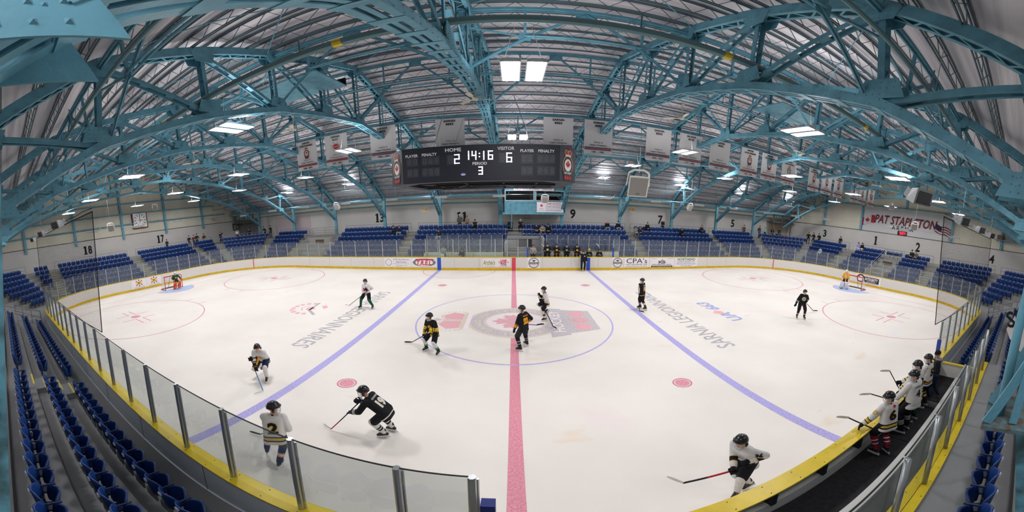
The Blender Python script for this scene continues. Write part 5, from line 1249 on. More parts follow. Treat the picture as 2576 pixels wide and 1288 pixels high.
        for q in range(-2, 3): m.beam(ctr+HR*q*.03*s+HU*.122*s-HF*.02*s-HU*abs(q)*.006, ctr+HR*q*.03*s+HU*.108*s+HF*.05*s-HU*abs(q)*.006, .008, .012)
        if ac: m.beam(ctr-HR*.045*s+HU*.06*s+HF*.128*s, ctr+HR*.045*s+HU*.06*s+HF*.128*s, .008, .02)
        m.build('helmet_mark', ac or DARKM, hl)
        if kit.get('cage'):
            m = MB(B); cm_ = kit['cage']; cc = Hc-HU*.035*s
            def cp(h, az): r_ = .128*s*math.sqrt(max(0, 1-(h/.145/s)**2))*1.0; return cc+HU*h+HR*(r_*math.sin(az))+HF*(r_*1.12*math.cos(az))
            nh, nv_ = (6, 7) if vox < .016 else (4, 5); wr_ = .0032*s if vox < .016 else .004
            for j in range(nh): h_ = (-.105+.165*j/(nh-1))*s; m.tube([cp(h_, -1.35+2.7*q/8) for q in range(9)], wr_, 4)
            for j in range(nv_): az = -1.2+2.4*j/(nv_-1); m.tube([cp((-.105+.165*q/6)*s, az) for q in range(7)], wr_, 4)
            m.tube([cp(-.108*s, -1.0+2*q/6) for q in range(7)], .012*s, 6); ch(m, 'face_cage', cm_)
    elif hair:
        hc_ = kit.get('hair', C('2a211d')); m = MB(B); hemi(m, .108*s, (.88, 1.02, 1.03), 1.35, Hc+HU*.022*s-HF*.006, -.35, 14, 7)
        if hair == 'long': m.tube([Hc-HF*.05*s+HU*.02, Hc-HF*.075*s-HU*.08*s, N-SF*.07*s-D*.05*s, N-SF*.10*s-D*.18*s], [.085*s, .085*s, .075*s, .03*s], 10)
        ch(m, 'hair', hc_)
        if hair == 'cap': m = MB(B); hemi(m, .114*s, (.88, 1.0, .98), 1.3, Hc+HU*.03*s, -.1, 14, 6); m.beam(Hc+HF*.09*s+HU*.045*s, Hc+HF*.17*s+HU*.03*s, .13*s, .012); ch(m, 'cap', kit.get('cap', C('e8e6e2')))
        if hair == 'toque': m = MB(B); hemi(m, .118*s, (.88, 1.0, 1.15), 1.45, Hc+HU*.02*s, -.12, 14, 6); ch(m, 'knit_hat', kit.get('cap', C('cfcac2')))
    if kit.get('glasses'):
        m = MB(B); e = Hc+HF*.100*s+HU*.012*s
        for k in (-1, 1):
            c_ = e+HR*k*.033*s; m.tube([c_+HR*.026*math.cos(q*PI/4)+HU*.018*math.sin(q*PI/4) for q in range(9)], .0025, 4); m.tube([c_+HR*k*.026, Hc+HR*k*.09*s-HF*.01], .0025, 4)
        m.build('glasses', BLACK, o)
    if kit.get('hood'):
        m = MB(B); m.tube([N+SR*.08*s-D*.02*s+SF*.03*s, N+SR*.06*s-SF*.08*s, N-SF*.11*s-D*.04*s, N-SR*.06*s-SF*.08*s, N-SR*.08*s-D*.02*s+SF*.03*s], [.03*s, .045*s, .055*s, .045*s, .03*s], 8); ch(m, 'hood', kit['hood'])
    if player:
        J = kit['jersey']; jb = []   # bands by bone
        Dh = (D*.25+U*.75).normalized(); Pb = P-Dh*.13*s; TA = J['tb']; ax_ = ((Pb, P+D*.42*s), TA, J['base']) if TA else J['base']
        TB, SLU, SLF = J['torso'], J['upper'], J['fore']
        for q in range(7):
            t = q/6; c_ = (Pb+Dh*(.53*s*t) if t < .25 else P+D*(.53*s*(t-.25))); wd = (.135, .125, .115, .115, .13, .155, .15)[q]*s; r = (.150, .145, .140, .138, .138, .125, .095)[q]*s
            jb.append((c_-SR*wd*.75, c_+SR*wd*.75, r*.86, r*.86, (SF, .98), ax_))
        for q in range(13):
            t = q/12; c_ = (Pb+Dh*(.53*s*t) if t < .25 else P+D*(.53*s*(t-.25))); jb.append((c_-SR*.10*s, c_+SR*.10*s, .118*s, .118*s, None, ax_))
        for i in range(2):
            k = (-1, 1)[i]; jb += [(S0+SR*k*.10*s+D*.01*s, S0+SR*k*.175*s-D*.01*s, .078*s, .078*s, None, J.get('yoke', J['base'])), (S0+SR*k*.175*s, el[i], .080*s, .076*s, None, SLU), (el[i], el[i]+(wr[i]-el[i])*.86, .076*s, .066*s, None, SLF)]
        jo = remesh('jersey', jb, J['mats'], min(vox, .02), o, B); PO[jo.name] = B; jo['hem'] = [*(Pb-Dh*.03*s), *Dh]
        m = MB(B); m.tube([N+SF*.055*s-D*.035*s+SR*0, N+SR*.062*s-D*.01*s, N-SF*.06*s+D*.005*s, N-SR*.062*s-D*.01*s, N+SF*.055*s-D*.035*s], .018*s, 8); ch(m, 'collar', J.get('collar', J['mats'][0]))
        pm = kit['pants']; pb = [(hp[0]-Rr*.01*s, hp[1]+Rr*.01*s, .118*s, .118*s, None, 0)]
        for i in range(2): pb.append((hp[i]-Rr*((1, -1)[i]*.02*s), kn[i]+(hp[i]-kn[i])*.12, .110*s, .105*s if not kit.get('long_pants') else .09*s, None, 0))
        if kit.get('long_pants'):
            for i in range(2): pb.append((kn[i], an[i]+U*.02, .088*s, .078*s, None, 0))
        remesh('pants', pb, [pm], min(vox, .02), o, B)
        for i in range(2):
            k = (-1, 1)[i]; tw_ = math.radians(toes[i])*k; T = (F*math.cos(tw_)+Rr*math.sin(tw_)); shin = (an[i]-kn[i]).normalized(); up_ = -shin
            if an[i].z < z+.3: up_ = (up_*.35+U*.65).normalized()
            T = (T-up_*T.dot(up_)).normalized(); X_ = T.cross(up_); m = MB(B)
            cap(m, an[i]+up_*.09*s, an[i]-T*.02*s-up_*.02, .055*s, .050*s, 12); cap(m, an[i]-T*.05*s-up_*.045, an[i]+T*.15*s-up_*.05, .040*s, .036*s, 12, (up_, .85)); cap(m, an[i]+T*.02*s+up_*.02, an[i]+T*.13*s-up_*.035, .042*s, .034*s, 10)
            sk = ch(m, 'skate_boot', kit.get('boot', M('skate_black', '1b1c20', .35)))
            m = MB(B); q = an[i]-up_*.088; m.hexa([q+T*c*s+X_*d*.012-up_*e for e in (.05, 0) for c, d in ((-.09, -1), (.2, -1), (.2, 1), (-.09, 1))]); m.build('blade_holder', WHITE, sk)
            m = MB(B); q = an[i]-up_*.138; m.hexa([q+T*c*s+X_*d*.003-up_*e for e in (.022, 0) for c, d in ((-.11, -1), (.22, -1), (.22, 1), (-.11, 1))]); m.build('blade', STEEL, sk)
            m = MB(B)
            for e in range(3): m.beam(an[i]+T*(.05+.03*e)*s+up_*(.035-.025*e)-X_*.03+up_*.012, an[i]+T*(.05+.03*e)*s+up_*(.035-.025*e)+X_*.03+up_*.012, .008, .008)
            m.build('laces', PRINTW, sk)
        if kit.get('gloves'):
            for i in range(2):
                m = MB(B); fd = (wr[i]-el[i]).normalized(); cap(m, wr[i]-fd*.10*s, wr[i]-fd*.01, .062*s, .050*s, 12)
                gl = ch(m, 'glove_cuff', kit['gloves'][1]); m = MB(B)
                for p, q, r0, r1 in hand(None, i, .017*s, .045*s, 0, 1.25): cap(m, p, q, r0, r1, 10)
                m.build('glove', kit['gloves'][0], gl, smooth=True)
        if kit.get('pads'):
            for i in range(2):
                m = MB(B); shin = (an[i]-kn[i]).normalized(); fr_ = (F-shin*F.dot(shin)).normalized(); rr_ = shin.cross(fr_)
                top = kn[i]-shin*.18*s+fr_*.10*s; bot = an[i]+shin*.06*s+fr_*.10*s
                for a_, b_, mi_ in ((top, kn[i]+fr_*.12*s, 0), (kn[i]+fr_*.12*s, bot, 1)):
                    m.hexa([p_+rr_*c*.15*s+fr_*d*.045 for p_ in (a_, b_) for c, d in ((-1, -1), (1, -1), (1, 1), (-1, 1))], mi_)
                m.beam(top+rr_*.1*s+fr_*.05, bot-rr_*.08*s+fr_*.05, .05, .01, 2, up=fr_); m.build('leg_pad', kit['pads'], o)
        return o, jo, dict(P=P, D=D, SR=SR, SF=SF, S0=S0, wr=wr, el=el, N=N, F=F, Rr=Rr, Hc=Hc)
    return o, o, dict(P=P, D=D, SR=SR, SF=SF, S0=S0, wr=wr, el=el, N=N, F=F, Rr=Rr, Hc=Hc)
def stick(label, top, heel, bdir, shaft=('2a2a2e',), tape='e6e4df', r=.0125, blade_up=None):
    t = thing('hockey_stick', label, 'hockey stick', (heel.x, heel.y, 0)); O = (heel.x, heel.y, 0); top = V(top); heel = V(heel); d = (heel-top); L = d.length; d.normalize()
    n = len(shaft)
    for i, c in enumerate(shaft): MB(O).beam(top+d*L*i/n, top+d*L*(i+1)/n, r*2.4, r*1.7).build('shaft', C(c), t)
    MB(O).tube([top-d*.01, top+d*.12], .018, 8).build('butt_end', C('e6e4df' if tape != 'e6e4df' else '2a2a2e'), t)
    bd = V(bdir).normalized(); up = V(blade_up) if blade_up else V((0, 0, 1)); up = (up-bd*up.dot(bd)).normalized(); nn = bd.cross(up)
    P = []; 
    for k in range(6): u = k/5; c = heel+bd*(.29*u)+nn*(.04*u*u); h = .022+(.020, .026, .032, .034, .030, .012)[k]; P.append((c, h))
    m = MB(O); vs = []
    for c, h in P: vs += [c-nn*.006+up*-.012, c+nn*.006+up*-.012, c+nn*.007+up*(h-.01), c-nn*.007+up*(h-.01)]
    m.add(vs, [(i*4+k, i*4+(k+1) % 4, i*4+4+(k+1) % 4, i*4+4+k) for i in range(5) for k in range(4)]+[(3, 2, 1, 0), (20, 21, 22, 23)]); m.build('blade', C(tape), t)
    return t
# ---- kits
def kit(base, stripes=(), sl=(), cols=(), sock=None, knee=2, pants='1b1c22', sockc=('1b1c22',), gl=('1b1c22', '1b1c22'), helmet='17181c', mark=None, cage=CAGE, yoke=0, collar=None, skin=SKIN, leg='1b1c22', **k):
    """stripes: torso bands (t0, t1, colour index); sl: forearm bands; cols: jersey colours; sock: bands along the shin with indices into body materials from 4"""
    jm = [C(c) for c in cols]
    def torso(t):
        for a, b, i in stripes:
            if a <= t < b: return i
        return base
    d = dict(player=True, mats=[skin, C('222226'), C(leg), C('1b1c20')]+[C(c) for c in sockc], jersey=dict(mats=jm, base=base, torso=torso, upper=list(k.pop('upper', ())) or base, fore=list(sl) or base, yoke=yoke, tb=list(stripes), collar=C(collar) if collar else jm[0]),
             sock=list(sock) if sock else 4, knee=knee, pants=C(pants), gloves=[C(gl[0]), C(gl[1])], helmet=(M('helmet_'+helmet, helmet, .25, spec=.6), C(mark) if mark else None), cage=cage); d.update(k); return d
WH, BK, YE, GD = 'dddbd9', '1b1c20', 'e0b93a', 'e8a02c'
gj = lambda **k: kit(0, [(.06, .13, 1), (.13, .24, 2), (.24, .30, 1)], [(-1, .35, 0), (.35, .45, 1), (.45, .72, 2), (.72, .82, 1), (.82, 2, 0)], (WH, BK, YE), collar=BK, **k)
BEE = ((-1, .25, 5), (.25, .4, 6), (.4, .55, 5), (.55, .68, 7), (.68, 2, 4))
gz = lambda a, b: (b-a).normalized()
def gpt(px, py, z=.0): return at(px, py, z=z)
def hold(label, base, face, K, top, heel, bdir, slide=.42, hh=('L', 'R'), shaft=('24252a',), tape='e6e4df', s=1.0, both=True, free=None, lab2='', **kw):
    """a player gripping a stick: upper hand at its butt, lower hand part-way down"""
    a = math.radians(face); F = V((math.cos(a), math.sin(a), 0)); Rr = V((math.sin(a), -math.cos(a), 0)); B = V((base[0], base[1], kw.get('z', 0)))
    top = B+F*top[0]+Rr*top[1]+V((0, 0, top[2])) if not isinstance(top, Vector) else top
    d = (heel-top).normalized(); g1 = top+d*.06; g2 = top+d*slide
    hands = {hh[0]: g1, hh[1]: g2 if both else (B+F*free[0]+Rr*free[1]+V((0, 0, free[2])))}
    sho = B+V((0, 0, 1.3)); H = []
    for k in 'LR':
        p = hands[k]
        if both or k == hh[0]: p = p-(p-sho).normalized()*.09
        H.append(p)
    o, j, inf = person(label, base, face, K, s=s, hands=H, grip=[d if (both or k == hh[0]) else None for k in 'LR'], **kw)
    stick(lab2 or 'hockey stick held by the '+label.replace('person in ', 'player in '), top, heel, bdir, shaft, tape); return o, j, inf
def back_no(j, i, txt, col='1b1c20', w_=.26, h_=.24, up=.22, edge=YE, name=None, ncol=None):
    c = i['P']+i['D']*(up+.02); project(j, 'jersey_number', txt, c, -i['SF'], i['D'], w_*1.03, h_*1.04, C(edge), .10, lift=.009); project(j, 'jersey_number', txt, c, -i['SF'], i['D'], w_, h_, C(col), .05, lift=.013)
    if name: project(j, 'jersey_name', name, i['P']+i['D']*(up+.21), -i['SF'], i['D'], .26, .05, C(ncol or col), .02)
def chest(j, i, shape, mats, w_=.2, up=.27): project(j, 'chest_crest', '', i['P']+i['D']*up, i['SF'], i['D'], w_, w_, mats, shape=shape)
def roundc(m, f, w_): mdisc(m, f, 0, 0, w_/2, 0, 0, 20); mring(m, f, 0, 0, w_*.40, w_*.46, 1, .002, 20); mdisc(m, f, 0, 0, w_*.22, 1, .003, 12)
def blob(m, f, w_): mpoly(m, [(-w_*.5, -.02), (-w_*.3, w_*.3), (.1*w_, w_*.4), (w_*.5, w_*.1), (w_*.5, -w_*.25), (0, -w_*.4), (-w_*.3, -w_*.2)], f, 0); mpoly(m, [(-w_*.15, 0), (w_*.2, w_*.15), (w_*.3, -w_*.1), (0, -w_*.2)], f, 1, .003)
# ---- skaters
N_ = .013
# number 2, white, near left behind the glass
K = gj(sockc=('20243a', WH, 'e09a3c', 'b88a3c'), sock=((-1, .35, 4), (.35, .45, 6), (.45, .55, 5), (.55, .65, 6), (.65, 2, 4)), gl=(BK, YE), leg='20243a')
o, j, i = hold('person in a white number 2 jersey with yellow stripes skating away behind the near glass', (-4.12, 1.30), 122, K, (.26, .16, 1.10), gpt(655, 1093, .05), (-1, -.35, 0), .60, ('R', 'L'), s=1.03, lean=10, twist=0, head=(-72, -5), feet=[gpt(672, 1128, .30), (.0, .0, 0)], hip=(-.02, .87), vox=N_, tape='2a2d38', lab2='hockey stick held low by the number 2 player behind the near glass')
back_no(j, i, '2', w_=.20, h_=.27)
# 36, white, near right
K = kit(0, [], [(-1, .15, 0), (.15, .22, 2), (.22, .62, 1), (.62, .70, 2), (.70, 2, 0)], (WH, BK, GD), sockc=(WH, BK), knee=4, gl=(BK, '9a1f2c'), collar=BK, leg='1b1c22')
bh = gpt(1765, 1172, .55)
o, j, i = hold('person in a white number 36 jersey leaning forward at the near right boards', (3.42, .80), 192, K, V((3.42, .55, 1.02)), V((2.42, 1.0, .60)), (-.75, .35, .45), .40, ('L', 'R'), shaft=('24252a', 'b0202c', '24252a'), s=1.0, lean=26, head=(-6, -4), feet=[gpt(1852, 1249, 0), gpt(1886, 1214, .18)], hip=(-.10, .84), vox=N_, lab2='black and red hockey stick held out by the number 36 player')
project(j, 'jersey_number', '36', i['el'][0]+(i['S0']-i['SR']*.17-i['el'][0])*.45, V((-.72, -.72, .2)), V((0, 0, 1)), .13, .10, C(BK), .05)
back_no(j, i, '36', w_=.3, h_=.24)
# 19, black, leaning to the left
K = kit(0, [(0, .05, 1)], [(-1, .3, 0), (.3, .38, 1), (.38, .46, 0), (.46, .54, 1), (.54, .62, 0), (.62, .7, 1), (.7, 2, 0)], (BK, WH), sockc=(WH, BK), sock=((-1, .25, 4), (.25, .38, 5), (.38, .46, 4), (.46, .6, 5), (.6, 2, 4)), knee=4, gl=('2a3550', WH))
o, j, i = hold('person in a black number 19 jersey bent low with stick reaching left', (-2.98, 3.12), 182, K, (.30, .02, 1.02), gpt(833, 1079, .05), (-1, .25, 0), .5, ('R', 'L'), both=False, free=(.42, -.16, .80), shaft=('24252a', '24252a', 'a02030'), s=1.02, lean=52, head=(8, -12), feet=[gpt(968, 1101, 0), gpt(988, 1086, 0)], hip=(-.30, .80), vox=N_, lab2='black and red hockey stick stretched out by the bent black jersey player')
back_no(j, i, '19', col=WH, edge='8a7a4a', up=.20, name='OHARA', ncol=WH)
# white jersey crouching, left of the blue line
K = kit(0, [(.1, .2, 1), (.0, .05, 1)], [(-1, .35, 0), (.35, .5, 1), (.5, .62, 2), (.62, 2, 1)], (WH, BK, GD), sockc=(WH, BK), knee=4, gl=(BK, GD), collar=BK, pants='23304a', cage=None)
o, j, i = hold('person in a white jersey with black and gold gloves crouching left of the blue line', (-7.42, 4.32), -68, K, (.22, .26, .88), gpt(662, 984, .04), (-.2, -1, 0), .40, ('L', 'R'), shaft=('8a8c94', '5a8ac0'), s=1.0, lean=38, head=(12, -8), feet=[(.10, -.16, 0), (-.42, .22, .16)], hip=(-.16, .68), vox=.018, lab2='grey and blue hockey stick of the crouching white jersey player')
chest(j, i, blob, [C(GD), C(BK)], .16)
# yellow and black striped jersey near the centre circle
K = kit(0, [(.05, .13, 1), (.22, .30, 1), (.0, .03, 1)], [(-1, .1, 0), (.1, .3, 1), (.3, .42, 0), (.42, .6, 1), (.6, .72, 0), (.72, 2, 1)], (BK, YE), sockc=('d8d8dc', '2f9a50', '26282c', 'b8d040'), sock=((-1, .28, 4), (.28, .34, 7), (.34, .62, 5), (.62, 2, 6)), knee=4, collar=YE, gl=(BK, BK), upper=((-1, .7, 0), (.7, 2, 1)))
o, j, i = hold('person in a black and yellow striped jersey with green socks left of centre', (-2.92, 8.12), -118, K, (.30, -.14, 1.02), gpt(1036, 861, .05), (-.95, -.3, 0), .62, ('L', 'R'), tape='24252a', s=1.0, lean=16, head=(-42, -4), feet=[gpt(1103, 893, 0), gpt(1073, 883, 0)], hip=(-.08, .82), vox=.018, lab2='black hockey stick of the yellow striped player left of centre')
chest(j, i, blob, [C(YE), C('8a6a2a')], .22)
# black jersey number 2x on the red line
K = kit(0, [], [(-1, .15, 0), (.15, .25, 1), (.25, .35, 2), (.35, .9, 1), (.9, 2, 0)], (BK, GD, BK), sockc=('26282e', 'd0d0d4'), sock=((-1, .3, 4), (.3, .36, 5), (.36, .6, 4), (.6, .66, 5), (.66, 2, 4)), gl=(BK, BK), pants='2c2e34')
o, j, i = hold('person in a black jersey with gold sleeves standing on the red line', (.33, 8.66), 140, K, (.10, .22, 1.0), gpt(1350, 818, .75), (1, .2, .1), .75, ('R', 'L'), both=False, free=(.30, -.20, .78), tape='24252a', s=1.02, lean=6, head=(34, -4), feet=[gpt(1308, 884, 0), gpt(1325, 871, 0)], vox=.018, lab2='black hockey stick held behind the player on the red line')
back_no(j, i, '22', col=GD, edge=GD, up=.22, name='KING', ncol=GD)
# white, black and gold jersey on the crest
K = kit(0, [(.05, .1, 2), (.1, .16, 1), (.16, .22, 2)], [(-1, .4, 0), (.4, .6, 2), (.6, 2, 1)], (WH, BK, GD), yoke=1, sockc=(WH, BK, GD), sock=((-1, .25, 4), (.25, .4, 6), (.4, .6, 5), (.6, .7, 6), (.7, 2, 4)), knee=4, collar=BK)
o, j, i = hold('person in a white jersey with black shoulders gliding over the centre crest', (1.50, 11.95), 178, K, (.42, .05, 1.28), gpt(1392, 822, .05), (.6, -1, 0), .40, ('R', 'L'), tape='24252a', s=.98, lean=14, head=(10, -6), feet=[gpt(1371, 808, 0), (.02, .14, .34)], hip=(-.02, .86), vox=.018, lab2='hockey stick trailed by the white jersey player over the centre crest')
# number 59
K = kit(0, [(.0, .05, 1)], [(-1, .3, 0), (.3, .4, 1), (.4, .5, 2), (.5, .6, 1), (.6, 2, 0)], (BK, GD, WH), sockc=('26282e', GD, 'c8c8cc'), sock=((-1, .3, 4), (.3, .38, 5), (.38, .6, 6), (.6, .68, 5), (.68, 2, 4)), collar=GD)
o, j, i = hold('person in a black number 59 jersey standing right of the right blue line', (6.67, 12.93), 134, K, (.26, .02, 1.38), V((6.42, 12.62, .05)), (.7, -.7, 0), .72, ('L', 'R'), tape='24252a', s=1.0, lean=3, head=(36, -3), feet=[gpt(1610, 777, 0), gpt(1623, 781, 0)], hip=(0, .9), vox=.018, lab2='hockey stick planted upright by the number 59 player')
back_no(j, i, '59', col=GD, edge=WH, up=.2, name='BEZ', ncol=WH)
# black jersey round crest right
K = kit(0, [(.04, .08, 2)], [(-1, .35, 0), (.35, .42, 1), (.42, .5, 0), (.5, .57, 1), (.57, .65, 0), (.65, .72, 1), (.72, 2, 0)], (BK, '9a9ca2', 'b02030'), sockc=('26282e', 'e07a3a', 'd0d0d4'), sock=((-1, .35, 4), (.35, .43, 5), (.43, .5, 6), (.5, .6, 5), (.6, 2, 4)), cage=None)
o, j, i = hold('person in a black jersey with round white crest at the right end', (14.2, 8.45), -125, K, (.12, -.22, .98), gpt(2046, 782, .05), (.9, -.35, 0), .5, ('L', 'R'), both=False, free=(.12, .40, .92), tape='24252a', s=1.0, lean=6, side_=-6, head=(25, -4), feet=[gpt(2022, 803, 0), gpt(2004, 801, 0)], vox=.018, lab2='black hockey stick of the lone black jersey player at the right')
chest(j, i, roundc, [C('c8c2a8'), C(BK)], .24)
# white jersey M, wide stance, left
K = kit(0, [(.05, .1, 1), (.16, .22, 1)], [(-1, .3, 0), (.3, .38, 1), (.38, .48, 0), (.48, .56, 1), (.56, 2, 0)], ('e9e6e8', '7c1a30'), sockc=('1f5a44',), leg='1f5a44', knee=4, collar='5a1426', cage=None)
o, j, i = hold('person in a white jersey with red letter and green socks standing wide at left', (-7.8, 12.95), -100, K, (.16, -.26, 1.12), gpt(879, 768, .05), (-1, -.1, 0), .58, ('L', 'R'), s=1.0, lean=8, head=(4, -4), feet=[gpt(938, 777, 0), gpt(908, 776, 0)], hip=(-.02, .84), vox=.018, lab2='hockey stick with pale blade held by the green socked player')
project(j, 'chest_crest', 'M', i['P']+i['D']*.22, i['SF'], i['D'], .24, .18, C('b8203a'), .12)
project(j, 'chest_crest', '', i['P']+i['D']*.33+i['SR']*-.06, i['SF'], i['D'], .10, .10, [C('3a5a9a'), C('3a5a9a')], shape=blob)
# linesman
K = kit(0, [], [(-1, .3, 0), (.3, 2, 0)], (BK,), sockc=(BK,), pants=BK, long_pants=True, cage=None); K.pop('gloves'); K['gloves'] = None
o, j, i = person('linesman in black with a raised open hand at the far blue line', (5.78, 23.72), -95, K, s=1.0, lean=2, feet=[(0, -.12, 0), (0, .12, 0)], hands=[(.05, -.30, .82), (.10, .48, 1.72)], vox=.018)
project(j, 'chest_crest', '', i['P']+i['D']*.33-i['SR']*.1, i['SF'], i['D'], .09, .09, [C(WH), C(WH)], shape=roundc)
# goalies
K = kit(0, [], [(-1, .6, 0), (.6, 2, 1)], ('1f5648', BK, WH), sockc=('d8d4d0',), pants='2a3a38', helmet='dfe6e4', cage=CAGE, gl=('d9482c', BK), pads=[C('e0532f'), C('e0532f'), C('e8e6e2')], collar=WH)
o, j, i = hold('goalie in a green jersey with orange leg pads before the left goal', (-25.75, 12.1), -12, K, (.34, .34, .92), V((-25.35, 12.12, .05)), (.55, .75, 0), .45, ('R', 'L'), both=False, free=(.34, -.38, .95), shaft=('e8e6e2',), tape='e8e6e2', s=1.0, lean=18, head=(-20, -4), feet=[(.1, -.2, 0), (.1, .2, 0)], hip=(-.05, .78), vox=.02, cat='person', lab2='wide white goalie stick crossing the orange pads')
chest(j, i, blob, [C('e0a040'), C('d8d4a0')], .22)
K = kit(0, [(.05, .1, 1), (.12, .17, 2)], [(-1, .35, 0), (.35, .48, 1), (.48, .6, 2), (.6, .75, 1), (.75, 2, 0)], ('f0a81e', BK, WH), sockc=('e0dedc',), pants='2a2a2e', helmet='eceaea', gl=('e8e6e4', 'e8e6e4'), pads=[C('e4e2e6'), C('e4e2e6'), C('d4d2d8')], collar=BK)
o, j, i = hold('goalie in a bright orange jersey with white leg pads before the right goal', (25.3, 12.4), -165, K, (.25, .33, .95), V((24.95, 12.75, .05)), (-.2, -1, 0), .5, ('R', 'L'), both=False, free=(.25, -.33, .85), shaft=('2a8a92', '24252a'), tape='24252a', s=1.04, lean=6, head=(8, -10), feet=[(0, -.2, 0), (0, .2, 0)], hip=(0, .86), vox=.02, lab2='teal and black goalie stick held by the orange goalie')
chest(j, i, roundc, [C(WH), C(BK)], .24)
# ---- near bench
BZ = .40
def bench_stick(lab, top, heel, bd, **k): return stick(lab, top, heel, bd, **k)
K = gj(sockc=('8c1f38', 'e8dcdc', 'd0506a'), leg='1b1c22', knee=4, sock=((-1, .2, 4), (.2, .28, 5), (.28, .5, 4), (.5, .58, 5), (.58, 2, 4)), gl=(BK, BK))
o, j, i = person('person in a white number 6 jersey leaning on the yellow rail of the near bench', (5.93, -.50), 66, K, s=.98, z=BZ, lean=8, head=(78, -10), hands=[V((5.50, -.08, 1.18)), (.28, .20, .85)], feet=[(.02, -.13, 0), (-.06, .12, 0)], hip=(-.06, .88), vox=N_)
back_no(j, i, '6', w_=.19, h_=.26); project(j, 'shoulder_patch', '', i['el'][0]+(i['S0']-i['SR']*.17-i['el'][0])*.55, -i['SR'], i['D'], .12, .12, [C('c8a860'), C('e8d890')], shape=blob)
project(j, 'shoulder_patch', '', i['S0']-i['SF']*.1+i['D']*.0+i['SR']*.04, -i['SF']+i['D']*.5, i['D'], .07, .07, [C('c02038'), C('e04058')], shape=roundc)
stick('hockey stick with white blade leaning over the yellow rail beside the number six player', V((6.55, -1.02, .50)), V((5.42, .10, 1.44)), (-.85, .35, .25), shaft=('24252a',))
K = kit(0, [], [], (WH, BK, YE), sockc=(BK, 'e6e6ea'), sock=((-1, .35, 4), (.35, .41, 5), (.41, .48, 4), (.48, .54, 5), (.54, .61, 4), (.61, .67, 5), (.67, 2, 4)), gl=(BK, BK), collar=BK)
o, j, i = person('tall person in a plain white number 4 jersey and black pants on the near bench', (7.13, -.55), 72, K, s=1.06, z=BZ, lean=7, head=(70, -8), hands=[V((6.72, -.10, 1.16)), (.24, .18, .98)], feet=[(-.02, -.14, 0), (.05, .14, 0)], hip=(-.10, .88), vox=N_)
back_no(j, i, '4', w_=.15, h_=.20, col='2a2a30', edge=WH, name='LABELLE', ncol='4a4a50')
stick('hockey stick with pale blade held level beside the number 4 player', V((7.1, -.22, 1.25)), V((6.42, .15, 1.62)), (-.8, .4, .05), shaft=('24252a',))
K = gj(sockc=('1f5a44', BK), leg='1b1c22', gl=(BK, BK))
o, j, i = person('person in a white number 3 jersey half hidden on the near bench', (7.74, -.50), 80, K, s=1.06, z=BZ, lean=5, head=(62, -6), hands=[V((7.38, -.08, 1.2)), V((7.46, -.02, 1.50))], grip=[None, V((-.3, .3, .9))], vox=N_)
back_no(j, i, '3', w_=.19, h_=.25)
stick('upright hockey stick with pale taped blade behind the number 4 player', V((7.75, -.45, .75)), V((7.22, .10, 1.98)), (-.85, .35, .12), shaft=('d8dcd4', '24252a'))
K = kit(0, [(.05, .1, 1), (.1, .16, 2), (.16, .21, 1)], [(-1, .3, 0), (.3, .5, 1), (.5, 2, 2)], (WH, BK, GD), yoke=1, sockc=(BK, GD, 'd8d8dc'), sock=BEE[:0] or ((-1, .25, 5), (.25, .4, 4), (.4, .5, 6), (.5, .62, 5), (.62, 2, 4)), gl=(BK, GD), collar=GD)
o, j, i = person('person in a white jersey with black shoulders and gold stripes on the near bench', (8.68, -.50), 84, K, s=1.0, z=BZ, lean=4, head=(55, -10), hands=[V((8.32, -.10, 1.18)), (.30, .10, 1.0)], vox=N_)
back_no(j, i, '5', w_=.19, h_=.25)
kc = dict(mats=[SKIN, C('23252b'), C('23304a'), C('d8d8dc')], hood=C('9a9ea6'), glasses=True, hair=C('1e1a18'))
person('person in glasses and dark hooded jacket at the end of the near bench', (9.25, -.60), 105, kc, s=1.04, z=BZ, lean=3, head=(50, -4), hands=[(.22, -.12, 1.0), (.14, .24, .95)], feet=[(.04, -.1, 0), (-.22, .13, 0)], vox=.013)
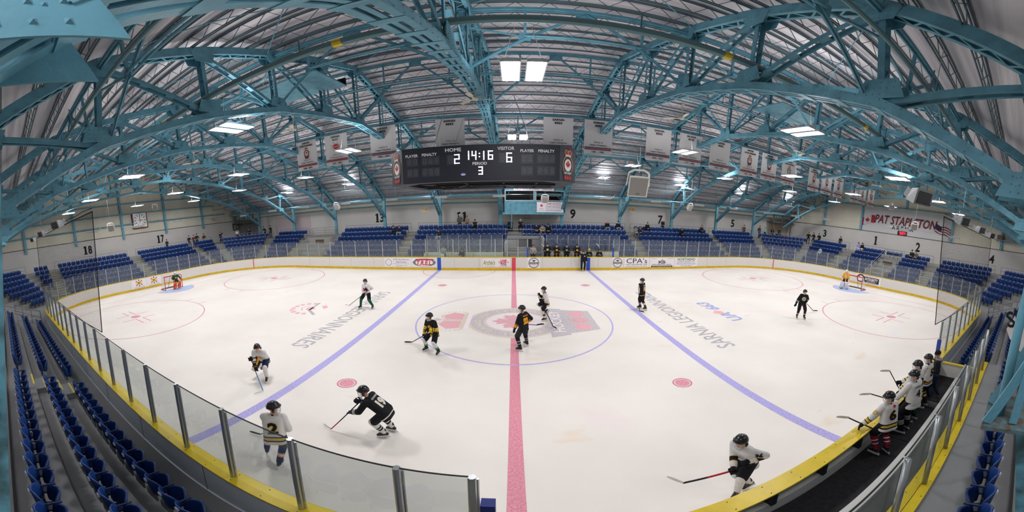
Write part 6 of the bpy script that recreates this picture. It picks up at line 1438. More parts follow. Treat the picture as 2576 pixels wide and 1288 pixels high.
# ---- far bench
def seatz(k): return ZK(k)
def fp(px, py, y, z): p = at(px, py, y=y); return p.x
fbk = lambda **k: kit(0, [(.05, .12, 1)], [(-1, .4, 0), (.4, .6, 1), (.6, 2, 0)], (BK, 'a8aab0', YE), sockc=(BK,), **k)
for n_, (px, typ, s_, dz, lab) in enumerate(((1377, 'g', 1.04, 0, 'in a black jersey with round gold crest at the left of the far bench'), (1400, 'y', 1.0, 0, 'in a black jersey with yellow hem stripes on the far bench'), (1425, 'n', 1.0, 0, 'in a black and green jersey with grey crest on the far bench'), (1451, 'y2', 1.0, 0, 'in a black jersey with gold crest behind the raised arm on the far bench'), (1484, 's', 1.0, -.45, 'sitting low with a yellow topped helmet on the far bench'), (1510, 's2', .98, -.5, 'sitting lowest at the right of the far bench'))):
    x = at(px, 625, y=W+.75).x; K = fbk()
    if typ in ('y', 'y2'): K = kit(0, [(.03, .1, 1), (.16, .23, 1)], [(-1, .3, 0), (.3, .5, 1), (.5, 2, 0)], (BK, YE), sockc=(BK,), collar=YE, gl=('5a2a22', BK))
    if typ == 'n': K = kit(0, [], [(-1, .3, 0), (.3, .5, 1), (.5, 2, 0)], (BK, '5a9a5a'), sockc=(BK,), collar='8ab05a')
    if typ == 's': K['helmet'] = (M('helmet_yellow', 'd8c23a', .3), None)
    o, j, i = person('person '+lab, (x, W+.72+(.3 if dz else 0)), -90, K, s=s_, z=.42, lean=6 if not dz else 10, seated=bool(dz), hip=(0, .9) if not dz else (-.1, .47), hands=[(.25, -.2, 1.0), (.25, .2, 1.0)] if not dz else [(.35, -.12, .72), (.35, .12, .72)], head=(RND.uniform(-10, 10), -4), vox=.022, group=None)
    chest(j, i, roundc if typ in ('g', 's', 's2') else blob, [C('d8c890') if typ == 'g' else C('e8c050') if typ[0] == 'y' else C('a8b0a4'), C('5a5040')], .22)
for px, x0, yy, lab in ((1368, 4.0, 24.9, 'leaning at the left of the far bench'), (1506, 10.2, 25.0, 'held up at the right of the far bench')):
    h = at(px, 621 if px < 1400 else 620, y=yy); stick('hockey stick with white blade '+lab, V((h.x+.15, yy+.3, .45)), h, (-.5, -.2, .6) if px < 1400 else (-.6, 0, .8), shaft=('24252a',))
# ---- crowd
def crowd(px, mode, k, top, leg, lab, hair='short', skin=SKIN, dy=0, x=None, hc=None, rot=None, arms='lap', s=1.0, shoes='2a2a2e', side='far', vox=.026, capc=None, **kw):
    d = DK(k)
    if mode == 'sit':
        zf = ZK(k); off = d-.02
    else: zf = ZK(6); off = DK(6)+.75+dy
    if side == 'far': y = W+off; x = at(px, 590, y=y).x if x is None else x; face = -90; bp_w = (x, y); ry = W+d
    elif side == 'right': xx = HL+off; bp_w = (xx, at(px, 600, x=xx).y); face = 180
    elif side == 'left': xx = -HL-off; bp_w = (xx, at(px, 600, x=xx).y); face = 0
    elif side == 'rc':
        cc = 59.9-(6.2-off)*1.4142; r_ = ray(px, 592); t_ = (cc-CAM.x-CAM.y)/(r_.x+r_.y); bp_w = (CAM.x+r_.x*t_, CAM.y+r_.y*t_); face = -135
    elif side == 'lc':
        cc = 59.9-(6.2-off)*1.4142; r_ = ray(px, 592); t_ = (cc+CAM.x-CAM.y)/(r_.y-r_.x); bp_w = (CAM.x+r_.x*t_, CAM.y+r_.y*t_); face = -45
    K = dict(mats=[skin, C(top), C(leg), C(shoes)], hair=C(hc or '2a211d')); 
    if capc: K['cap'] = C(capc)
    K.update(kw.pop('kitx', {}))
    A = {'lap': [(.30, -.10, .62), (.30, .10, .62)], 'side': [(.03, -.27, .80), (.03, .27, .80)], 'cross': [(.20, .10, 1.08), (.22, -.10, 1.12)], 'pocket': [(.14, -.20, .88), (.14, .20, .88)], 'rail': [(.34, -.22, 1.02), (.34, .22, 1.02)], 'phone': [(.30, -.04, 1.0), (.30, .04, 1.0)], 'head': [(.12, -.12, 1.42), (.25, .2, .7)]}[arms]
    if mode == 'sit': 
        if arms in ('cross', 'phone'): A = [(.22, .08, .75), (.24, -.08, .8)]
        SEATED.append((bp_w[0], bp_w[1], zf)); bp_w = (bp_w[0]+.0, bp_w[1])
        f_ = math.radians(face); bp_w = (bp_w[0]+math.cos(f_)*.16, bp_w[1]+math.sin(f_)*.16)
        person(lab, bp_w, face+(rot or 0), K, s=s, z=zf, seated=True, hip=(0, .52), lean=kw.pop('lean', 8), feet=[(.40, -.11, 0), (.40, .11, 0)], hands=A, head=(RND.uniform(-12, 12), -5), hair=hair, vox=vox)
    else: person(lab, bp_w, face+(rot or 0), K, s=s, z=zf, lean=kw.pop('lean', 3), hands=A, head=(RND.uniform(-12, 12), -5), hair=hair, vox=vox)
BKc, NV, GRY = '1c1d21', '232a3c', '6c6f72'
crowd(1158, 'stand', 6, '5b6460', '1e2024', 'person in a grey-green hoodie and white cap standing in front of number 11', 'cap', arms='pocket', s=1.08)
crowd(1176, 'stand', 6, '9a7f66', '8a7460', 'person in a tan coat standing right of number 11', arms='phone', s=.98, hc='6a4a36')
crowd(1196, 'sit', 6, '202024', '202024', 'person with long black hair seated alone below number 11', 'long', arms='phone', hc='0f0f12')
crowd(992, 'sit', 5, BKc, '2a2a30', 'person in black seated left in the pair at section 13', hc='14110f', arms='phone'); crowd(1007, 'sit', 5, '2a2a30', '8296ae', 'person in black jacket and light jeans seated right in the pair at section 13', hc='7a4c38')
crowd(1105, 'sit', 4, '23252a', '9aa09c', 'person in a dark top and pale pants seated near the column of section 11', hc='17120f', arms='phone')
crowd(1309, 'sit', 6, BKc, BKc, 'person in a dark jacket seated in the top row left of section 9', 'toque', capc='d8d4ce', arms='phone')
crowd(1349, 'sit', 5, '22252a', '202226', 'person in black seated left of the tan jacket in section 9', hc='5a4636'); crowd(1364, 'sit', 5, 'a99b84', '4a4640', 'person in a tan jacket bending over in section 9', hc='14110f', lean=24); crowd(1378, 'sit', 5, BKc, BKc, 'person in black seated right of the tan jacket in section 9', hc='14110f')
crowd(1525, 'sit', 6, '1c1d21', '7c93ae', 'person in a black jacket over red with blue jeans in section 9', hc='b89a86', kitx={'hood': C('c02030')}); crowd(1552, 'sit', 6, BKc, '8a9aa8', 'person in black seated beside the column of section 9', hc='17120f')
crowd(1597, 'sit', 5, '86888a', '6a7076', 'person in a grey jacket seated left in the pair at section 7', hc='6a5446'); crowd(1607, 'sit', 5, '33353c', '2a2c32', 'person in dark clothes seated right in the pair at section 7', hc='6a4a36', lean=16)
crowd(1625, 'sit', 6, '1c1e22', BKc, 'person in a black hoodie with pale print seated in the top row of section 7', hc='5a4636')
crowd(1665, 'stand', 6, '1d2026', '1d2026', 'person in black with a pale hat standing below number 7', 'toque', capc='cfc8b8', arms='phone'); crowd(1712, 'sit', 5, BKc, BKc, 'person in a black sweater seated right of the column in section 7', hc='3a2c24')
crowd(1761, 'sit', 6, '232b42', '2a2c34', 'person in navy seated in the top row at the right of section 7', 'cap', capc='8a6a58', arms='lap'); crowd(1870, 'stand', 6, '6a554a', '3a3a40', 'person in a brown vest standing right of number 5', hc='3a2a20', arms='pocket')
crowd(1909, 'stand', 6, '3a4658', '2a2e38', 'person in slate blue standing at the corner rail', arms='pocket', side='far', s=1.04, hc='4a3a30'); crowd(1923, 'stand', 6, '7ab8a8', '3a3a40', 'person in a mint top standing at the corner rail', hc='7a5a40', arms='phone', s=.95)
crowd(1942, 'stand', 6, BKc, BKc, 'person in black standing with back turned at the corner rail', hc='17120f', arms='side', s=.98, rot=120); crowd(1959, 'stand', 6, '2a2022', '202226', 'person with folded arms standing rightmost at the corner rail', hc='2a1a14', arms='cross')
for px, tx, lab in ((2034, '1f1d20', 'leaning on the rail, left of three'), (2047, BKc, 'with long hair at the rail, middle of three'), (2061, BKc, 'looking down at the rail, right of three')): crowd(px, 'stand', 6, tx, BKc, 'person in black '+lab, 'long' if 'long' in lab else 'short', arms='rail', side='right' if px > 2040 else 'rc', hc='241a16', lean=12, dy=-.35)
crowd(2115, 'stand', 6, BKc, BKc, 'person in a black hooded coat standing alone behind section 3', 'long', arms='pocket', side='right', hc='3a2a22', dy=-.1)
crowd(2164, 'sit', 6, '8a9ed8', 'cfc8c2', 'person in a light blue top and pale pants seated in section 1', 'long', side='right', hc='3a2a22'); crowd(2174, 'sit', 6, BKc, 'd2cbc4', 'person in a black top and pale pants seated in section 1', 'long', side='right', hc='14110f')
crowd(2070, 'sit', 3, 'a8c4cc', '8a8a90', 'person in pale blue seated behind the glass of section 3', 'long', side='right', hc='3a2a22')
crowd(2302, 'sit', 6, '1f3024', '2a2c2a', 'person in dark green seated below number 2', side='right', hc='14110f', s=1.08, lean=14); crowd(2312, 'sit', 6, '6a5f58', '5a5450', 'person in brown seated beside the dark green jacket', 'long', side='right', hc='6a4a36')
crowd(418, 'stand', 6, '26282c', '4a3a34', 'person in black standing below number 17', side='left', hc='14110f', arms='phone', s=.95, dy=-.2)
for px, tx, lg, lab in ((475, '2a2a2e', '3a3a3e', 'leftmost in the group'), (487, '5a3a36', '2a2a2e', 'sitting half hidden in the group'), (495, '2a2c2c', '202226', 'tallest in the group'), (513, '3a3634', 'a08a70', 'rightmost in the group')): crowd(px, 'stand', 6, tx, lg, 'person %s by the left end railing' % lab, side='left', hc='17120f', arms='rail', dy=-.35, s=1.0 if 'tall' not in lab else 1.08)
crowd(555, 'stand', 6, '1e1e22', '2a2a2e', 'person in black resting hands on head below the EXIT lettering', side='lc', arms='head', hc='17120f', s=.95); crowd(597, 'stand', 6, 'd8d6d2', '2a2c34', 'person in a white shirt standing below the EXIT lettering', side='lc', arms='cross', hc='3a2a22', s=.98)
crowd(628, 'stand', 6, '2a3446', '2a2a2e', 'person in a navy shirt leaning on the corner rail', side='lc', arms='rail', hc='17120f', dy=-.3); crowd(668, 'stand', 6, '3a3c40', '2a2a2e', 'person in grey leaning right behind the corner column', side='far', arms='rail', hc='3a2a22', lean=22, dy=-.2); crowd(682, 'stand', 6, '1c1d21', '26262a', 'person in a black T-shirt with folded arms left of number 15', side='far', arms='cross', hc='241a16', dy=-.2)
# people at ice level behind the far boards
def lowp(px, y, top, leg, lab, seated=False, **k):
    x = at(px, 630, y=y).x; K = dict(mats=[SKIN, C(top), C(leg), C('2a2a2e')], hair=C(k.pop('hc', '3a2a22'))); hr = k.pop('hair', 'short')
    person(lab, (x, y), -90, K, s=k.pop('s', 1.0), z=.41, seated=seated, hip=(0, .9) if not seated else (-.1, .5), hands=[(.26, -.14, .98), (.26, .14, .98)] if not seated else [(.38, -.1, .72), (.38, .1, .72)], hair=hr, vox=.022, head=(0, -10))
lowp(1341, W+.75, 'a8a6a8', '3a3a40', 'bearded person in a grey hoodie standing behind the far boards near centre', s=1.02, hc='6a4a3a')
lowp(1116, W+.75, '9aa8a2', '4a4a50', 'person in a grey-green top standing behind the penalty box glass', hc='6a4a36')
lowp(1162, W+1.0, '3a3034', '2a2a30', 'person with dark hair seated with chin on hands in the penalty box', seated=True, hair='long', hc='2a1e1c', s=1.05)
p = at(1113, 640, y=W+.35); m = MB((p.x, W+.33, 1.13)); m.box(p.x-.16, p.x+.16, W+.32, W+.34, BH, BH+.24); t = m.solo('laptop', M('laptop_pale', 'c3dce0', .4), 'pale laptop lid on the penalty box ledge', 'laptop'); t.location = (p.x, W+.33, 1.13)
finish(); finish_proj()
# ---------------------------------------------------------------- build the seats (after the people, so occupied seats are folded down)
SEATS.sort(key=lambda s: s[0])
hiB, hiP, hiA, hiK, hiL, hiF = seat_parts(True)
st = thing('stadium_seat', 'x', 'seat', (0, 0, 0), group='x')
hiB.build('backrest', SEATB, st, smooth=True); hiP.build('seat_pan', SEATD, st, smooth=True); hiA.build('armrest', ARMB, st); hiK.build('bracket', BRK, st); hiL.build('number_plate', PLATE, st)
def occupied(s): return any((s[1]-q[0])**2+(s[2]-q[1])**2 < .07 and abs(s[3]-q[2]) < .25 for q in SEATED)
ROWN = ['front', 'second', 'third', 'fourth', 'fifth', 'sixth', 'top']
first = True; lo = MB(); loB, loP, loA, loK, loL, loF = seat_parts(False); used_ = 0
def stamp(src, s, mi):
    c, sn = math.cos(s[4]), math.sin(s[4]); n = len(lo.v)
    lo.v += [V((s[1]+p.x*c-p.y*sn, s[2]+p.x*sn+p.y*c, s[3]+p.z)) for p in src.v]; lo.f += [tuple(i+n for i in f) for f in src.f]; lo.m += [mi]*len(src.f)
down = MB(); down.box(-.2, .2, .02, .42, .40, .44)
for s in SEATS:
    if used_ < 300 and not occupied(s):
        o = st if first else dup(st); first = False; used_ += 1
        o.location = (s[1], s[2], s[3]); o.rotation_euler = (0, 0, s[4]); o['group'] = 'blue seats, '+s[5]
        o['label'] = 'blue folding seat, %s row of %s, %s from its left' % (ROWN[s[6]], s[5], ordw(s[7]))
    else:
        stamp(loB, s, 0); stamp(down if occupied(s) else loP, s, 1); stamp(loA, s, 2); stamp(loF, s, 3)
tag(lo.solo('stadium_seat', [SEATB, SEATD, ARMB, PLATE], 'rows of blue folding seats filling the far, end and corner stands', 'seats', smooth=False), kind='stuff')
# ---------------------------------------------------------------- aisles: half steps with yellow nosing
def aisle(name_l, cx, cy_, nx, ny, kmax=7, wd=.8):
    """steps going up from (cx, cy_) = board line, direction (nx, ny) outwards"""
    t = thing('aisle_steps', 'concrete aisle steps with yellow edges, '+name_l, 'steps', (cx, cy_, 0), group='aisle steps'); tx, ty = -ny, nx; O = (cx, cy_, 0); m = MB(O); y_ = MB(O)
    for k in range(1, kmax):
        d = DK(k)-.50
        for a, z0_, z1_ in ((d-.35, ZK(k-1), ZK(k)-.2),):
            P = [(cx+nx*a+tx*s*wd/2, cy_+ny*a+ty*s*wd/2) for s in (-1, 1)]+[(cx+nx*d+tx*s*wd/2, cy_+ny*d+ty*s*wd/2) for s in (1, -1)]
            m.hexa([(*p, z0_) for p in P]+[(*p, z1_) for p in P])
        for a, z_ in ((d-.35, ZK(k)-.2), (d, ZK(k))):
            P = [(cx+nx*a+tx*s*wd/2, cy_+ny*a+ty*s*wd/2) for s in (-1, 1)]+[(cx+nx*(a+.06)+tx*s*wd/2, cy_+ny*(a+.06)+ty*s*wd/2) for s in (1, -1)]
            y_.hexa([(*p, z_-.03) for p in P]+[(*p, z_+.006) for p in P])
    m.build('half_steps', CONC, t); y_.build('step_nosing', YST, t)
for x, l in ((-10.4, 'between sections 13 and 11'), (.1, 'left of section 9'), (12.02, 'between sections 9 and 7'), (22.25, 'between sections 7 and 5')): aisle(l, x, W, 0, 1)
for y, l in ((17.9, 'between sections 3 and 1'), (7.05, 'between sections 2 and 4')): aisle(l, HL, y, 1, 0)
for y, l in ((12.2, 'between sections 18 and 17'), (2.65, 'beside section 18'), (20.5, 'beyond section 17')): aisle(l, -HL, y, -1, 0)
aisle('on the near left side', -10.3, 0, 0, -1, 3, .9)
# ---------------------------------------------------------------- railings
def rail(label, pts, h=1.0, rows=2, posts=1.6, r=.024, cat='railing'):
    pts = [V(p) for p in pts]; t = thing('railing', label, cat, pts[0]); O = pts[0]
    m = MB(O)
    for j in range(rows): m.tube([p+V((0, 0, h*(1-j*.42))) for p in pts], r, 6)
    m.build('hand_rail', RAILM, t)
    for a, b in zip(pts, pts[1:]):
        L = (b-a).length; n = max(1, round(L/posts))
        for i in range(n+(1 if b is pts[-1] else 0)):
            p = a+(b-a)*i/n; MB(O).tube([p, p+V((0, 0, h))], r, 6).build('rail_post', RAILM, t)
zt = ZK(6); dt = DK(6)+.33
for a, b, l in ((-28.6, -23.9, 'behind section 15'), (-18.6, -10.7, 'behind section 13'), (-9.9, -.3, 'behind section 11'), (.5, 11.7, 'behind section 9'), (12.3, 22.0, 'behind section 7'), (22.5, 29.4, 'behind section 5')): rail('grey pipe railing '+l, [(a, W+dt, zt), (b, W+dt, zt)], rows=2, posts=2.2)
xe = HL+dt
for s, rr in ((1, ((18.6, 24.3, 'section 3'), (13.3, 17.2, 'section 1'), (7.5, 11.1, 'section 2'), (.4, 6.5, 'section 4'), (11.1, 13.3, 'the exit on the right end'))), (-1, ((3.0, 11.7, 'section 18'), (12.8, 20.1, 'section 17'), (20.9, 24.3, 'the left end exit block')))):
    for a, b, l in rr: rail('grey pipe railing behind '+l, [(s*xe, a, zt), (s*xe, b, zt)], posts=2.2)
cc_ = 59.9-(6.2-dt)*1.4142
for s, l in ((-1, 'left'), (1, 'right')):
    rail('grey pipe railing behind the far %s corner seats' % l, [(s*(cc_-W-dt+.4), W+dt-.4, zt), (s*(xe-.2), cc_-xe+.2, zt)], posts=2.2)
    rail('grey pipe railing behind the near %s corner seats' % l, [(s*xe, -(cc_-W-xe)+.2, zt), (s*(cc_-W-dt), -dt, zt)], posts=2.2)
# stair opening left of section 13 and the one on the right end, as pale passages
def vomitory(label, o, tx, ty, nx, ny, wd, dep0, dep1, ztop):
    """o = middle on the board line; t along the boards, n outwards"""
    o = V((o[0], o[1], 0)); T = V((tx, ty, 0)); N = V((nx, ny, 0)); th = thing('stair_opening', label, 'stair opening', o+N*dep0); O = o+N*dep0
    def bx(m, a0, a1, d0, d1, z0_, z1_, mi=0):
        P = [o+T*a0+N*d0, o+T*a1+N*d0, o+T*a1+N*d1, o+T*a0+N*d1]; m.hexa([p+V((0, 0, z0_)) for p in P]+[p+V((0, 0, z1_)) for p in P], mi)
    m = MB(O)
    for s in (-1, 1): bx(m, s*wd/2-.08, s*wd/2+.08, dep0, dep1, .36, 1.6); 
    bx(m, -wd/2, -.6, dep1-.1, dep1, .36, ztop); bx(m, .6, wd/2, dep1-.1, dep1, .36, ztop); bx(m, -.6, .6, dep1-.1, dep1, 2.45, ztop)
    m.build('passage_wall', M('passage_wall_paint', 'a09a92', .7), th)
    m = MB(O); bx(m, -.6, .6, dep1-.02, dep1+.02, .36, 2.45); m.build('doorway_shade', M('doorway_brown', '6b5a4c', .8), th)  # flat panel, its dark colour painted for the dim passage inside
    for s in (-1, 1):
        for dz in (0, .35, .6):
            m = MB(O); a = o+T*(s*(wd/2+.05))+N*dep0; b = o+T*(s*(wd/2+.05))+N*(dep1+1.2); m.tube([a+V((0, 0, 1.4-dz)), b+V((0, 0, 3.75-dz))], .022, 6); m.build('hand_rail', RAILM, th)
    m = MB(O)
    for s in (-1, 0, 1):
        a = o+T*(s*(wd/2+.05))+N*(dep1+1.2); m.tube([a+V((0, 0, ztop-.4)), a+V((0, 0, 3.75))], .024, 6)
    a, b = [o+T*(s*(wd/2+.05))+N*(dep1+1.2) for s in (-1, 1)]
    for z_ in (3.75, 3.45, 3.15): m.tube([a+V((0, 0, z_)), b+V((0, 0, z_))], .022, 6)
    m.build('top_rail', RAILM, th)
vomitory('pale stair opening with grey rails between sections 15 and 13', (-21.2, W), 1, 0, 0, 1, 3.4, 1.2, 4.6, 2.7)
vomitory('grey stair opening with grey rails between sections 1 and 2', (HL, 12.15), 0, 1, 1, 0, 2.1, 1.2, 4.4, 2.6)
# passage under the press box
t = thing('bench_doorway', 'grey walled doorway beside the far players bench', 'doorway', (1.0, W+2.2, .36)); O = (1.0, W+2.2, .36)
m = MB(O); m.box(-.8, -.65, W+.9, W+4.0, .36, 2.2); m.box(2.5, 2.65, W+1.4, W+4.0, .36, 2.6); m.box(-.65, 2.5, W+3.3, W+3.4, 2.3, 2.62); m.box(-.65, .3, W+3.3, W+3.4, .36, 2.3); m.box(1.7, 2.5, W+3.3, W+3.4, .36, 2.3); m.build('passage_wall', GREY, t)
m = MB(O); m.box(.3, 1.7, W+3.34, W+3.38, .36, 2.3); m.build('doorway_shade', M('doorway_dark', '3c3d40', .8), t)  # solid panel coloured dark in place of the shade within the passage
rail('grey railing on the ledge over the far doorway', [(-.75, W+3.2, 2.2), (2.45, W+3.2, 2.2), (2.75, W+1.6, 1.4)], h=1.0, rows=3)
m = MB(); m.box(-.62, -.1, W+6.75, W+7.2, zt, zt+.95); m.solo('bin', M('bin_dark', '22252b', .6), 'dark waste bin on the top walkway left of section 9', 'bin')
m = MB(); m.lathe([(.001, zt), (.24, zt), (.3, zt+.8), (.32, zt+.82), (.32, zt+.88), (.001, zt+.88)], c=(33.0, 28.9, 0), n=14); m.solo('bin', M('bin_grey', '3a3d42', .6), 'round grey waste bin in the far right corner', 'bin')
t = thing('wall_ladder', 'pale ladder rungs on the wall under the press box', 'ladder', (1.4, YB-.1, 2.8)); O = (1.4, YB-.1, 2.8); m = MB(O); m.box(1.12, 1.15, YB-.1, YB-.06, 2.8, 4.6); m.box(1.65, 1.68, YB-.1, YB-.06, 2.8, 4.6); m.build('side_rail', GREY, t)
for k in range(6): m = MB(O); m.tube([(1.13, YB-.08, 3.0+k*.28), (1.67, YB-.08, 3.0+k*.28)], .014, 5); m.build('rung', GREY, t)
# ---------------------------------------------------------------- far benches
PANELW = M('bench_panel_white', 'd9d6d0', .5)
fb = thing('bench_enclosure', 'white panelled far players bench with tall glass behind', 'players bench', (6.0, W+1.4, .36)); O = (6.0, W+1.4, .36)
def boxin(name, mat, dims, parent, off): m = MB(off); m.box(*dims); return m.build(name, mat, parent)
boxin('back_panel', PANELW, (2.8, 9.5, W+1.36, W+1.42, .36, 1.42), fb, O); boxin('top_rail', YEL, (2.8, 9.5, W+1.33, W+1.45, 1.42, 1.45), fb, O); boxin('bench_seat', M('bench_wood', '7a6a58', .6), (3.0, 9.0, W+1.0, W+1.32, .78, .82), fb, O)
boxin('floor_mat', BLK, (2.8, 9.5, W+.26, W+1.36, .36, .42), fb, O)
for i in range(8):
    x = 2.85+i*.95; m = MB(O); m.tube([(x, W+1.39, 1.45), (x, W+1.39, 2.88)], .035, 6); m.build('glass_post', POSTM, fb)
    if i < 7: m = MB(O); m.add([(x+.03, W+1.39, 1.45), (x+.92, W+1.39, 1.45), (x+.92, W+1.39, 2.86), (x+.03, W+1.39, 2.86)], [(0, 1, 2, 3)]); m.build('glass_pane', GLASS, fb)
fc = thing('bench_enclosure', 'pale penalty boxes with glass fronts left of the centre line', 'penalty box', (-4.2, W+1.4, .36)); O = (-4.2, W+1.4, .36)
boxin('back_panel', M('penalty_panel_green', 'c8cfbb', .5), (-7.9, -.9, W+1.36, W+1.42, .36, 1.36), fc, O); boxin('floor_mat', BLK, (-7.9, -.9, W+.26, W+1.36, .36, .40), fc, O); boxin('bench_seat', M('bench_wood', '7a6a58', .6), (-7.7, -1.0, W+1.0, W+1.32, .78, .82), fc, O)
for x in (-7.7, -5.4, -3.6, -.95): m = MB(O); m.box(x-.03, x+.03, W+.3, W+1.36, .4, 1.36); m.build('side_panel', PANELW, fc); m = MB(O); m.box(x-.05, x+.05, W+.3, W+1.36, 1.36, 1.40); m.build('side_cap', YEL, fc)
for i in range(8):
    x = -7.7+i*.96; m = MB(O); m.tube([(x, W+1.39, 1.36), (x, W+1.39, 2.88)], .032, 6); m.build('glass_post', POSTM, fc)
    if i < 7: m = MB(O); m.add([(x+.03, W+1.39, 1.36), (x+.93, W+1.39, 1.36), (x+.93, W+1.39, 2.86), (x+.03, W+1.39, 2.86)], [(0, 1, 2, 3)]); m.build('glass_pane', GLASS, fc)
# ---------------------------------------------------------------- near players bench
nb = thing('players_bench', 'near players bench box with black rubber floor, white walls and rear glass', 'players bench', (6, -.7, .36)); O = (6, -.7, .36)
boxin('floor_mat', M('black_rubber', '17181b', .7, noise=(14, .5), ncol='26272b'), (.6, 11.0, -1.16, -.03, .36, .40), nb, O)
boxin('board_ledge', M('ledge_white', 'b9bbba', .5), (.6, 10.9, -.16, -.03, .40, .66), nb, O)
boxin('back_panel', M('bench_wall_grey', '9fa2a3', .5), (.6, 11.0, -1.24, -1.17, .36, 1.22), nb, O); boxin('top_rail', M('rail_white_aluminium', 'cfcfca', .4, .1), (.6, 9.5, -1.31, -1.16, 1.22, 1.27), nb, O)
boxin('end_panel', PANELW, (11.0, 11.06, -1.62, -.05, .36, 1.10), nb, O); boxin('end_cap', YEL, (10.97, 11.12, -1.62, .0, 1.10, 1.13), nb, O)
boxin('raised_step', M('step_grey', '85878a', .6), (8.8, 11.0, -1.16, -.2, .40, .58), nb, O); boxin('step_mat', BLK, (8.82, 11.0, -1.15, -.21, .58, .59), nb, O)
boxin('rear_cap_rail', YEL, (.6, 11.8, -1.90, -1.60, 1.14, 1.18), nb, O); boxin('rear_cap_groove', DARKM, (.6, 11.8, -1.757, -1.750, 1.18, 1.184), nb, O)
RP = [.69+i*1.27 for i in range(9)]
for i, x in enumerate(RP):
    m = MB(O); m.tube([(x, -1.79, 1.17), (x, -1.79, 2.68)], .045, 12); m.build('glass_post', POSTM, nb, smooth=True)
    m = MB(O); m.tube([(x+.55, -1.3, 1.27), (x+.55, -1.72, 2.6)] if False else [(x+.60, -1.66, 1.17), (x+.60, -1.66, 2.2)], .03, 8); 
    if i+1 < len(RP):
        m = MB(O); m.add([(x+.03, -1.74, 1.18), (x+1.24, -1.74, 1.18), (x+1.24, -1.74, 2.70), (x+.03, -1.74, 2.70)], [(0, 1, 2, 3)]); m.build('glass_pane', GLASS, nb)
        m = MB(O); m.beam((x+.03, -1.74, 2.70), (x+1.24, -1.74, 2.70), .016, .016); m.build('glass_edge', EDGEM, nb)
m = MB(O)
for i in range(24):
    for yy in (-1.64, -1.86): m.sphere((1+i*.45, yy, 1.18), .010, n=6, k=4)
m.build('cap_screws', DARKM, nb)
m = MB(); m.box(.6, 11.8, -2.24, -1.60, .36, 1.14); m.struct('floor', CONC)
m = MB(); m.box(.6, 11.0, -1.60, -1.24, .36, .80); m.struct('floor', CONC)
# ---------------------------------------------------------------- near left stairs and railings
rail('grey pipe railing at the far end of the near left rows', [(-20.6, -2.9, 1.18), (-20.9, -.7, .40)], h=1.0, rows=4, posts=1.2)
rail('grey pipe railing running back beside the near left corner seats', [(-20.9, -.7, .40), (-24.9, -2.2, .40)], h=1.05, rows=4, posts=1.4)
rail('grey pipe railing at the far end of the near right rows', [(22.3, -2.6, 1.18), (22.6, -.7, .40)], h=1.0, rows=3, posts=1.2)
rail('grey pipe railing beside the near right corner seats', [(22.6, -.7, .40), (25.6, -1.2, .40)], h=1.05, rows=3, posts=1.4)
# ---------------------------------------------------------------- camera-side steel: post, bracket and cloth banner
t = thing('steel_post', 'teal painted steel flange with chipped paint at the left edge', 'post', (-1.32, -2.9, 3.0)); O = (-1.32, -2.9, 3.0)
m = MB(O); a = V((-1.30, -2.535, 6.0)); b = V((-1.30, -3.02, 2.2)); m.hexa([b+V((-.02, -.5, 0)), b+V((.02, -.5, 0)), b+V((.02, 0, 0)), b+V((-.02, 0, 0)), a+V((-.02, -.5, 0)), a+V((.02, -.5, 0)), a+V((.02, 0, 0)), a+V((-.02, 0, 0))]); m.build('flange', TEALD, t)
t = thing('steel_bracket', 'teal steel bracket with rusty base plate and braces at the right edge', 'bracket', (1.6, -2.8, 4.4)); O = (1.6, -2.8, 4.4)
RUST = M('rusty_teal', '53767d', .7, noise=(22, .6), ncol='5b3a26')
P = [at(2476, 1052, x=1.6), at(2492, 1018, x=1.75)]
m = MB(O); m.box(1.5, 1.95, -3.2, -2.55, 4.415, 4.44); m.build('base_plate', RUST, t)
m = MB(O); m.tube([(1.66, -2.625, 4.44), (1.66, -2.645, 4.95), (1.66, -2.70, 5.6), (1.66, -2.78, 6.6)], .026, 12); m.build('pole', TEAL, t, smooth=True)
m = MB(O); m.beam((1.53, -2.57, 4.45), (1.58, -2.74, 4.86), .012, .05); m.beam((1.58, -2.74, 4.86), (1.6, -2.9, 5.3), .012, .05); m.build('brace', TEAL, t)
m = MB(O); m.beam((1.78, -2.57, 4.45), (1.72, -2.72, 4.86), .012, .05); m.build('brace', TEAL, t)
m = MB(O); m.beam((1.56, -2.70, 4.45), (1.56, -2.76, 5.2), .012, .04); m.build('brace', TEAL, t)
a = V((1.60, -2.72, 4.42)); b = V((1.60, -3.02, 2.4)); m = MB(O); m.hexa([b+V((-.02, -.5, 0)), b+V((.02, -.5, 0)), b+V((.02, 0, 0)), b+V((-.02, 0, 0)), a+V((-.02, -.5, 0)), a+V((.02, -.5, 0)), a+V((.02, 0, 0)), a+V((-.02, 0, 0))]); m.build('flange', TEALD, t)
bp_ = [at(px, py, x=4.9) for px, py in ((2573, 742), (2563, 780), (2532, 828), (2540, 852), (2570, 890))]
t = thing('cloth_banner', 'white cloth banner with black letters hanging at the right edge', 'banner', bp_[2]); m = MB(bp_[2])
P = bp_+[V((4.9, -3.4, 3.5)), V((4.9, -3.4, 4.8))]; m.add(P+[p+V((.03, 0, 0)) for p in P], [tuple(range(7)), tuple(range(13, 6, -1))]+[(i, (i+1) % 7, (i+1) % 7+7, i+7) for i in range(7)]); m.build('cloth', CLOTH, t)
m = MB(bp_[2]); mtext(m, 'SN', (V((4.885, -2.655, 4.40)), V((0, -.94, .34)), V((0, .34, .94))), w=.34, h=.26, bold=.02); m.build('lettering', INK, t)
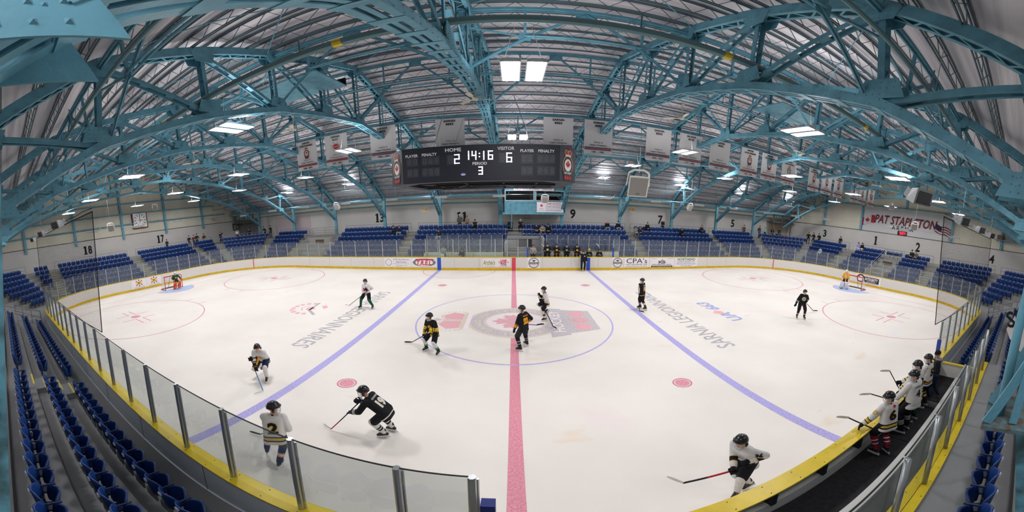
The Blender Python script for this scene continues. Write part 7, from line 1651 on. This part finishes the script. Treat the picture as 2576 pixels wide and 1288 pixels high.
# ---------------------------------------------------------------- protective nets
def netting(label, x0, x1, s):
    t = thing('safety_net', label, 'safety net', ((x0+x1)/2, -.05, GT)); O = ((x0+x1)/2, -.05, GT); m = MB(O); n = 14; vs = []
    for j in range(7):
        for i in range(n+1):
            u = i/n; v = j/6; vs.append((x0+(x1-x0)*u*(1-.0)+0.9*s*(v)*u, -.05+.25*v, GT+(6.25-GT)*v-.25*math.sin(PI*u)*(1-v)))
    m.add(vs, [(j*(n+1)+i, j*(n+1)+i+1, (j+1)*(n+1)+i+1, (j+1)*(n+1)+i) for j in range(6) for i in range(n)]); m.build('mesh', NETM, t)
    g = lambda j, i: V(vs[j*(n+1)+i]); m = MB(O); m.tube([g(j, 0) for j in range(7)], .014, 6); m.build('edge_rope', BLK, t)
    m = MB(O); m.tube([g(6, i)+V((0, 0, .0)) for i in range(n+1)], .02, 6); m.tube([g(6, i)+V((0, 0, .10+.04*(i % 2))) for i in range(n+1)], .012, 5); m.build('top_rope', BLK, t)
    m = MB(O); m.tube([g(0, i) for i in range(n+1)], .014, 5); m.tube([g(j, n) for j in range(7)], .016, 5); m.build('edge_rope', BLK, t)
netting('black safety net standing above the near left glass', -9.3, -23.6, -1)
netting('black safety net standing above the near right glass', 10.4, 24.5, 1)
# ---------------------------------------------------------------- goals
def make_goal():
    t = thing('goal', 'x', 'goal', (0, 0, 0), group='red framed goals'); GR = M('goal_red', 'c2202e', .4); m = MB(); r = .03
    m.tube([(0, -.915, 0), (0, -.915, 1.16), (0, -.86, 1.22), (0, .86, 1.22), (0, .915, 1.16), (0, .915, 0)], r, 10); m.build('goal_frame', GR, t, smooth=True)
    m = MB(); m.tube([(0, -.915, .03), (.85, -.95, .03), (1.1, -.5, .03), (1.1, .5, .03), (.85, .95, .03), (0, .915, .03)], r, 8); m.build('base_frame', GR, t, smooth=True)
    m = MB(); m.tube([(0, -.86, 1.22), (.45, -.8, 1.2), (.5, 0, 1.2), (.45, .8, 1.2), (0, .86, 1.22)], .02, 6); m.tube([(1.1, 0, .03), (.5, 0, 1.2)], .02, 6); m.build('top_shelf', GR, t)
    gm = M('goal_net_white', 'e4e2df', .7); m = MB(); T = [(.0, -.9), (.45, -.8), (.5, 0), (.45, .8), (0, .9)]; B = [(0, -.915), (.9, -.93), (1.1, 0), (.9, .93), (0, .915)]
    def L(P, u): 
        k = min(int(u*4), 3); f = u*4-k; return (P[k][0]+(P[k+1][0]-P[k][0])*f, P[k][1]+(P[k+1][1]-P[k][1])*f)
    for i in range(41):
        a, b = L(T, i/40), L(B, i/40); m.beam((*a, 1.2), (*b, .05), .006, .006)
    for j in range(1, 12):
        v = j/12; P = [(L(T, i/16)[0]*(1-v)+L(B, i/16)[0]*v, L(T, i/16)[1]*(1-v)+L(B, i/16)[1]*v, 1.2-1.15*v) for i in range(17)]
        for a, b in zip(P, P[1:]): m.beam(a, b, .006, .006)
    for i in range(9): m.beam((.0, -.8+i*.2, 1.21), (.47, -.8+i*.2, 1.2), .006, .006)
    m.build('net', gm, t); m = MB(); m.box(.8, .9, -.8, .8, .0, .1); m.build('skirt', M('goal_skirt', '5a5552', .8), t); return t
g0 = make_goal(); g0.location = (GX, W/2, 0); g0['label'] = 'red framed goal with white net at the right end behind the orange goalie'
dup(g0, (-GX, W/2, 0), PI, 'red framed goal with white net at the left end behind the green goalie')
m = MB(); m.lathe([(.001, 0), (.045, 0), (.045, .16), (.02, .19), (.02, .22), (.001, .22)], c=(GX+.25, W/2-.4, 1.22), n=10); m.solo('water_bottle', RED, 'red water bottle on top of the right goal net', 'bottle')

# ---------------------------------------------------------------- number words in the labels
NW = {str(i): ('zero one two three four five six seven eight nine ten eleven twelve thirteen fourteen fifteen sixteen seventeen eighteen nineteen'.split())[i] for i in range(20)}
import re
def fixlab(t):
    t = re.sub(r'section number (\d+)', lambda m: 'section number '+NW[m.group(1)], t)
    t = re.sub(r'(section|sections|number|and|or) (\d+)\b', lambda m: m.group(1)+' '+NW.get(m.group(2), m.group(2)), t)
    return t
for o in list(COL.objects):
    if o.parent is None and 'label' in o.keys(): o['label'] = fixlab(o['label'])
